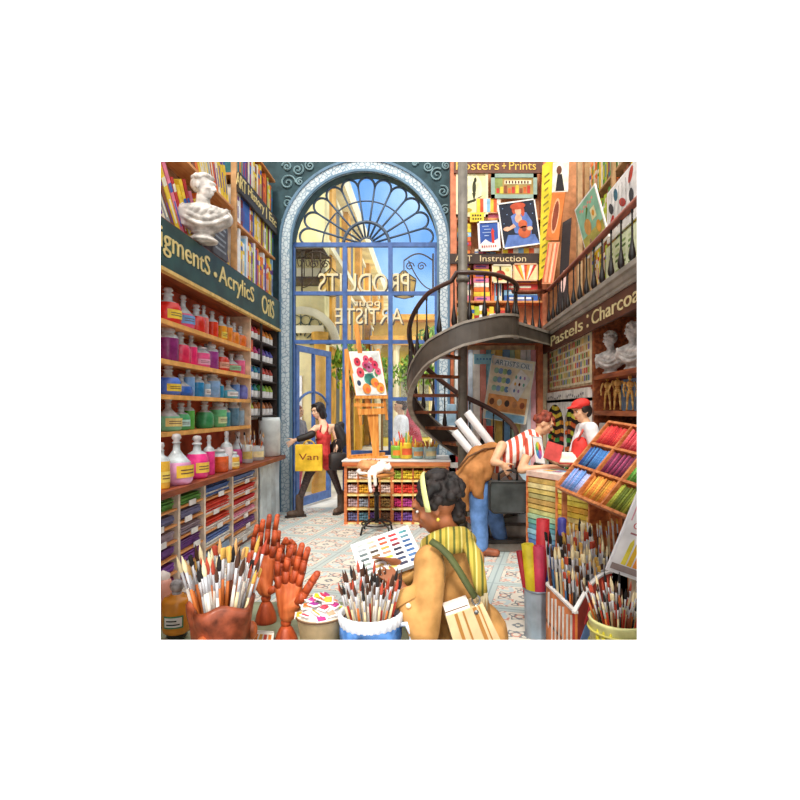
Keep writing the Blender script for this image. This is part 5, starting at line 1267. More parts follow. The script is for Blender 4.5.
jar_plants(406, 7.68, .09, .24, 'yellow paint jar on the pigment counter', 8, [PCO[0], PCO[2], PCO[3]], mat('f0cc2a', .4), 'e8602a')
jar_plants(417.5, 7.7, .085, .17, 'pale blue glass jar on the pigment counter', 8, [PCO[1], PCO[0]], mat('a8d0cc', .3), 'e8a86a')
jar_plants(430, 7.66, .095, .18, 'wide pale glass jar on the pigment counter', 10, [PCO[1], PCO[4], PCO[0]], mat('c0dcd8', .3), 'f0e0a8', .8)
for px, py, c, nm in ((392, 433, 'e8402a', 'red'), (405, 434, 'f08a2a', 'orange'), (402, 441, 'e85a2a', 'vermilion')):
    pass
# round stool with the sleeping cat
sc_ = Vector((-.72, 7.02, 0)); SZ = .80
sl_ = empty('round_stool', sc_, label='round wooden stool on a black iron stem in front of the pigment counter', cat='stool')
mb = MB(Matrix.Translation(sc_)).use(mat('c8843a', .5), True); mb.lathe([(.001, SZ-.04), (.23, SZ-.04), (.255, SZ-.02), (.25, SZ), (.001, SZ)], 24, cap=False); mb.build('seat', sl_)
mb = MB(Matrix.Translation(sc_)).use(BLK, True); mb.lathe([(.03, .13), (.03, .5), (.045, .5), (.045, .54), (.022, .55), (.022, SZ-.04)], 12); mb.build('stem', sl_)
for k in range(4):
    a = PI/4+k*PI/2; c_, s_ = math.cos(a), math.sin(a)
    mb = MB(Matrix.Translation(sc_)).use(BLK, True); mb.tube([(c_*.02, s_*.02, .17), (c_*.12, s_*.12, .16), (c_*.24, s_*.24, .10), (c_*.27, s_*.27, .0)], .014, 6); mb.build('leg', sl_)
mb = MB(Matrix.Translation(sc_)).use(BLK, True); mb.tube([(.2*math.cos(PI*k/12), .2*math.sin(PI*k/12), .12) for k in range(24)], .012, 6, closed=True); mb.build('foot_ring', sl_)
GING = mat('e8a26a', .9, .2, 12); CATW = mat('f8f2ea', .9, .08, 12)
cz = Vector((sc_.x, sc_.y, SZ))
cat_ = empty('sleeping_cat', cz, label='white and ginger cat curled asleep on the round stool', cat='cat')
T = Matrix.Translation(cz)
q = MB(T).use(CATW, True)
q.ell((-.05, .02, .085), (.17, .13, .085)); q.ell((-.14, .0, .09), (.11, .12, .085)); q.ell((.06, -.02, .085), (.11, .10, .08))
q.ell((.15, -.09, .085), (.062, .055, .05)); q.ell((.175, -.13, .07), (.03, .03, .022))
for s in (-1, 1): q.cyl((.15+s*.03-.01, -.075, .11), (.15+s*.04-.01, -.065, .165), .022, .003, 8)
q.chain([(.06, -.12, .05), (.0, -.2, .03), (.0, -.24, -.02), (.01, -.255, -.12)], [.04, .032, .026, .024]); q.chain([(-.04, -.12, .05), (-.07, -.19, .03), (-.07, -.24, -.03), (-.06, -.25, -.17), (-.05, -.25, -.20)], [.045, .034, .026, .022, .026])
q.chain([(-.2, -.05, .06), (-.24, -.12, .03), (-.2, -.18, .02), (-.13, -.2, .02)], [.03, .024, .022, .02])
blob(q, 'cat_body', cat_, .008, 3)
q = MB(T).use(GING, True)
q.ell((-.08, .02, .125), (.155, .13, .055)); q.ell((-.17, -.01, .1), (.09, .12, .082)); q.ell((-.12, -.09, .1), (.06, .045, .05)); q.ell((.15, -.065, .112), (.045, .035, .03))
blob(q, 'ginger_patch', cat_, .008, 2)
q = MB(T).use(mat('b8642a', .9), True)
for i in range(5): x = -.2+i*.055; q.tube([(x+.02*math.sin(t), -.06+t*.035, .155+.03*math.sin(t*.8)-.008*abs(i-2)) for t in range(4)], .008, 5)
q.build('stripes', cat_)
q = MB(T).use(mat('d87a7a', .6), True); q.ell((.19, -.155, .075), (.008, .006, .006), n=8, m=5); q.build('nose', cat_)

# ================================================================ PEOPLE
def hand(q, w_, d, pal, s=1.0, curl=.6, mirror=1, spread=1):
    """palm and five separate curled fingers; w_ wrist, d pointing direction, pal = palm normal"""
    d = Vector(d).normalized(); pal = Vector(pal); pal = (pal-d*pal.dot(d)).normalized(); sd = d.cross(pal)*mirror; w_ = Vector(w_)
    q.cap(w_, .026*s, w_+d*.04*s, .027*s, 8)
    for k in (-1, 0, 1): q.cap(w_+d*.02*s+sd*k*.014*s, .016*s, w_+d*.075*s+sd*k*.024*s, .015*s, 8)
    for i, L in enumerate((.062, .075, .08, .07)):
        o = (i-1.5)*.02*s; b = w_+d*.08*s+sd*o*-1; dr = (d-sd*(i-1.5)*.12*spread).normalized(); p = b; rr = .0095*s
        for k in range(3):
            dr = (dr+pal*curl*(.25+.3*k)).normalized(); n_ = p+dr*L*s*(.45, .32, .23)[k]; q.cap(p, rr, n_, rr*.88, 7); p = n_; rr *= .9
    b = w_+d*.02*s+sd*.022*s; dr = (d*.6+sd*.8).normalized(); p = b; rr = .013*s
    for k in range(3): n_ = p+dr*.032*s; q.cap(p, rr, n_, rr*.86, 7); p = n_; rr *= .88; dr = (dr+d*.35+pal*.25*curl).normalized()
SKIN = mat('e8b48c', .55, .08, 14); SKIND = mat('8a5030', .5, .12, 12); SKINP = mat('f0c4a4', .55, .08, 14)
# ---- woman in red stepping through the doorway
Y0 = 8.12
g = empty('person', W(322, 506, Y0), label='person in a red playsuit and dark tights striding through the doorway with a yellow bag', cat='person'); g.location.z = 0
def G(px, py, dy=0): return W(px, py, Y0+dy)
q = MB().use(SKINP, True)
hc = G(318, 411); Mh = head(q, hc, (-.62, -.76, -.16), (-.1, 0, 1), 1.02)
nb = G(323, 423); q.cap(hc+Vector((.02, .02, -.07)), .05, nb, .052)
shR, shL = G(316, 428, -.08), G(333, 427, .08)
q.cap(nb, .06, G(324, 432), .10); q.cap(shR, .052, shL, .052); q.cap(G(324, 432), .115, G(323, 443), .095); q.cap(G(323, 443), .095, G(322, 455), .12)
hipR, hipL = G(317, 459, -.07), G(326, 459, .07)
kR, kL = G(308, 476, -.12), G(333, 474, .1); aR, aL = G(299.5, 500, -.08), G(341, 496, .22)
elR, wrR = G(306, 437, -.18), G(295, 440, -.22); elL, wrL = G(338, 443, .1), G(334, 455, -.08)
q.cap(shR, .05, elR, .038); q.cap(elR, .037, wrR, .026); q.cap(shL, .05, elL, .038); q.cap(elL, .037, wrL, .026)
hand(q, wrR, (-.8, 0, -.5), (0, -1, 0), 1.0, .5); hand(q, wrL, (-.3, -.2, -.9), (-1, 0, 0), 1.0, .8)
q.chain([hipR, kR, aR], [.095, .06, .042]); q.chain([hipL, kL, aL], [.095, .06, .042])
blob(q, 'body', g, .011, 3); face(g, Mh, '3a2818', 'd83a3a', '1e1410')
q = MB().use(mat('1c1416', .5, .3, 20), True)
HM = Mh
for p_, r_ in (((0, -.03, .06), (.088, .10, .08)), ((.0, -.06, -.0), (.09, .07, .10)), ((.07, -.02, -.05), (.035, .06, .09)), ((-.07, -.02, -.05), (.035, .06, .09)), ((0, .055, .095), (.07, .03, .03)), ((.06, .02, .03), (.03, .06, .06)), ((-.06, .02, .03), (.03, .06, .06)), ((0, -.08, -.08), (.085, .05, .07))): q.ell(HM @ Vector(p_), r_, HM.to_3x3().normalized().to_4x4())
blob(q, 'hair', g, .010, 2)
q = MB().use(mat('d83838', .7, .15, 12), True)
q.cap(G(320.5, 436, -.07), .07, G(327, 436, .0), .07); q.cap(G(324, 437), .118, G(323, 445), .105); q.cap(G(323, 445), .105, G(322, 454), .132); q.ell(G(319.5, 433, -.08), .05); q.ell(G(326, 433, -.06), .05)
q.cap(hipR, .118, hipR.lerp(kR, .38), .108); q.cap(hipL, .118, hipL.lerp(kL, .35), .108); q.cap(hipR, .12, hipL, .12)
blob(q, 'playsuit', g, .011, 3)
q = MB().use(mat('c82a30', .7), True); q.tube([G(320, 431, -.13), G(321, 426, -.09), nb+Vector((-.03, .03, .0))], .012, 6); q.tube([G(327, 431, -.11), G(328, 426, -.05), nb+Vector((.05, .04, .0))], .012, 6); q.build('straps', g)
q = MB().use(mat('4a3a3a', .6, .3, 40), True)
q.chain([hipR.lerp(kR, .3), kR, aR], [.092, .064, .046]); q.chain([hipL.lerp(kL, .3), kL, aL], [.092, .064, .046]); blob(q, 'tights', g, .011, 2)
for a_, d_ in ((aR, Vector((-.88, -.35, -.0))), (aL, Vector((-.35, -.9, 0)))):
    q = MB().use(mat('5a4638', .6, .2), True); f_ = Vector((a_.x, a_.y, .055)); q.cap(a_+Vector((0, 0, .04)), .062, f_, .06); q.cap(f_, .055, f_+d_*.16, .045); q.cap(f_-d_*.03, .05, f_+d_*.1, .052); bt = blob(q, 'boot', g, .010, 2)
    q = MB().use(mat('2e2620', .6)); M = frame((f_.x, f_.y, .0), d_, Vector((-d_.y, d_.x, 0))); q.poly([(-.10, -.05), (.16, -.055), (.22, -.02), (.22, .02), (.16, .055), (-.10, .05)], M, .028, .028); q.build('boot_sole', bt)
q = MB().use(mat('241e1e', .6, .25, 8), True)      # black jacket slipped off the shoulders
q.cap(G(312, 434, -.15), .062, elR, .056); q.cap(elR, .056, elR.lerp(wrR, .62), .05)
q.cap(G(337, 428, .10), .075, G(343, 440, .1), .09); q.cap(G(343, 440, .1), .09, G(336, 452, .08), .06); q.cap(G(341, 425, .16), .06, G(338, 445, .2), .09); q.cap(G(337, 445, .18), .09, G(332, 468, .2), .07)
q.cap(G(318, 440, .12), .04, G(330, 448, .2), .06); q.cap(G(332, 455, .2), .08, G(334, 478, .22), .05); blob(q, 'jacket', g, .012, 3)
def bag(c, w_, h_, d_, M, colr, label, name='shopping_bag', cat='bag', handle=.12, text=None, tcol='8a2a14', bev=.01, round_=False):
    root = empty(name, c, label=label, cat=cat)
    Mx = Matrix.Translation(c) @ M
    q = MB().use(mat(colr, .6, .15, 8))
    if round_:
        q.smooth = True; q.box((-w_/2, -d_/2, 0), (w_/2, d_/2, h_*.9), Mx, bev=.03); q.ell((0, 0, h_*.45), (w_*.47, d_*.62, h_*.42), None) if 0 else None
    else: q.box((-w_/2, -d_/2, 0), (w_/2, d_/2, h_), Mx, bev=bev)
    q.build('bag_body', root)
    for s in (-1, 1):
        q = MB().use(mat('2a2020', .6) if round_ else mat('d8a81e', .6), True); q.tube([Mx @ Vector((w_*.22*math.cos(PI*k/8), s*d_*.3, h_*.9+handle*math.sin(PI*k/8))) for k in range(9)], .009, 6); q.build('handle', root)
    if text:
        q = MB().use(mat(tcol, .7)); textmb(q, text, Mx @ frame((-w_*.36, -d_/2-.002, h_*.42), (1, 0, 0), (0, 0, 1)), w_*.72, h_*.24, .002); q.build('lettering', root)
    return root
bc = G(309, 471, -.30); bag(bc, .40, .40, .08, Matrix.Rotation(.1, 4, 'Z'), 'f4c41e', 'yellow carrier bag with dark red scribbled writing held by the woman in red', text='Van', handle=.10)
bc = G(337.5, 470, -.16); bag(bc, .25, .30, .14, Matrix.Rotation(.5, 4, 'Z'), '2a2424', 'black leather handbag hanging from the arm of the woman in red', 'handbag', round_=True, handle=.2)
# ---- passers-by outside, dog
def simple_person(px, feet, Y, h, top, bottom, hair, label, facing=(0, -1, 0), stride=.12, arm=.1):
    b = Vector(((px-CX)*Y/F, Y, 0)); g = empty('person', b, label=label, cat='person'); k = h/1.75; T = Matrix.Translation(b) @ Matrix.Rotation(math.atan2(facing[1], facing[0])-PI/2, 4, 'Z') @ Matrix.Scale(k, 4)
    q = MB(T).use(SKIN, True); Mh = head(q, (0, .02, 1.62), (0, 1, 0), (0, 0, 1))
    q.cap((0, 0, 1.54), .05, (0, 0, 1.44), .06); q.cap((-.15, 0, 1.40), .05, (.15, 0, 1.40), .05); q.cap((0, 0, 1.35), .12, (0, 0, 1.02), .13)
    for s in (-1, 1):
        q.chain([(s*.09, 0, .92), (s*.1, s*stride*.6+.03, .5), (s*.1, s*stride-.04, .08)], [.09, .06, .04]); q.cap((s*.1, s*stride-.04, .04), .035, (s*.1, s*stride+.12, .03), .03)
        el = (s*.24, -s*arm*.4, 1.12); wr = (s*.24, s*-arm+.12, .90); q.chain([(s*.18, 0, 1.40), el, wr], [.05, .038, .028]); hand(q, wr, (0, .3, -1), (-s, 0, 0), 1, .5, s)
    blob(q, 'body', g, .013, 2); face(g, Mh, T=Matrix())if 0 else face(g, Mh, T=T)
    q = MB(T).use(mat(top, .7, .12), True); q.cap((-.15, 0, 1.395), .062, (.15, 0, 1.395), .062); q.cap((0, 0, 1.35), .137, (0, 0, .95), .15)
    for s in (-1, 1): q.chain([(s*.18, 0, 1.39), (s*.24, -s*arm*.4, 1.12), (s*.24, s*-arm*.8+.08, .98)], [.062, .05, .042])
    blob(q, 'shirt', g, .013, 2)
    q = MB(T).use(mat(bottom, .7, .12), True); q.cap((-.06, 0, .95), .12, (.06, 0, .95), .12)
    for s in (-1, 1): q.chain([(s*.09, 0, .9), (s*.1, s*stride*.6+.03, .5), (s*.1, s*stride-.04, .12)], [.11, .08, .062])
    blob(q, 'trousers', g, .013, 2)
    q = MB(T).use(mat(hair, .6, .25, 20), True); q.ell((0, -.0, 1.68), (.083, .10, .07)); q.ell((0, -.04, 1.63), (.085, .075, .09)); blob(q, 'hair', g, .012, 2)
    return g
simple_person(401, 0, 9.6, 1.86, 'f6f6f4', 'eef0f2', '4a2e1e', 'person dressed in white walking outside, seen between the easel and the stair', (-.9, -.3, 0), .18)
simple_person(297.5, 0, 10.0, 1.75, '8a8e94', 'c83048', '8a4a2a', 'person with brown hair in a grey top passing outside behind the open door', (.8, -.3, 0), .1)
cpz = W(411, 442, 10.2)
um = empty('cafe_parasol', (cpz.x, 10.2, 0), label='folded crimson cafe parasol outside the window behind the stair', cat='parasol')
q = MB().use(mat('b83a4a', .8, .2), True); q.lathe([(.30, .75), (.24, 1.0), (.12, 1.5), (.03, 1.85)], 14, Matrix.Translation((cpz.x, 10.2, 0))); q.build('canopy', um)
q = MB().use(mat('f0e8e0', .6), True); q.cyl((cpz.x, 10.2, 0), (cpz.x, 10.2, 1.95), .02, n=8); q.lathe([(.18, 0), (.18, .06), (.02, .08)], 14, Matrix.Translation((cpz.x, 10.2, 0))); q.build('pole', um)
dY = 10.6; dc = W(374, 437, dY); dg_ = empty('dog', (dc.x, dY, 0), label='tan dog walking outside the window behind the easel', cat='dog')
D0 = Vector((dc.x, dY, .55)); T = Matrix.Translation(D0) @ Matrix.Scale(1.15, 4); q = MB(T).use(mat('b08a4e', .9, .2, 10), True)
q.cap((-.16, 0, .0), .095, (.0, 0, .0), .085); q.cap((.0, 0, .0), .085, (.2, 0, .01), .07); q.cap((-.2, 0, .04), .06, (-.29, 0, .12), .045); q.ell((-.32, 0, .14), (.06, .05, .05)); q.cap((-.35, 0, .125), .032, (-.42, 0, .105), .022)
for s in (-1, 1): q.ell((-.30, s*.045, .14), (.02, .012, .045)); q.chain([(-.16, s*.05, -.05), (-.17-s*.05, s*.05, -.22), (-.18-s*.1, s*.05, -.44)], [.045, .028, .02]); q.cap((-.18-s*.1, s*.05, -.455), .02, (-.22-s*.1, s*.05, -.458), .016)
for s in (-1, 1): q.chain([(.2, s*.05, -.02), (.16+s*.04, s*.05, -.17), (.27+s*.06, s*.05, -.30), (.24+s*.08, s*.05, -.45)], [.06, .036, .022, .018]); q.cap((.24+s*.08, s*.05, -.455), .02, (.2+s*.08, s*.05, -.458), .016)
q.chain([(.26, 0, .04), (.36, 0, .06), (.44, 0, .0)], [.022, .017, .01]); blob(q, 'dog_body', dg_, .010, 2)

# ---- customer leaning over the counter in a striped top
Yc = 6.0
g = empty('person', (.70, Yc, 0), label='person in a red-striped top and jeans bending over the paper counter', cat='person')
def K(px, py, dy=0): return W(px, py, Yc+dy)
hip = K(480, 482); chest = K(515, 452); sh = K(531, 441); nk = K(536, 436, -.02); hc = K(544, 424, -.03)
kn1, kn2 = K(479, 516, -.12), K(494, 514, .12); an1, an2 = Vector((K(481, 548, -.12).x, Yc-.12, .09)), Vector((K(501, 545, .14).x, Yc+.14, .09))
sN, sF = sh+Vector((-.02, -.19, 0)), sh+Vector((0, .19, .0))
q = MB().use(SKIN, True)
Mh = head(q, hc, (.86, -.25, -.42), (.35, 0, .9), 1.05)
q.cap(hc+Vector((-.04, 0, -.06)), .052, nk, .055); q.cap(nk, .06, sh, .09); q.cap(sh, .12, chest, .14); q.cap(chest, .14, hip, .13); q.cap(sN, .06, sF, .06)
eN, wN = K(521, 470, -.30), K(552, 467, -.38); q.chain([sN, eN, wN], [.058, .046, .032]); hand(q, wN, (.9, .05, -.1), (0, 0, -1), 1.1, .3)
eF, wF = K(495, 446, .22), K(500, 472, .0); 
eF, wF = K(556, 462, .12), K(574, 466, -.1); q.chain([sF, eF, wF], [.055, .044, .032]); hand(q, wF, (.9, -.1, -.1), (0, 0, -1), 1.1, .3, -1)
q.chain([hip+Vector((0, -.08, 0)), kn1, an1], [.11, .07, .045]); q.chain([hip+Vector((0, .08, 0)), kn2, an2], [.11, .07, .045]); 
blob(q, 'body', g, .012, 3); face(g, Mh, '4a3018', 'c05a4a', '6a2a14')
q = MB().use(mat('8a3418', .7, .35, 22), True); rr = random.Random(4)
for i in range(26):
    a = rr.uniform(0, 2*PI); e = rr.uniform(-.2, 1.4); v = Vector((math.cos(a)*math.cos(e)*.08, math.sin(a)*math.cos(e)*.10-.012, math.sin(e)*.105+.02))
    if v.y > .055 and v.z < .075: continue
    q.ell(Mh @ v, .034, n=8, m=6)
q.ell(Mh @ Vector((0, -.028, .035)), (.086, .094, .088), Mh.to_3x3().normalized().to_4x4())
blob(q, 'hair', g, .010, 2)
STR = stripes(['f6efe6', 'c8503a'], 0, 13, name='striped_jersey', widths=[0, .52])
q = MB().use(STR, True)
q.cap(nk+Vector((-.03, 0, -.02)), .085, sh, .118); q.cap(sh, .138, chest, .158); q.cap(chest, .158, K(494, 466), .15); q.cap(sN, .078, sF, .078); q.cap(sN, .08, sN.lerp(eN, .38), .07); q.cap(sF, .08, sF.lerp(eF, .4), .07)
blob(q, 'striped_top', g, .012, 3)
q = MB().use(mat('5a86c4', .8, .2, 8), True)
q.cap(hip+Vector((0, -.07, 0)), .15, hip+Vector((0, .07, 0)), .15); q.chain([hip+Vector((0, -.08, 0)), kn1, an1+Vector((0, 0, .03))], [.14, .105, .085]); q.chain([hip+Vector((0, .08, 0)), kn2, an2+Vector((0, 0, .03))], [.14, .105, .085])
blob(q, 'jeans', g, .012, 3)
for a_ in (an1, an2):
    q = MB().use(mat('9a5230', .6, .2), True); q.cap(a_+Vector((-.02, 0, -.03)), .05, a_+Vector((.17, -.04, -.045)), .042); blob(q, 'shoe', g, .010, 2)
# tan jacket tied over hips
q = MB().use(mat('b8793a', .8, .2, 7), True)
q.cap(K(462, 478, -.16), .10, K(478, 455, -.13), .11); q.cap(K(478, 455, -.12), .10, K(492, 452, .0), .12); q.cap(K(462, 480, .06), .12, K(480, 456, .08), .12)
q.chain([K(462, 480, -.18), K(462, 495, -.18), K(467, 509, -.17)], [.10, .08, .03]); q.chain([K(478, 470, -.2), K(478, 492, -.19), K(484, 502, -.18)], [.10, .07, .02]); q.chain([K(490, 458, -.16), K(486, 475, -.2)], [.09, .07])
q.cap(K(470, 470, -.15), .13, K(484, 462, -.12), .13)
jk = blob(q, 'tan_jacket', g, .012, 3)
q = MB().use(mat('6a4420', .7), True); q.tube([K(457, 470, -.30), K(468, 457, -.28), K(484, 449, -.22), K(495, 448, -.1)], .012, 6); q.build('jacket_seam', g)
# portfolio-style dark bag in the hand that hangs down
bg_ = empty('work_bag', K(508, 511, -.30), label='large dark grey bag hanging beside the customer in the striped top', cat='bag')
Mx = Matrix.Translation(K(508, 512, -.30))
q = MB().use(mat('3e4444', .5, .25, 6)); pts = [(-.17, .0), (.17, .0), (.215, .04), (.215, .30), (.19, .345), (-.19, .345), (-.215, .30), (-.215, .04)]
q.poly(pts, Mx @ frame((0, 0, 0), (1, 0, 0), (0, 0, 1)), .07, .14); q.build('bag_body', bg_)
q = MB().use(mat('1e2020', .5), True); q.tube([Mx @ Vector((x, -.075, z)) for x, z in [(p[0]*.97, p[1]*.97+.005) for p in pts]], .01, 6, closed=True); q.build('piping', bg_)
q = MB().use(mat('1e1a1a', .5), True); q.tube([Mx @ Vector((-.1, 0, .345)), Mx @ Vector((-.1, 0, .42)), Mx @ Vector((-.04, 0, .46)), Mx @ Vector((.04, 0, .46)), Mx @ Vector((.1, 0, .42)), Mx @ Vector((.1, 0, .345))], .014, 8); q.build('handle', bg_)
# the other arm of the customer, hanging to the bag
q = MB().use(SKIN, True)
top = Mx @ Vector((-.02, 0, .47)); q.chain([K(502, 446, -.17), K(494, 462, -.26), top+Vector((-.05, 0, .06))], [.06, .046, .032]); hand(q, top+Vector((-.05, 0, .06)), (.6, 0, -.7), (0, 1, 0), 1.1, .7)
blob(q, 'lowered_arm', g, .010, 2)
# rolled white papers carried behind
for i, (a, b, r) in enumerate((((467, 412), (520, 482), .05), ((458, 420), (510, 488), .052), ((455, 432), (500, 486), .05))):
    A, B_ = W(a[0], a[1], 6.42+.0*i), W(b[0], b[1], 6.30)
    A.y += .04*i; q = MB().use(mat('f4f4f6', .7, .06), True)
    d = (B_-A); L = d.length; q.lathe([(r, 0), (r, L), (r*.82, L), (r*.82, 0)], 18, Matrix.Translation(A) @ rot_to(d), cap=False); q.smooth = False; q.lathe([(r*.82, 0), (r, 0)], 18, Matrix.Translation(A) @ rot_to(d), cap=False); q.lathe([(r*.5, .02), (r*.5, L-.02)], 12, Matrix.Translation(A) @ rot_to(d), cap=False)
    tag(q.build('paper_roll'), f'long white roll of paper under the customer\'s arm, {["topmost","middle","lowest"][i]} of three', 'paper roll', 'white paper rolls')
# sheet with a colour wheel
def d_wheel(q, M):
    for i in range(10):
        a0_, a1_ = 2*PI*i/10, 2*PI*(i+1)/10; q.use(mat(['e84a5a', 'e87a3a', 'f0c83a', '9ac83a', '4aa85a', '3aa0b0', '3a7ac0', '6a5ab8', 'a05ab0', 'd85a9a'][i], .7)); q.poly([(0, 0), (.36*math.cos(a0_), .36*math.sin(a0_)), (.36*math.cos(a1_), .36*math.sin(a1_))], M, L_[1])
slab([K(533, 436, -.30), K(541, 438, -.34), K(546, 464, -.34), K(535, 463, -.30)], 'white card with a rainbow colour wheel in front of the customer', 'colour_card', 'card', 'f4f8fa', d_wheel, 'b8c8d0')
# ---- seller in red apron and red cap
Ys = 5.62
g = empty('person', (1.66, Ys, 0), label='person in a white shirt, red apron and red cap serving behind the counter', cat='person')
def Q(px, py, dy=0): return W(px, py, Ys+dy)
hc = Q(582, 411); q = MB().use(SKIN, True); Mh = head(q, hc, (-.93, -.3, -.2), (-.1, 0, 1), 1.0)
nk = Q(586, 424); hipS = Q(586, 482); q.cap(hc+Vector((.02, .02, -.07)), .05, nk, .055); chS = Q(587, 442)
sN, sF = Q(591, 429, -.18), Q(582, 429, .16)
q.cap(sN, .055, sF, .055); q.cap(chS, .13, hipS, .13)
eN, wN = Q(597, 455, -.22), Q(580, 470, -.36); q.chain([sN, eN, wN], [.055, .045, .03]); hand(q, wN, (-.7, -.1, -.6), (-.5, 0, -.8), 1.05, .3)
eF, wF = Q(574, 452, .10), Q(570, 457, -.05); q.chain([sF, eF, wF], [.052, .042, .03]); hand(q, wF, (-1, -.2, .1), (0, 0, 1), 1.05, .5, -1)
for s in (-1, 1): q.chain([hipS+Vector((0, s*.08, 0)), Vector((hipS.x, Ys+s*.1, .48)), Vector((hipS.x, Ys+s*.1, .08))], [.1, .065, .045]); q.cap((hipS.x, Ys+s*.1, .045), .04, (hipS.x-.14, Ys+s*.1, .035), .035)
blob(q, 'body', g, .012, 3); face(g, Mh, '3a2818', 'c0504a', '2a1a12')
q = MB().use(mat('f2f2f8', .8, .1, 8), True); q.cap(sN, .075, sF, .075); q.cap(chS, .15, hipS, .15); q.cap(nk+Vector((0, 0, -.04)), .08, chS, .14); q.chain([sN, eN], [.078, .062]); q.cap(eN, .062, eN.lerp(wN, .2), .056); q.chain([sF, eF], [.072, .06]); blob(q, 'white_shirt', g, .012, 3)
q = MB().use(mat('3a4a70', .8, .1, 8), True)
for s in (-1, 1): q.chain([hipS+Vector((0, s*.06, -.05)), Vector((hipS.x, Ys+s*.1, .48)), Vector((hipS.x, Ys+s*.1, .12))], [.13, .09, .07])
blob(q, 'trousers', g, .013, 2)
q = MB().use(mat('d42a22', .7, .15, 8), True); q.cap(Q(581, 446, -.10), .10, Q(581, 470, -.10), .125); q.cap(Q(581, 446, -.02), .10, Q(581, 476, -.02), .13); blob(q, 'red_apron', g, .011, 2)
q = MB().use(mat('d8584a', .7), True); q.tube([Q(578, 440, -.16), Q(583, 430, -.15), Q(588, 425, -.08)], .012, 6); q.build('apron_strap', g)
q = MB().use(mat('2a1e18', .6, .3, 20), True)
for p_, r_ in (((0, -.05, .0), (.084, .06, .085)), ((.07, -.0, .02), (.02, .05, .05)), ((-.07, .0, .02), (.02, .05, .05)), ((0, .03, .09), (.07, .05, .02))): q.ell(Mh @ Vector(p_), r_, Mh.to_3x3().normalized().to_4x4())
blob(q, 'hair', g, .010, 2)
q = MB().use(mat('d8281e', .7, .1), True); RM = Mh.to_3x3().normalized().to_4x4(); q.ell(Mh @ Vector((0, -.0, .075)), (.094, .108, .065), RM); q.ell(Mh @ Vector((0, .10, .062)), (.072, .075, .014), RM); blob(q, 'red_cap', g, .009, 2)
# open book with a red cover in the seller's hand
ob = empty('open_book', Q(562, 458, -.25), label='open book with a red cover held by the seller in the red cap', cat='book')
A = Q(561, 452, -.25)
Ma = frame(A, (-1, -.25, .28), (.05, .3, .6)); 
q = MB().use(mat('c8322a', .6)); M1 = frame(Q(559, 463, -.3), (-.9, .1, .30), (-.05, .35, .9)); q.rect(0, 0, .17, .19, M1, 0, .012); M2 = frame(Q(559, 463, -.3), (.93, .1, -.05), (-.05, .85, .5)); q.rect(0, 0, .22, .19, M2, 0, .012); q.build('cover', ob)
q = MB().use(mat('f4ecd8', .8)); q.rect(.004, .006, .165, .184, M1, .014, .012); q.rect(.004, .006, .21, .184, M2, .014, .012); q.build('pages', ob)
# ---- counter with stripes of coloured paper
CP = [(1.00, 5.42), (1.46, 4.62), (1.86, 4.85), (1.52, 5.36), (1.40, 5.72)]; CTZ = 1.02
ct = empty('paper_counter', (1.4, 5.1, 0), label='counter faced with colourful sheaves of paper where the customer leans', cat='counter')
q = MB().use(ORW); q.poly([(1.04, 5.42), (1.47, 4.68), (1.80, 4.87), (1.48, 5.34), (1.38, 5.66)], Matrix.Translation((0, 0, CTZ-.05)), 0, CTZ-.05); q.build('carcass', ct)
q = MB().use(mat('e8c8b8', .4, .15)); q.poly(CP, Matrix.Translation((0, 0, CTZ)), 0, .05); q.build('counter_top', ct)
A, B_ = Vector((1.04, 5.42, 0)), Vector((1.47, 4.68, 0)); MF = frame(A+Vector((-.0, -.0, 0)), B_-A, (0, 0, 1)); LW = (B_-A).length
SC1 = ['3a5aa0', '5a80c8', '8ab0e0', '4a78b8', '6aa0c8', '8fc0d0', '5a9aa8', '6ab0a0', 'a8c8a0', 'c8c880', 'd8b860', 'c09a50', 'b8b070', 'd8c068', 'e8d898', 'c8a858']
SC2 = ['b8281e', 'd83a1e', 'e8501e', 'e8642a', 'f0842a', 'c86a3a', 'f0a03a', 'd89048', 'f0b83a', 'e8d080', 'f0cc3a', 'e8b030', 'f4dc50', 'f0d858', 'f8e898', 'e8d060']
for s, (x0, x1, SC) in enumerate(((.02, LW*.49, SC1), (LW*.53, LW-.02, SC2))):
    n = len(SC)
    for i, c in enumerate(SC):
        q = MB().use(mat(c, .7, .2, 10)); z0 = .12+i*(.84/n); q.rect(x0, z0+.003, x1, z0+.84/n*.9, MF, .035+.006*(i % 3), .03)
        tag(q.build('paper_sheaf'), f'sheaf of {["blue to ochre","red to yellow"][s]} paper, {ordw(i)} from the bottom, {["left","right"][s]} half of the paper counter', 'paper', 'paper sheaves in the counter front')
boxes_ = [(0, .015), (LW*.5, LW*.52), (LW-.015, LW)]
for a_, b_2 in boxes_: q = MB().use(ORW); q.rect(a_, 0, b_2, CTZ-.05, MF, .05, .05); q.build('upright', ct)
def d_mag(q, M):
    for i, (x, y, w_, h_, c) in enumerate(((-.4, -.3, .35, .5, 'e8a83a'), (0, .1, .4, .3, '4a8ac0'), (.05, -.35, .35, .3, 'b85a8a'), (-.4, .28, .3, .15, '5a9a4a'))): q.use(mat(c, .7)); q.rect(x, y, x+w_, y+h_, M, L_[i])
def flat(x, y, w_, h_, a, label, name, cat, col, z=CTZ+.003, draw=d_mag):
    c = Vector((x, y, z)); X = Vector((math.cos(a), math.sin(a), 0)); Y_ = Vector((-math.sin(a), math.cos(a), 0)); k = .004; X *= w_/2; Y_ *= h_/2; U = Vector((0, 0, k))
    return slab([c-X+Y_+U, c+X+Y_+U, c+X-Y_+U, c-X-Y_+U], label, name, cat, col, draw, col)
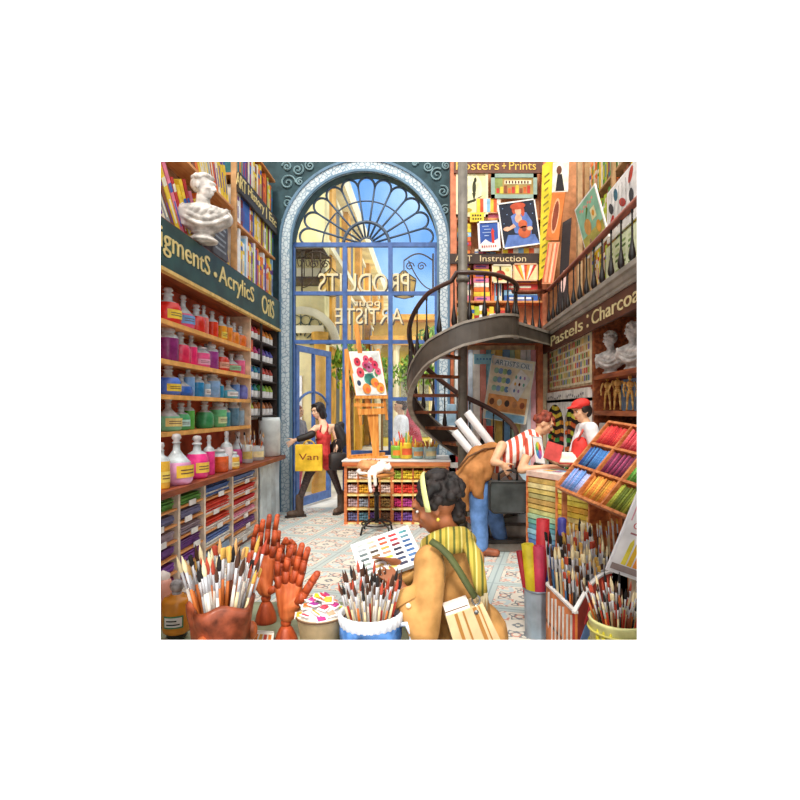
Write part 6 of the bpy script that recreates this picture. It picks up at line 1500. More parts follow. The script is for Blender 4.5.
flat(1.27, 5.28, .30, .22, -.9, 'open magazine with bright pictures lying on the paper counter', 'magazine', 'magazine', 'e8f0e8')
flat(1.46, 4.98, .28, .2, -.95, 'grey and white picture sheet near the pastel tray on the counter', 'picture_sheet', 'paper', 'd8d8e4')
# ================================================================ FOREGROUND, LEFT: work counter and what stands on it
CZ = .62
wc = empty('work_counter', (-.8, 2.5, 0), label='green-topped foreground counter holding the brush pots and wooden hands', cat='counter')
q = MB().use(mat('8f9a78', .5, .3, 5)); q.box((-1.62, 2.03, CZ-.05), (-.045, 2.80, CZ), bev=.008); q.build('counter_top', wc)
q = MB().use(WAL); q.box((-1.58, 2.06, .05), (-.09, 2.76, CZ-.05)); q.build('carcass', wc)
def on(px, Y, z=CZ): return Vector(((px-CX)*Y/F, Y, z))
# bark pot of brushes
c = on(222, 2.13); bp = empty('bark_pot', c, label='brown bark-like pot crowded with paintbrushes in the left foreground', cat='pot')
q = MB(Matrix.Translation(c) @ Matrix.Diagonal((1, 1, 1.18, 1))).use(mat('9a441c', .4, .4, 14, bump=.5), True); n = 36; prof = [(.085, 0), (.1, .02), (.108, .08), (.112, .13), (.125, .17), (.13, .2), (.12, .215), (.108, .2), (.1, .12), (.09, .03)]
V = []
for j, (r, z) in enumerate(prof):
    for i in range(n): a = 2*PI*i/n; k = 1+.06*math.sin(a*5+z*20)+.03*math.sin(a*11); V.append((r*k*math.cos(a), r*k*math.sin(a), z+(.012*math.sin(a*4) if z > .15 else 0)))
fs = [[j*n+i, j*n+(i+1) % n, (j+1)*n+(i+1) % n, (j+1)*n+i] for j in range(len(prof)-1) for i in range(n)]+[list(range(n-1, -1, -1)), [9*n+i for i in range(n)]]
q.add(V, fs); q.build('pot_body', bp)
q = MB(Matrix.Translation(c)).use(mat('c8642a', .4, .3, 14), True)
for a in (.3, 1.6, 2.7, 3.6, 4.4, 5.3): q = MB(Matrix.Translation(c)).use(mat('c8642a', .4, .3, 14), True); q.ell((.112*math.cos(a), .112*math.sin(a), .09+.03*math.sin(a*3)), (.028, .028, .04), n=10, m=7); q.build('bark_knot', bp)
pot_of_brushes(c, .095, .2, 52, (.37, .475), .32, HC[:2]*3+HC[3:6], TC, 'in the bark pot', 'brushes in the bark pot', ybias=.06)
# bottles at the picture edge
c = on(177, 2.35); ob_ = empty('stoppered_bottle', c, label='short orange glass bottle with a ball stopper and green-edged label, left foreground', cat='bottle')
q = MB(Matrix.Translation(c)).use(mat('2a2a20', .3), True); q.lathe([(.001, .0), (.035, 0), (.045, .015), (.04, .03)], 20, cap=False); q.use(mat('e8962a', .15, .15, 8)); q.lathe([(.04, .025), (.058, .035), (.062, .05), (.062, .17), (.055, .185), (.03, .19), (.03, .2), (.001, .2)], 24, cap=False); q.build('bottle_body', ob_)
q = MB(Matrix.Translation(c)).use(mat('a8a4a4', .1, .3, 30), True); q.lathe([(.018, .195), (.022, .21), (.001, .212)], 14, cap=False); q.ell((0, 0, .236), .03); q.build('stopper', ob_)
q = MB(Matrix.Translation(c)).use(mat('4a8a5a', .6), True); q.lathe([(.0635, .065), (.0635, .12)], 8, cap=False, a0=-2.1, a1=-.7); q.use(mat('f4f2ea', .6)); q.lathe([(.0645, .072), (.0645, .113)], 8, cap=False, a0=-2.0, a1=-.8); q.use(mat('2a3a3a', .6))
for k in range(2): q.lathe([(.0652, .080+k*.016), (.0652, .086+k*.016)], 6, cap=False, a0=-1.85, a1=-.95+k*-.2)
q.build('paper_label', ob_)
c = on(163, 2.5); pb = empty('stoppered_bottle', c, label='tall pink bottle with a pale round top at the left picture edge', cat='bottle')
q = MB(Matrix.Translation(c)).use(mat('e8a490', .25, .1), True); q.lathe([(.001, 0), (.035, 0), (.04, .01), (.04, .2), (.03, .22), (.001, .222)], 18, cap=False); q.build('bottle_body', pb)
q = MB(Matrix.Translation(c)).use(mat('f0e4dc', .3, .1), True); q.lathe([(.03, .215), (.032, .24), (.001, .26)], 14, cap=False); q.build('stopper', pb)
# wooden hands
HW = wood('c8582a', '8e3414', 2, 10); HW2 = wood('d8743e', 'a8481e', 2, 10)
def wooden_hand(Y, palm, pr, wrist, fingers, label, r0=.0165, base_r=.05, thumb_i=None):
    P = lambda t, dy=0: W(t[0], t[1], Y+dy)
    wv = P(wrist); root = empty('wooden_hand', (wv.x, Y, CZ), label=label, cat='wooden hand')
    q = MB().use(HW2, True); pc_ = P(palm); sx = pr[0]*Y/F; sz = pr[1]*Y/F
    for i, f in enumerate(fingers[:4]): q.cap(wv.lerp(pc_, .35), .035, P(f[0]), r0*1.25, 10)
    q.ell(pc_, (sx, .034, sz)); q.ell(pc_+Vector((0, 0, -sz*.45)), (sx*.9, .036, sz*.6)); f = fingers[4]; q.cap(pc_+Vector((0, -.01, -sz*.3)), .03, P(f[0], -.02), .024)
    blob(q, 'palm', root, .006, 3)
    q = MB().use(HW, True); q.ell(wv, .024); b = Vector((wv.x, Y, CZ)); L = wv.z-.015-CZ
    q.lathe([(.001, 0), (base_r, 0), (base_r*1.02, .012), (base_r*.9, L*.4), (base_r*.62, L*.8), (.02, L), (.001, L)], 20, Matrix.Translation(b), cap=False); q.build('wrist_stand', root)
    for i, f in enumerate(fingers):
        th = i == 4; rr = r0*(1.2 if th else (.9 if i == 0 else 1)); n = len(f); q = MB().use(HW, True)
        for k in range(n-1):
            dy0, dy1 = -.012*k, -.012*(k+1)-.006*k
            if th: dy0 -= .02; dy1 -= .025
            a, b2 = P(f[k], dy0), P(f[k+1], dy1); d = (b2-a); q.cap(a+d*.03, rr, b2-d*.02, rr*.88, 10); q.ell(a, rr*.88); rr *= .9
        q.build('thumb' if th else 'finger', root)
    return root
wooden_hand(2.53, (263, 574), (11.5, 18), (266, 598), [[(254, 562), (253, 549), (254, 538), (257, 526)], [(259, 558), (260, 545), (261, 533), (263, 521)], [(266, 556), (267, 543), (268, 530), (269.5, 516)], [(272, 559), (273.5, 545), (275, 531), (277.5, 516)], [(268, 592), (277, 588), (281, 577), (281, 566)]],
            'reddish wooden artist hand with fingers raised, just right of the bark pot')
wooden_hand(2.70, (285, 578), (10, 15), (287, 594), [[(278, 567), (277.5, 554), (278, 543), (279, 532)], [(283, 564), (282, 552), (283, 545), (286, 539)], [(288, 564), (288.5, 552), (289, 545), (286, 539.5)], [(293, 567), (294, 554), (295, 546), (291, 541)], [(279, 583), (276, 577), (275, 570), (276, 564)]],
            'wooden hand with curled fingers standing behind the other two wooden hands', base_r=.04)
wooden_hand(2.30, (289, 601), (12.5, 18), (286, 622), [[(280, 590), (277.5, 575), (277.5, 562), (280, 550)], [(286, 585), (286, 570), (288, 558), (292, 547)], [(292, 584), (296, 569), (299, 557), (302, 545)], [(298, 587), (302, 573), (304.5, 561), (308, 549)], [(297, 604), (305, 593), (311, 583), (317, 574)]],
            'nearest wooden artist hand, open palm with thumb spread beside the sample bucket', r0=.018)
c = on(261, 2.28); q = MB().use(mat('f4f0e4', .7)); M = frame(c+Vector((-.045, 0, 0)), (1, -.15, 0), (0, .35, 1)); q.rect(0, 0, .10, .055, M, 0, .003)
for i, cc in enumerate(('e8802a', 'e8a84a', 'c84a3a', 'e8802a')): q.use(mat(cc, .7)); q.poly([(.008+i*.023, .008), (.022+i*.023, .008), (.03+i*.02, .046), (.016+i*.02, .046)], M, .001)
M2 = frame(c+Vector((-.045, .045, 0)), (1, -.15, 0), (0, -.35, 1)); q.use(mat('f4f0e4', .7)); q.rect(0, 0, .10, .055, M2, 0, .003); tag(q.build('tent_card'), 'small folded card with orange stripes lying at the foot of the wooden hands', 'card')
# bucket of colour samples
c = on(321, 2.2); bk_ = empty('sample_bucket', c, label='beige flared bucket heaped with square colour samples, between hand and mug', cat='bucket')
q = MB(Matrix.Translation(c)).use(mat('d8bc90', .7, .2, 8), True); q.lathe([(.001, 0), (.07, 0), (.078, .01), (.098, .155), (.105, .165), (.10, .172), (.09, .16), (.072, .02), (.001, .02)], 28, cap=False); q.build('bucket_body', bk_)
q = MB(Matrix.Translation(c)).use(mat('6a4a30', .6), True); q.tube([(.104*math.cos(PI*k/14), .104*math.sin(PI*k/14), .167) for k in range(28)], .004, 6, closed=True); q.build('rim_wire', bk_)
SCN = [('red', 'e02a4a'), ('lime', 'c8d020'), ('orange', 'f0702a'), ('magenta', 'c02a80'), ('pink', 'e83a8a'), ('golden', 'e0a82a'), ('vermilion', 'f0502a'), ('purple', '9a2a90'), ('peach', 'f4a080'), ('blue', '3a7ac8')]
rr_ = random.Random(12)
for i in range(26):
    a = i*2.4; r = .085*math.sqrt((i+.3)/26); hgt = .17+.075*(1-(r/.085)**2)+rr_.uniform(-.004, .006); nm, cc = SCN[i % 10]
    p = c+Vector((r*math.cos(a), r*math.sin(a), hgt)); M = Matrix.Translation(p) @ Matrix.Rotation(rr_.uniform(0, 3), 4, 'Z') @ Matrix.Rotation(rr_.uniform(.1, .75), 4, 'X')
    sp = empty('colour_sample', p, label=f'{nm} square colour sample on white card heaped in the beige bucket', cat='colour sample', group='colour samples in the bucket')
    q = MB().use(mat('f6f4f2', .5)); q.box((-.024, -.019, -.006), (.024, .019, 0), M, bev=.002); q.build('white_card', sp)
    q = MB().use(mat(cc, .4, .1)); q.box((-.017, -.013, -.001), (.017, .013, .005), M, bev=.002); q.build('colour_square', sp)
q = MB(Matrix.Translation(c)).use(mat('e8e4e0', .8)); q.ell((0, 0, .15), (.092, .092, .07)); tag(q.build('sample_pile'), 'pale heap of loose white card bits filling the beige bucket', 'card bits', kind='stuff')
# blue mug of brushes
c = on(371, 2.16); mg = empty('ceramic_mug', c, label='blue ceramic mug with a white ribbed rim, full of paintbrushes', cat='mug')
q = MB(Matrix.Translation(c)).use(mat('3a78c0', .2, .35, 18), True); q.lathe([(.001, 0), (.07, 0), (.09, .01), (.118, .05), (.13, .10), (.128, .15), (.12, .155), (.11, .10), (.08, .03), (.001, .02)], 36, cap=False); q.build('mug_body', mg)
q = MB(Matrix.Translation(c)).use(mat('e6ecf6', .25, .06), True); n = 120; V = []
for r, z in ((.127, .148), (.133, .165), (.134, .195), (.126, .2), (.118, .19), (.116, .15)):
    for i in range(n): k = 1+(.012 if i % 4 < 2 else -.012)*(1 if r > .12 else 0); a = 2*PI*i/n; V.append((r*k*math.cos(a), r*k*math.sin(a), z))
q.add(V, [[j*n+i, j*n+(i+1) % n, (j+1)*n+(i+1) % n, (j+1)*n+i] for j in range(5) for i in range(n)]); q.build('ribbed_rim', mg)
q = MB(Matrix.Translation(c)).use(mat('dfe8f6', .25, .1), True); q.tube([(.12, -.03, .15), (.15, -.045, .16), (.172, -.05, .12), (.168, -.05, .07), (.14, -.04, .04), (.11, -.03, .045)], .011, 8); q.build('handle', mg)
pot_of_brushes(c, .10, .18, 54, (.29, .365), .30, [HC[0], HC[0], HC[3], HC[2], HC[3], HC[1]], [TC[1], TC[2], TC[1], TC[4]], 'in the blue mug', 'brushes in the blue mug', ybias=.04, flat=.1)

# ================================================================ WOMAN READING THE COLOUR CHART
Yw = 2.40
g = empty('person', (.2, 2.45, 0), label='person in a tan coat and striped scarf studying a colour chart in the foreground', cat='person')
def H(px, py, Y=Yw): return W(px, py, Y)
DSK = mat('9a5a34', .5, .12, 10)
fw = Vector((-.93, .05, -.36)); hc = H(435, 506, 2.38)
q = MB().use(DSK, True); Mh = head(q, hc, fw, (-.25, .05, 1), 1.02)
nk = H(450, 536, 2.42); sL, sR = H(431, 562, 2.26), H(469, 560, 2.53)
q.cap(hc+Vector((.035, 0, -.07)), .052, nk, .058); q.cap(nk, .055, H(455, 560, 2.42), .08); q.cap(H(453, 568, 2.41), .085, H(463, 640, 2.44), .12); q.cap(sL, .05, sR, .05)
hp = Vector((.15, 2.46, .6)); q.cap(H(463, 640, 2.44), .12, hp, .13)
eL, wL = H(424, 634, 2.13), H(404, 592, 2.20); q.chain([sL, eL, wL], [.058, .046, .030]); hand(q, wL, (-.6, .35, .55), (-.2, .5, -.8), 1.0, .45, 1)
eR, wR = H(420, 605, 2.74), H(402, 566, 2.60); q.chain([sR, eR, wR], [.056, .045, .030]); hand(q, wR, (-.75, -.1, .35), (0, -.3, -1), 1.0, .45, -1)
for s in (-1, 1):
    o = Vector((.07*s, .03*s, 0)); kn = Vector((.10, 2.86, .56))+o; an = Vector((.10, 2.90, .09))+o; q.chain([hp+o, kn, an], [.105, .068, .045]); q.cap(an+Vector((0, 0, -.04)), .042, an+Vector((-.03, .15, -.05)), .036)
blob(q, 'body', g, .009, 3)
face(g, Mh, '2a1a10', '7e3428', '1e1210')
HAIRM = mat('1e1412', .7, .5, 26, bump=.4)
RM = Mh.to_3x3().normalized().to_4x4()
q = MB().use(HAIRM, True); rr = random.Random(8)
q.ell(Mh @ Vector((0, -.04, .045)), (.086, .092, .082), RM)
for i in range(150):
    a = rr.uniform(0, 2*PI); e = rr.uniform(-.5, 1.5); v = Vector((math.cos(a)*math.cos(e)*.098, math.sin(a)*math.cos(e)*.105-.04, math.sin(e)*.10+.04))
    if v.y > .045 and v.z < .085: continue
    q.ell(Mh @ v, rr.uniform(.014, .024), n=7, m=5)
bun = H(446, 488, 2.40)
for i in range(70):
    d = Vector((rr.gauss(0, 1), rr.gauss(0, 1), rr.gauss(0, 1))).normalized(); q.ell(bun+d*.036, rr.uniform(.013, .02), n=7, m=5)
q.ell(bun, .045); q.ell(H(456, 512, 2.42), (.034, .055, .062))
for i in range(50):
    d = Vector((rr.gauss(0, 1), rr.gauss(0, 1), rr.gauss(0, 1))).normalized(); q.ell(H(456, 512, 2.42)+Vector((d.x*.034, d.y*.05, d.z*.06)), rr.uniform(.013, .022), n=7, m=5)
blob(q, 'curly_hair', g, .006, 1)
q = MB().use(mat('d8dc90', .6, .1), True)
q.tube([Mh @ Vector((.113*math.cos(t), .02-.018*math.sin(t), .03+.122*math.sin(t))) for t in [(-.25+i*(PI+.5)/16) for i in range(17)]], .0105, 8, flat=(1.6, .6)); q.build('headband', g)
q = MB().use(mat('e8c84a', .3, .1, metal=.5), True); eM = Mh @ Vector((-.08, -.0, -.05)); q.ell(eM, .009); q.build('earring', g)
COAT = mat('c08c48', .85, .2, 9, bump=.12)
q = MB().use(COAT, True)
q.cap(H(452, 552, 2.41), .115, H(454, 585, 2.42), .15); q.cap(H(454, 585, 2.42), .15, H(460, 640, 2.44), .165); q.cap(sL, .078, sR, .075); q.cap(H(460, 640, 2.44), .17, Vector((.19, 2.47, .52)), .19)
q.chain([sL, eL, eL.lerp(wL, .85)], [.074, .064, .050]); q.chain([sR, eR, eR.lerp(wR, .85)], [.078, .068, .054])
q.cap(Vector((.20, 2.50, .56)), .18, Vector((.12, 2.8, .56)), .14)
blob(q, 'coat', g, .009, 4)
for e_, w_, sd in ((eL, wL, 1), (eR, wR, -1)):
    d = (w_-e_).normalized(); a = e_.lerp(w_, .74); q = MB().use(mat('c08f4a', .8, .15), True); q.lathe([(.058, 0), (.063, .004), (.062, .05), (.056, .054), (.04, .054), (.04, 0)], 20, Matrix.Translation(a) @ rot_to(d), cap=False); cu = q.build('coat_cuff', g)
    if sd == 1: q = MB().use(mat('e8d8b0', .4), True); q.ell(a+Vector((-.0, -.066, .012)), (.011, .006, .011)); q.build('button', cu)
# seams
q = MB().use(mat('7a5a2a', .8), True)
q.tube([sL+Vector((.045, -.052, .045)), sL+Vector((.06, -.062, -.01)), sL+Vector((.055, -.058, -.07)), sL+Vector((.03, -.05, -.12))], .0035, 5)
q.build('shoulder_seam', g)
# scarf
SCF = stripes(['a8923a', '565c20', 'b8a040', '8a8228', 'ccbc70'], 0, 17, .9, 'knitted_scarf', widths=[0, .28, .45, .7, .88])
q = MB().use(SCF, True)
q.tube([H(px, py, Y) for px, py, Y in ((428, 546, 2.33), (436, 541, 2.27), (449, 536, 2.26), (462, 535, 2.34), (468, 540, 2.46), (458, 540, 2.56), (442, 546, 2.55), (430, 550, 2.45))], .040, 10, closed=True, flat=(1, 1.1))
q.tube([H(px, py, Y) for px, py, Y in ((426, 551, 2.36), (437, 549, 2.26), (452, 545, 2.25), (466, 544, 2.33), (472, 550, 2.46))], [.026, .036, .04, .04, .03], 10)
blob(q, 'scarf', g, .008, 1)
q = MB().use(SCF, True); q.tube([H(px, py, Y) for px, py, Y in ((466, 540, 2.31), (473, 552, 2.24), (477, 566, 2.21), (480, 583, 2.20), (482, 594, 2.21))], [.034, .036, .034, .032, .028], 10, flat=(1, .5)); sc2 = q.build('scarf_end', g)
q = MB().use(mat('a89a7a', .9, .2), True)
for i in range(9): a = H(477.5+i*1.2, 593, 2.20+.002*(i % 3)); q.cyl(a, a+Vector((.004*math.sin(i*2), .004*math.cos(i*3), -.062-.008*(i % 3))), .0045, .003, 5)
q.build('fringe', sc2)
# shoulder bag with strap, a book sticking out
sb = empty('shoulder_bag', H(470, 680, 2.24), label='cream shoulder bag with brown stripes on a dark green strap at the coat\'s back', cat='bag')
q = MB().use(mat('4a5226', .7, .2), True)
q.tube([H(px, py, Y) for px, py, Y in ((431, 541, 2.205), (440, 547, 2.19), (449, 556, 2.18), (458, 569, 2.175), (467, 584, 2.17), (475, 597, 2.165))], .017, 8, flat=(1.2, .8)); sp_ = q.build('strap', sb)
q = MB().use(mat('8a8f94', .25, .2, metal=.8), True); bk0 = H(476, 600, 2.175); q.tube([bk0+Vector((.016*math.cos(PI*k/8), 0, .02*math.sin(PI*k/8))) for k in range(16)], .004, 6, closed=True); q.cyl(bk0+Vector((0, 0, -.02)), bk0+Vector((.0, 0, -.045)), .006, n=8); q.ell(bk0+Vector((0, -.004, -.048)), .012); q.build('buckle', sp_)
BGS = mat('e8cfa0', .7, .12, 8)
q = MB().use(BGS); A, B_ = H(446, 617, 2.15), H(483, 604, 2.17); MBG = frame(A, B_-A, (-.30, .0, 1)); wB = (B_-A).length
q.poly([(0, 0), (wB, 0), (wB+.07, -.42), (.0, -.42)], frame(A, B_-A, (0, 0, 1)), 0, .10)
q.build('bag_body', sb)
q = MB().use(mat('b8803a', .7, .1)); MBG = frame(A, B_-A, (0, 0, 1))
for x, w_ in ((.035, .014), (.07, .008), (.115, .016), (.14, .006)): q.poly([(x, -.0), (x+w_, -.0), (x+w_+.05*x/wB, -.42), (x+.05*x/wB, -.42)], MBG, .002)
q.build('bag_stripes', sb)
q = MB().use(mat('f4f0ea', .6, .08)); q.box((-.005, -.01, -.02), (.10, .028, .03), frame(A+Vector((.0, .04, .01)), B_-A, (0, 0, 1)) ); q.use(mat('6a3a20', .7)); q.rect(-.004, .002, .099, .006, frame(A+Vector((.0, .0, .01)), B_-A, (0, 0, 1)), -.009); tag(q.build('white_book'), 'white-edged book poking out of the cream shoulder bag', 'book')
st_ = empty('round_stool', (.22, 2.48, 0), label='low dark stool under the person in the tan coat', cat='stool')
q = MB(Matrix.Translation((.22, 2.48, 0))).use(WAL, True); q.lathe([(.001, .36), (.15, .36), (.16, .38), (.15, .40), (.001, .40)], 20, cap=False); q.build('seat', st_)
for k in range(4):
    a = PI/4+k*PI/2; q = MB(Matrix.Translation((.22, 2.48, 0))).use(WAL, True); q.cyl((.13*math.cos(a), .13*math.sin(a), 0), (.10*math.cos(a), .10*math.sin(a), .36), .016, .02, 8); q.build('leg', st_)
# colour chart
c1, c2, c3, c4 = H(350, 545, 2.76), H(408, 525, 2.80), H(424, 561, 2.58), H(363, 583, 2.50)
chart_cols = [['c8d0d0', 'a8b0b4', '6a7a7c', '5a6a6c', '98a8a0', '7a8a88', '8a9a94'], ['e0c8b0', 'c8b098', '4a4038', '8a6a40', 'b09a7a', 'c0a060', 'a89050'], ['d83a2a', 'e05a30', 'e8a040', 'e89070', 'e8d040', 'd8c040', 'e8d870'],
              ['d82a30', 'c82838', '7a2030', '26283c', '2a2c48', '3a4a70', '3a3a58'], ['4a98a0', '5a8a98', '2a5a90', '2a5a98', '3a6aa8', '4a78b0', '2f4f88']]
def d_cc(q, M):
    for i in range(5):
        for j in range(7):
            x = -.38+i*.195; y = .40-j*.135
            q.use(mat(chart_cols[i][j], .6, .15, 40)); q.poly([(x-.07, y-.028), (x-.05, y-.042), (x+.02, y-.035), (x+.07, y-.04), (x+.078, y+.01), (x+.05, y+.034), (x-.02, y+.028), (x-.068, y+.036)], M, L_[0])
slab([c1, c2, c3, c4], 'white colour chart with rows of paint swatches held by the person in the tan coat', 'colour_chart', 'chart', 'fbfbfd', d_cc, 'e8f2f8')

# ================================================================ RIGHT FOREGROUND
# sloping wooden tray of pastels
A = Vector((1.575, 4.6, 1.55)); U = Vector((-.405, -.30, -.545)); Vv = Vector((.25, -.95, -.07))
TU = U.length; TM = frame(A, Vv, -U); TV = 1.02          # x runs towards the camera, y runs up the slope; origin at the far top corner
pt = empty('pastel_tray', A+U*.5+Vv*.5, label='sloping wooden tray of pastel sticks sorted by colour on the right', cat='tray'); pt.location.z = 0
TW = wood('d88a52', 'a85a2a', 0, 10)
q = MB().use(TW); q.rect(0, -TU, TV, 0, TM, -.05, .015); q.build('tray_back', pt)
for i in range(4): x = i*(TV/3); q = MB().use(TW); q.rect(x-.011, -TU, x+.011, 0, TM, 0, .05); q.build('divider', pt)
for j in range(4): y = -TU*j/3; q = MB().use(TW); q.rect(0, y-.011, TV, y+.011, TM, .001, .051); q.build('divider', pt)
for (x, y) in ((.05, -TU+.02), (TV-.05, -TU+.02), (.05, -.05), (TV-.05, -.05)):
    p = TM @ Vector((x, y, -.06)); q = MB().use(TW); q.box((p.x-.02, p.y-.02, 0), (p.x+.02, p.y+.02, p.z-.02)); q.build('leg', pt)
ps = MB(Matrix.Translation((0, 0, -60))).use(mat('c02020', .7), True).lathe([(.001, 0), (.008, 0), (.0095, .003), (.0095, .995), (.008, .998), (.001, 1)], 9, cap=False).build('pastel_stick')
TCOL = [[('red', ['d82a2a', 'c81e28', 'e04a3a']), ('rose red', ['d83a4a', 'e05a60', 'c82a3a']), ('maroon', ['a82a2a', 'b83a3a'])],
        [('blue', ['2a5aa8', '3a7ac0', '4a8ad0', '1e3a78']), ('plum', ['8a2a50', '6a2048', 'a83a68']), ('green', ['5aa83a', '7ac050', '4a8a30'])],
        [('lilac blue', ['7a8ad8', '9aa8e8', '6a9ae0', 'b8c0f0']), ('ochre', ['d8a02a', 'e8b840', 'c08020', 'e89030']), ('olive', ['8a9a2a', 'b0b83a', '6a7a20'])]]
RWN = ['top', 'middle', 'bottom']; CLN = ['farthest', 'middle', 'nearest']
cwid, chei = TV/3, TU/3
for j in range(3):
    for i in range(3):
        nm, cs = TCOL[j][i]; n = 11
        for k in range(n):
            x = i*cwid+.028+k*(cwid-.056)/(n-1); L = chei*R.uniform(.74, .88); y0_ = -(j+1)*chei+.018; tilt = R.uniform(-.025, .025)
            a = TM @ Vector((x, y0_, -.030)); b = TM @ Vector((x+tilt*.3, y0_+L, -.030+R.uniform(0, .012)))
            cp(ps, a, (b-a).to_track_quat('Z', 'Y').to_euler(), (1, 1, L), f'{nm} pastel stick in the {RWN[j]} row, {CLN[i]} compartment of the sloping tray', 'pastel stick', f'{nm} pastels in one compartment')
            omat(C.collection.objects[-1], 0, mat(R.choice(cs), .75, .2, 20))
# grey ribbed bin with rolls
c = Vector(((538-CX)*3.8/F, 3.8, 0)); bn = empty('waste_bin', c, label='grey-blue ribbed bin full of coloured paper rolls', cat='bin')
q = MB(Matrix.Translation(c)).use(mat('a8b8c8', .3, .15, 6, metal=.3), True); n = 64; V = []
for r, z in ((.09, 0), (.093, .02), (.1, .33), (.106, .345), (.1, .35), (.092, .33), (.085, .03)):
    for i in range(n): a = 2*PI*i/n; k = 1+(.018 if i % 4 < 2 else -.012)*(1 if .02 <= z < .34 else 0); V.append((r*k*math.cos(a), r*k*math.sin(a), z))
q.add(V, [[j*n+i, j*n+(i+1) % n, (j+1)*n+(i+1) % n, (j+1)*n+i] for j in range(6) for i in range(n)]+[[6*n+i for i in range(n)]]); q.build('bin_body', bn)
q = MB(Matrix.Translation(c)).use(mat('8a98a8', .3, .1, metal=.4), True); q.tube([(.106*math.cos(PI*k/16), .106*math.sin(PI*k/16), .348) for k in range(32)], .007, 6, closed=True); q.build('bin_rim', bn)
for (x0, x1, y1, r, cc, nm, dy) in ((534, 527.5, 544, .045, 'f4dc1e', 'yellow', -.02), (543, 543, 519, .048, 'd82030', 'red', .035), (541, 538.5, 546, .042, 'e03a60', 'raspberry pink', -.045), (529, 519, 551, .022, 'c02030', 'dark red', .0), (549, 551, 566, .026, '2a4a98', 'deep blue', -.03)):
    Yb = 3.8+dy; a = Vector(((x0-CX)*Yb/F, 3.8+dy*.7, .06)); a.x = c.x+(a.x-c.x)*.6; b = W(x1, y1, Yb+.02); d = b-a; L = d.length
    q = MB().use(mat(cc, .5, .15, 8), True); q.lathe([(.001, 0), (r, 0), (r, L), (r*.8, L), (r*.78, L-.02), (.001, L-.02)], 18, Matrix.Translation(a) @ rot_to(d), cap=False); q.use(mat(cc, .7, .3, 30)); q.tube([Matrix.Translation(b) @ rot_to(d) @ Vector((r*.7*(1-t/20)*math.cos(t*.9), r*.7*(1-t/20)*math.sin(t*.9), .001)) for t in range(16)], .003, 4)
    tag(q.build('paper_roll'), f'{nm} paper roll standing in the grey ribbed bin', 'paper roll')
# upright rolls behind the brushes
for px, py, Y, r, cc, nm in ((562, 519, 4.2, .035, '3a3a98', 'violet blue'), (549, 560, 4.0, .03, '2a5a9a', 'blue')):
    b = W(px, py, Y); q = MB().use(mat(cc, .5, .2), True); q.lathe([(.001, 0), (r, 0), (r, b.z), (r*.7, b.z+.01), (.001, b.z+.01)], 16, Matrix.Translation((b.x, Y, 0)), cap=False); tag(q.build('paper_roll'), f'{nm} roll standing on the floor behind the orange brush box', 'paper roll')
# big brush box: orange side with white brush marks, red and blue side
pC, pL, pR, pB = (.837, 3.0), (.781, 3.5), (1.225, 3.5), (1.17, 3.95)
bb = empty('brush_box', (1.0, 3.45, 0), label='open box with an orange face and a red and blue face, packed with paintbrushes', cat='box')
def wall(a, b, z1a, z1b, m, name, th=.015, curve=0, par=None):
    a = Vector((a[0], a[1], 0)); b = Vector((b[0], b[1], 0)); M = frame(a, b-a, (0, 0, 1)); L = (b-a).length; n = 12
    top = [(L*t/n, z1a+(z1b-z1a)*t/n+curve*math.sin(PI*t/n)) for t in range(n+1)]
    q = MB().use(m); q.poly([(0, 0), (L, 0)]+top[::-1], M, 0, th)
    e = [(x, y) for x, y in top]; q.use(mat('f8f4ee', .6)); q.poly([(x, y-.002) for x, y in e]+[(x, y+.012) for x, y in e[::-1]], M, .004, th+.008); q.build(name, par or bb); return M, L
ML, LL = wall(pL, pC, .475, .475, mat('dc7a2e', .6, .25, 6), 'orange_side')
q = MB().use(mat('f8f2e8', .7))
for i in range(7): x = LL*(.08+i*.13); y1 = .45-.02*(i % 2); y0 = .22-.05*((i*3) % 4)/2; q.poly([(x, y0), (x+.012, y0-.015), (x+.022, y0+.03), (x+.03, y1), (x+.0, y1-.01)], ML, .002, .003)
q.build('painted_strokes', bb)
MR, LR = wall(pC, pR, .475, .555, mat('b83420', .6, .25, 6), 'red_side', curve=.06)
q = MB().use(mat('6a94cc', .6, .1)); q.poly([(.01, 0), (.30, 0), (.30, .30), (.16, .36), (.02, .26)], MR, .002, .003); q.use(mat('f4f2f0', .6)); q.poly([(.34, .10), (.56, .12), (.58, .5), (.50, .45), (.42, .36), (.40, .22)], MR, .002, .003); q.use(mat('c82a30', .5)); q.poly([(.14, .37), (.3, .32), (.36, .42), (.22, .46)], MR, .003, .003); q.build('printed_panels', bb)
wall(pR, pB, .52, .5, mat('a83a20', .7), 'back_side'); wall(pB, pL, .5, .475, mat('a84a20', .7), 'back_side')
q = MB().use(mat('6a3a20', .8)); q.poly([pC, pR, pB, pL], Matrix.Translation((0, 0, .25)), 0, .02); q.build('box_floor', bb)
k = 0
rr = random.Random(21)
for i in range(9):
    for j in range(11):
        u, v = (i+.5+rr.uniform(-.25, .25))/9, (j+.5+rr.uniform(-.25, .25))/11
        p = (Vector((*pC, 0))*(1-u)*(1-v)+Vector((*pL, 0))*u*(1-v)+Vector((*pR, 0))*(1-u)*v+Vector((*pB, 0))*u*v)
        cen = Vector((1.0, 3.5, 0)); p = cen+(p-cen)*.9; p.z = .255; d = Vector(((p.x-1.0)*.32-.03, (p.y-3.5)*.12-.02, 1)).normalized()
        L = rr.uniform(.36, .52)+.12*u; tc = rr.choice(TC); hc_ = rr.choice([HC[0], HC[3], HC[5], HC[7], HC[6], HC[1], HC[4], HC[3]])
        brush(p, p+d*L, L, hc_, tc, 'flat' if rr.random() < .45 else 'round', 'in the orange and red box', 'brushes in the orange and red box')
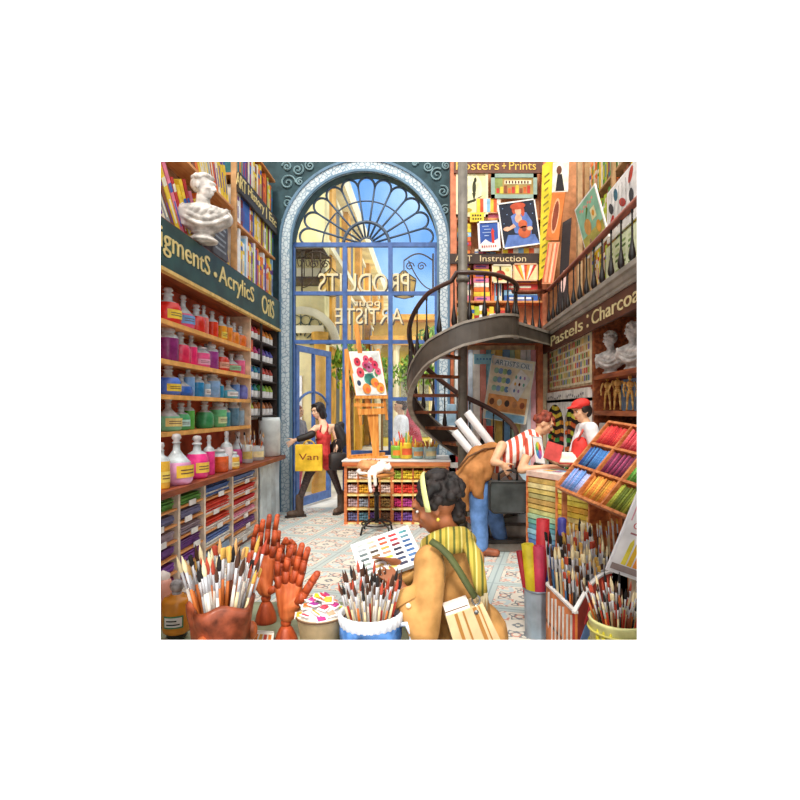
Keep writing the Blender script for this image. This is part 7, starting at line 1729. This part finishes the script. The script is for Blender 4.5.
# black crate of broad brushes under the tray
x0, x1, y0, y1 = 1.20, 1.52, 3.98, 4.22
cb = empty('brush_crate', (1.36, 4.1, 0), label='black crate of broad upright brushes below the pastel tray', cat='crate')
for lo, hi in (((x0, y0, 0), (x1, y0+.015, .5)), ((x0, y1-.015, 0), (x1, y1, .5)), ((x0, y0, 0), (x0+.015, y1, .5)), ((x1-.015, y0, 0), (x1, y1, .5))): q = MB().use(mat('2e2624', .6)); q.box(lo, hi); q.build('crate_side', cb)
q = MB().use(mat('2e2624', .6)); q.box((x0, y0, .0), (x1, y1, .4)); q.build('crate_floor', cb)
for i in range(14):
    p = Vector((x0+.04+(i % 7)*.04, y0+.06+(i//7)*.1, .41)); L = rr.uniform(.36, .44)-(i//7)*.04
    brush(p, p+Vector((-.03+rr.uniform(-.02, .02), 0, L)), L, [HC[3], HC[0], HC[7], HC[3]][i % 4], TC[3] if i % 3 else TC[5], 'flat', 'in the black crate', 'broad brushes in the black crate')
# plant-stand like pedestal carrying the corner pot
px_, py_ = (619-CX)*2.42/F, 2.42
dt = empty('pedestal_stand', (px_, py_, 0), label='small round wooden pedestal carrying the pale yellow-green brush pot', cat='stand')
q = MB(Matrix.Translation((px_, py_, 0))).use(WAL, True); q.lathe([(.001, .47), (.12, .47), (.125, .485), (.12, .50), (.001, .50)], 24, cap=False); q.build('stand_top', dt)
q = MB(Matrix.Translation((px_, py_, 0))).use(WAL, True); q.lathe([(.001, 0), (.11, 0), (.11, .02), (.03, .05), (.022, .25), (.03, .47)], 16, cap=False); q.build('stem', dt)
c = Vector(((619-CX)*2.42/F, 2.42, .502)); yp = empty('brush_pot', c, label='pale yellow-green pot of fine brushes in the bottom right corner', cat='pot')
q = MB(Matrix.Translation(c)).use(mat('dcdc96', .5, .2, 9), True); q.lathe([(.001, 0), (.11, 0), (.125, .01), (.135, .17), (.14, .18), (.13, .185), (.12, .17), (.11, .03), (.001, .03)], 28, cap=False); q.build('pot_body', yp)
q = MB(Matrix.Translation(c)).use(mat('c8c060', .5, .1), True)
for z in (.06, .135): q.tube([((.13+z*.06)*math.cos(PI*k/16), (.13+z*.06)*math.sin(PI*k/16), z) for k in range(32)], .006, 6, closed=True)
q.build('pot_band', yp)
q = MB(Matrix.Translation(c)).use(mat('d8cc2a', .5), True)
for a in (3.6, 3.85, 4.1): q.ell((.13*math.cos(a), .13*math.sin(a), .09), (.012, .012, .07), n=8, m=6)
q.build('yellow_mark', yp)
pot_of_brushes(c, .115, .18, 56, (.24, .35), .34, [HC[1], HC[3], HC[4], HC[2], HC[7]], [TC[2], TC[1], TC[3], TC[4]], 'in the pale yellow-green pot', 'brushes in the pale yellow-green pot', ybias=.03, flat=.15)
# tall card with pencils printed on it
def d_leaflet(q, M):
    q.use(mat('c83a4a', .7)); textmb(q, 'COLOUR', M @ Matrix.Translation((-.36, .0, L_[0])), .66, .07, .001)
    q.use(mat('a0606a', .7)); q.rect(-.36, -.07, .2, -.05, M, L_[0])
    for i, cc in enumerate(('f4e04a', 'f0c02a', 'f0902a', 'e8602a', 'd8302a', 'b82a3a')):
        x = -.30+i*.13; q.use(mat(cc, .6)); q.poly([(x-.02, -.42), (x+.08, -.42), (x+.10, -.17), (x+.06, -.11), (x+.01, -.17)], M, L_[1])
    q.use(mat('9a8a88', .7)); q.rect(-.5, -.5, .5, -.43, M, L_[2]); q.use(mat('e0a0b0', .7)); q.rect(-.46, .08, -.43, .4, M, L_[0]); q.use(mat('f0d040', .7)); q.rect(.0, .2, .4, .46, M, L_[0]); q.use(mat('3a3a3a', .7)); q.rect(.1, .14, .4, .165, M, L_[0])
lf = slab([W(643, 482, 2.75), W(690, 497, 2.75), W(655, 588, 2.72), W(606, 569, 2.72)], 'tall white card with red lettering and printed coloured pencils at the right edge', 'show_card', 'card', 'f8f8fa', d_leaflet, 'ececf0')
q = MB().use(mat('c8b8a0', .7)); q.box((1.08, 2.80, 0), (1.11, 2.83, 1.1)); q.box((1.0, 2.72, 0), (1.2, 2.92, .02)); q.build('strut', lf)
# source copies used only as patterns are removed
def drop(o):
    for k in kids(o): drop(k)
    bpy.data.objects.remove(o)
for o in [o for o in C.collection.objects if o.parent is None and o.location.z < -40]: drop(o)
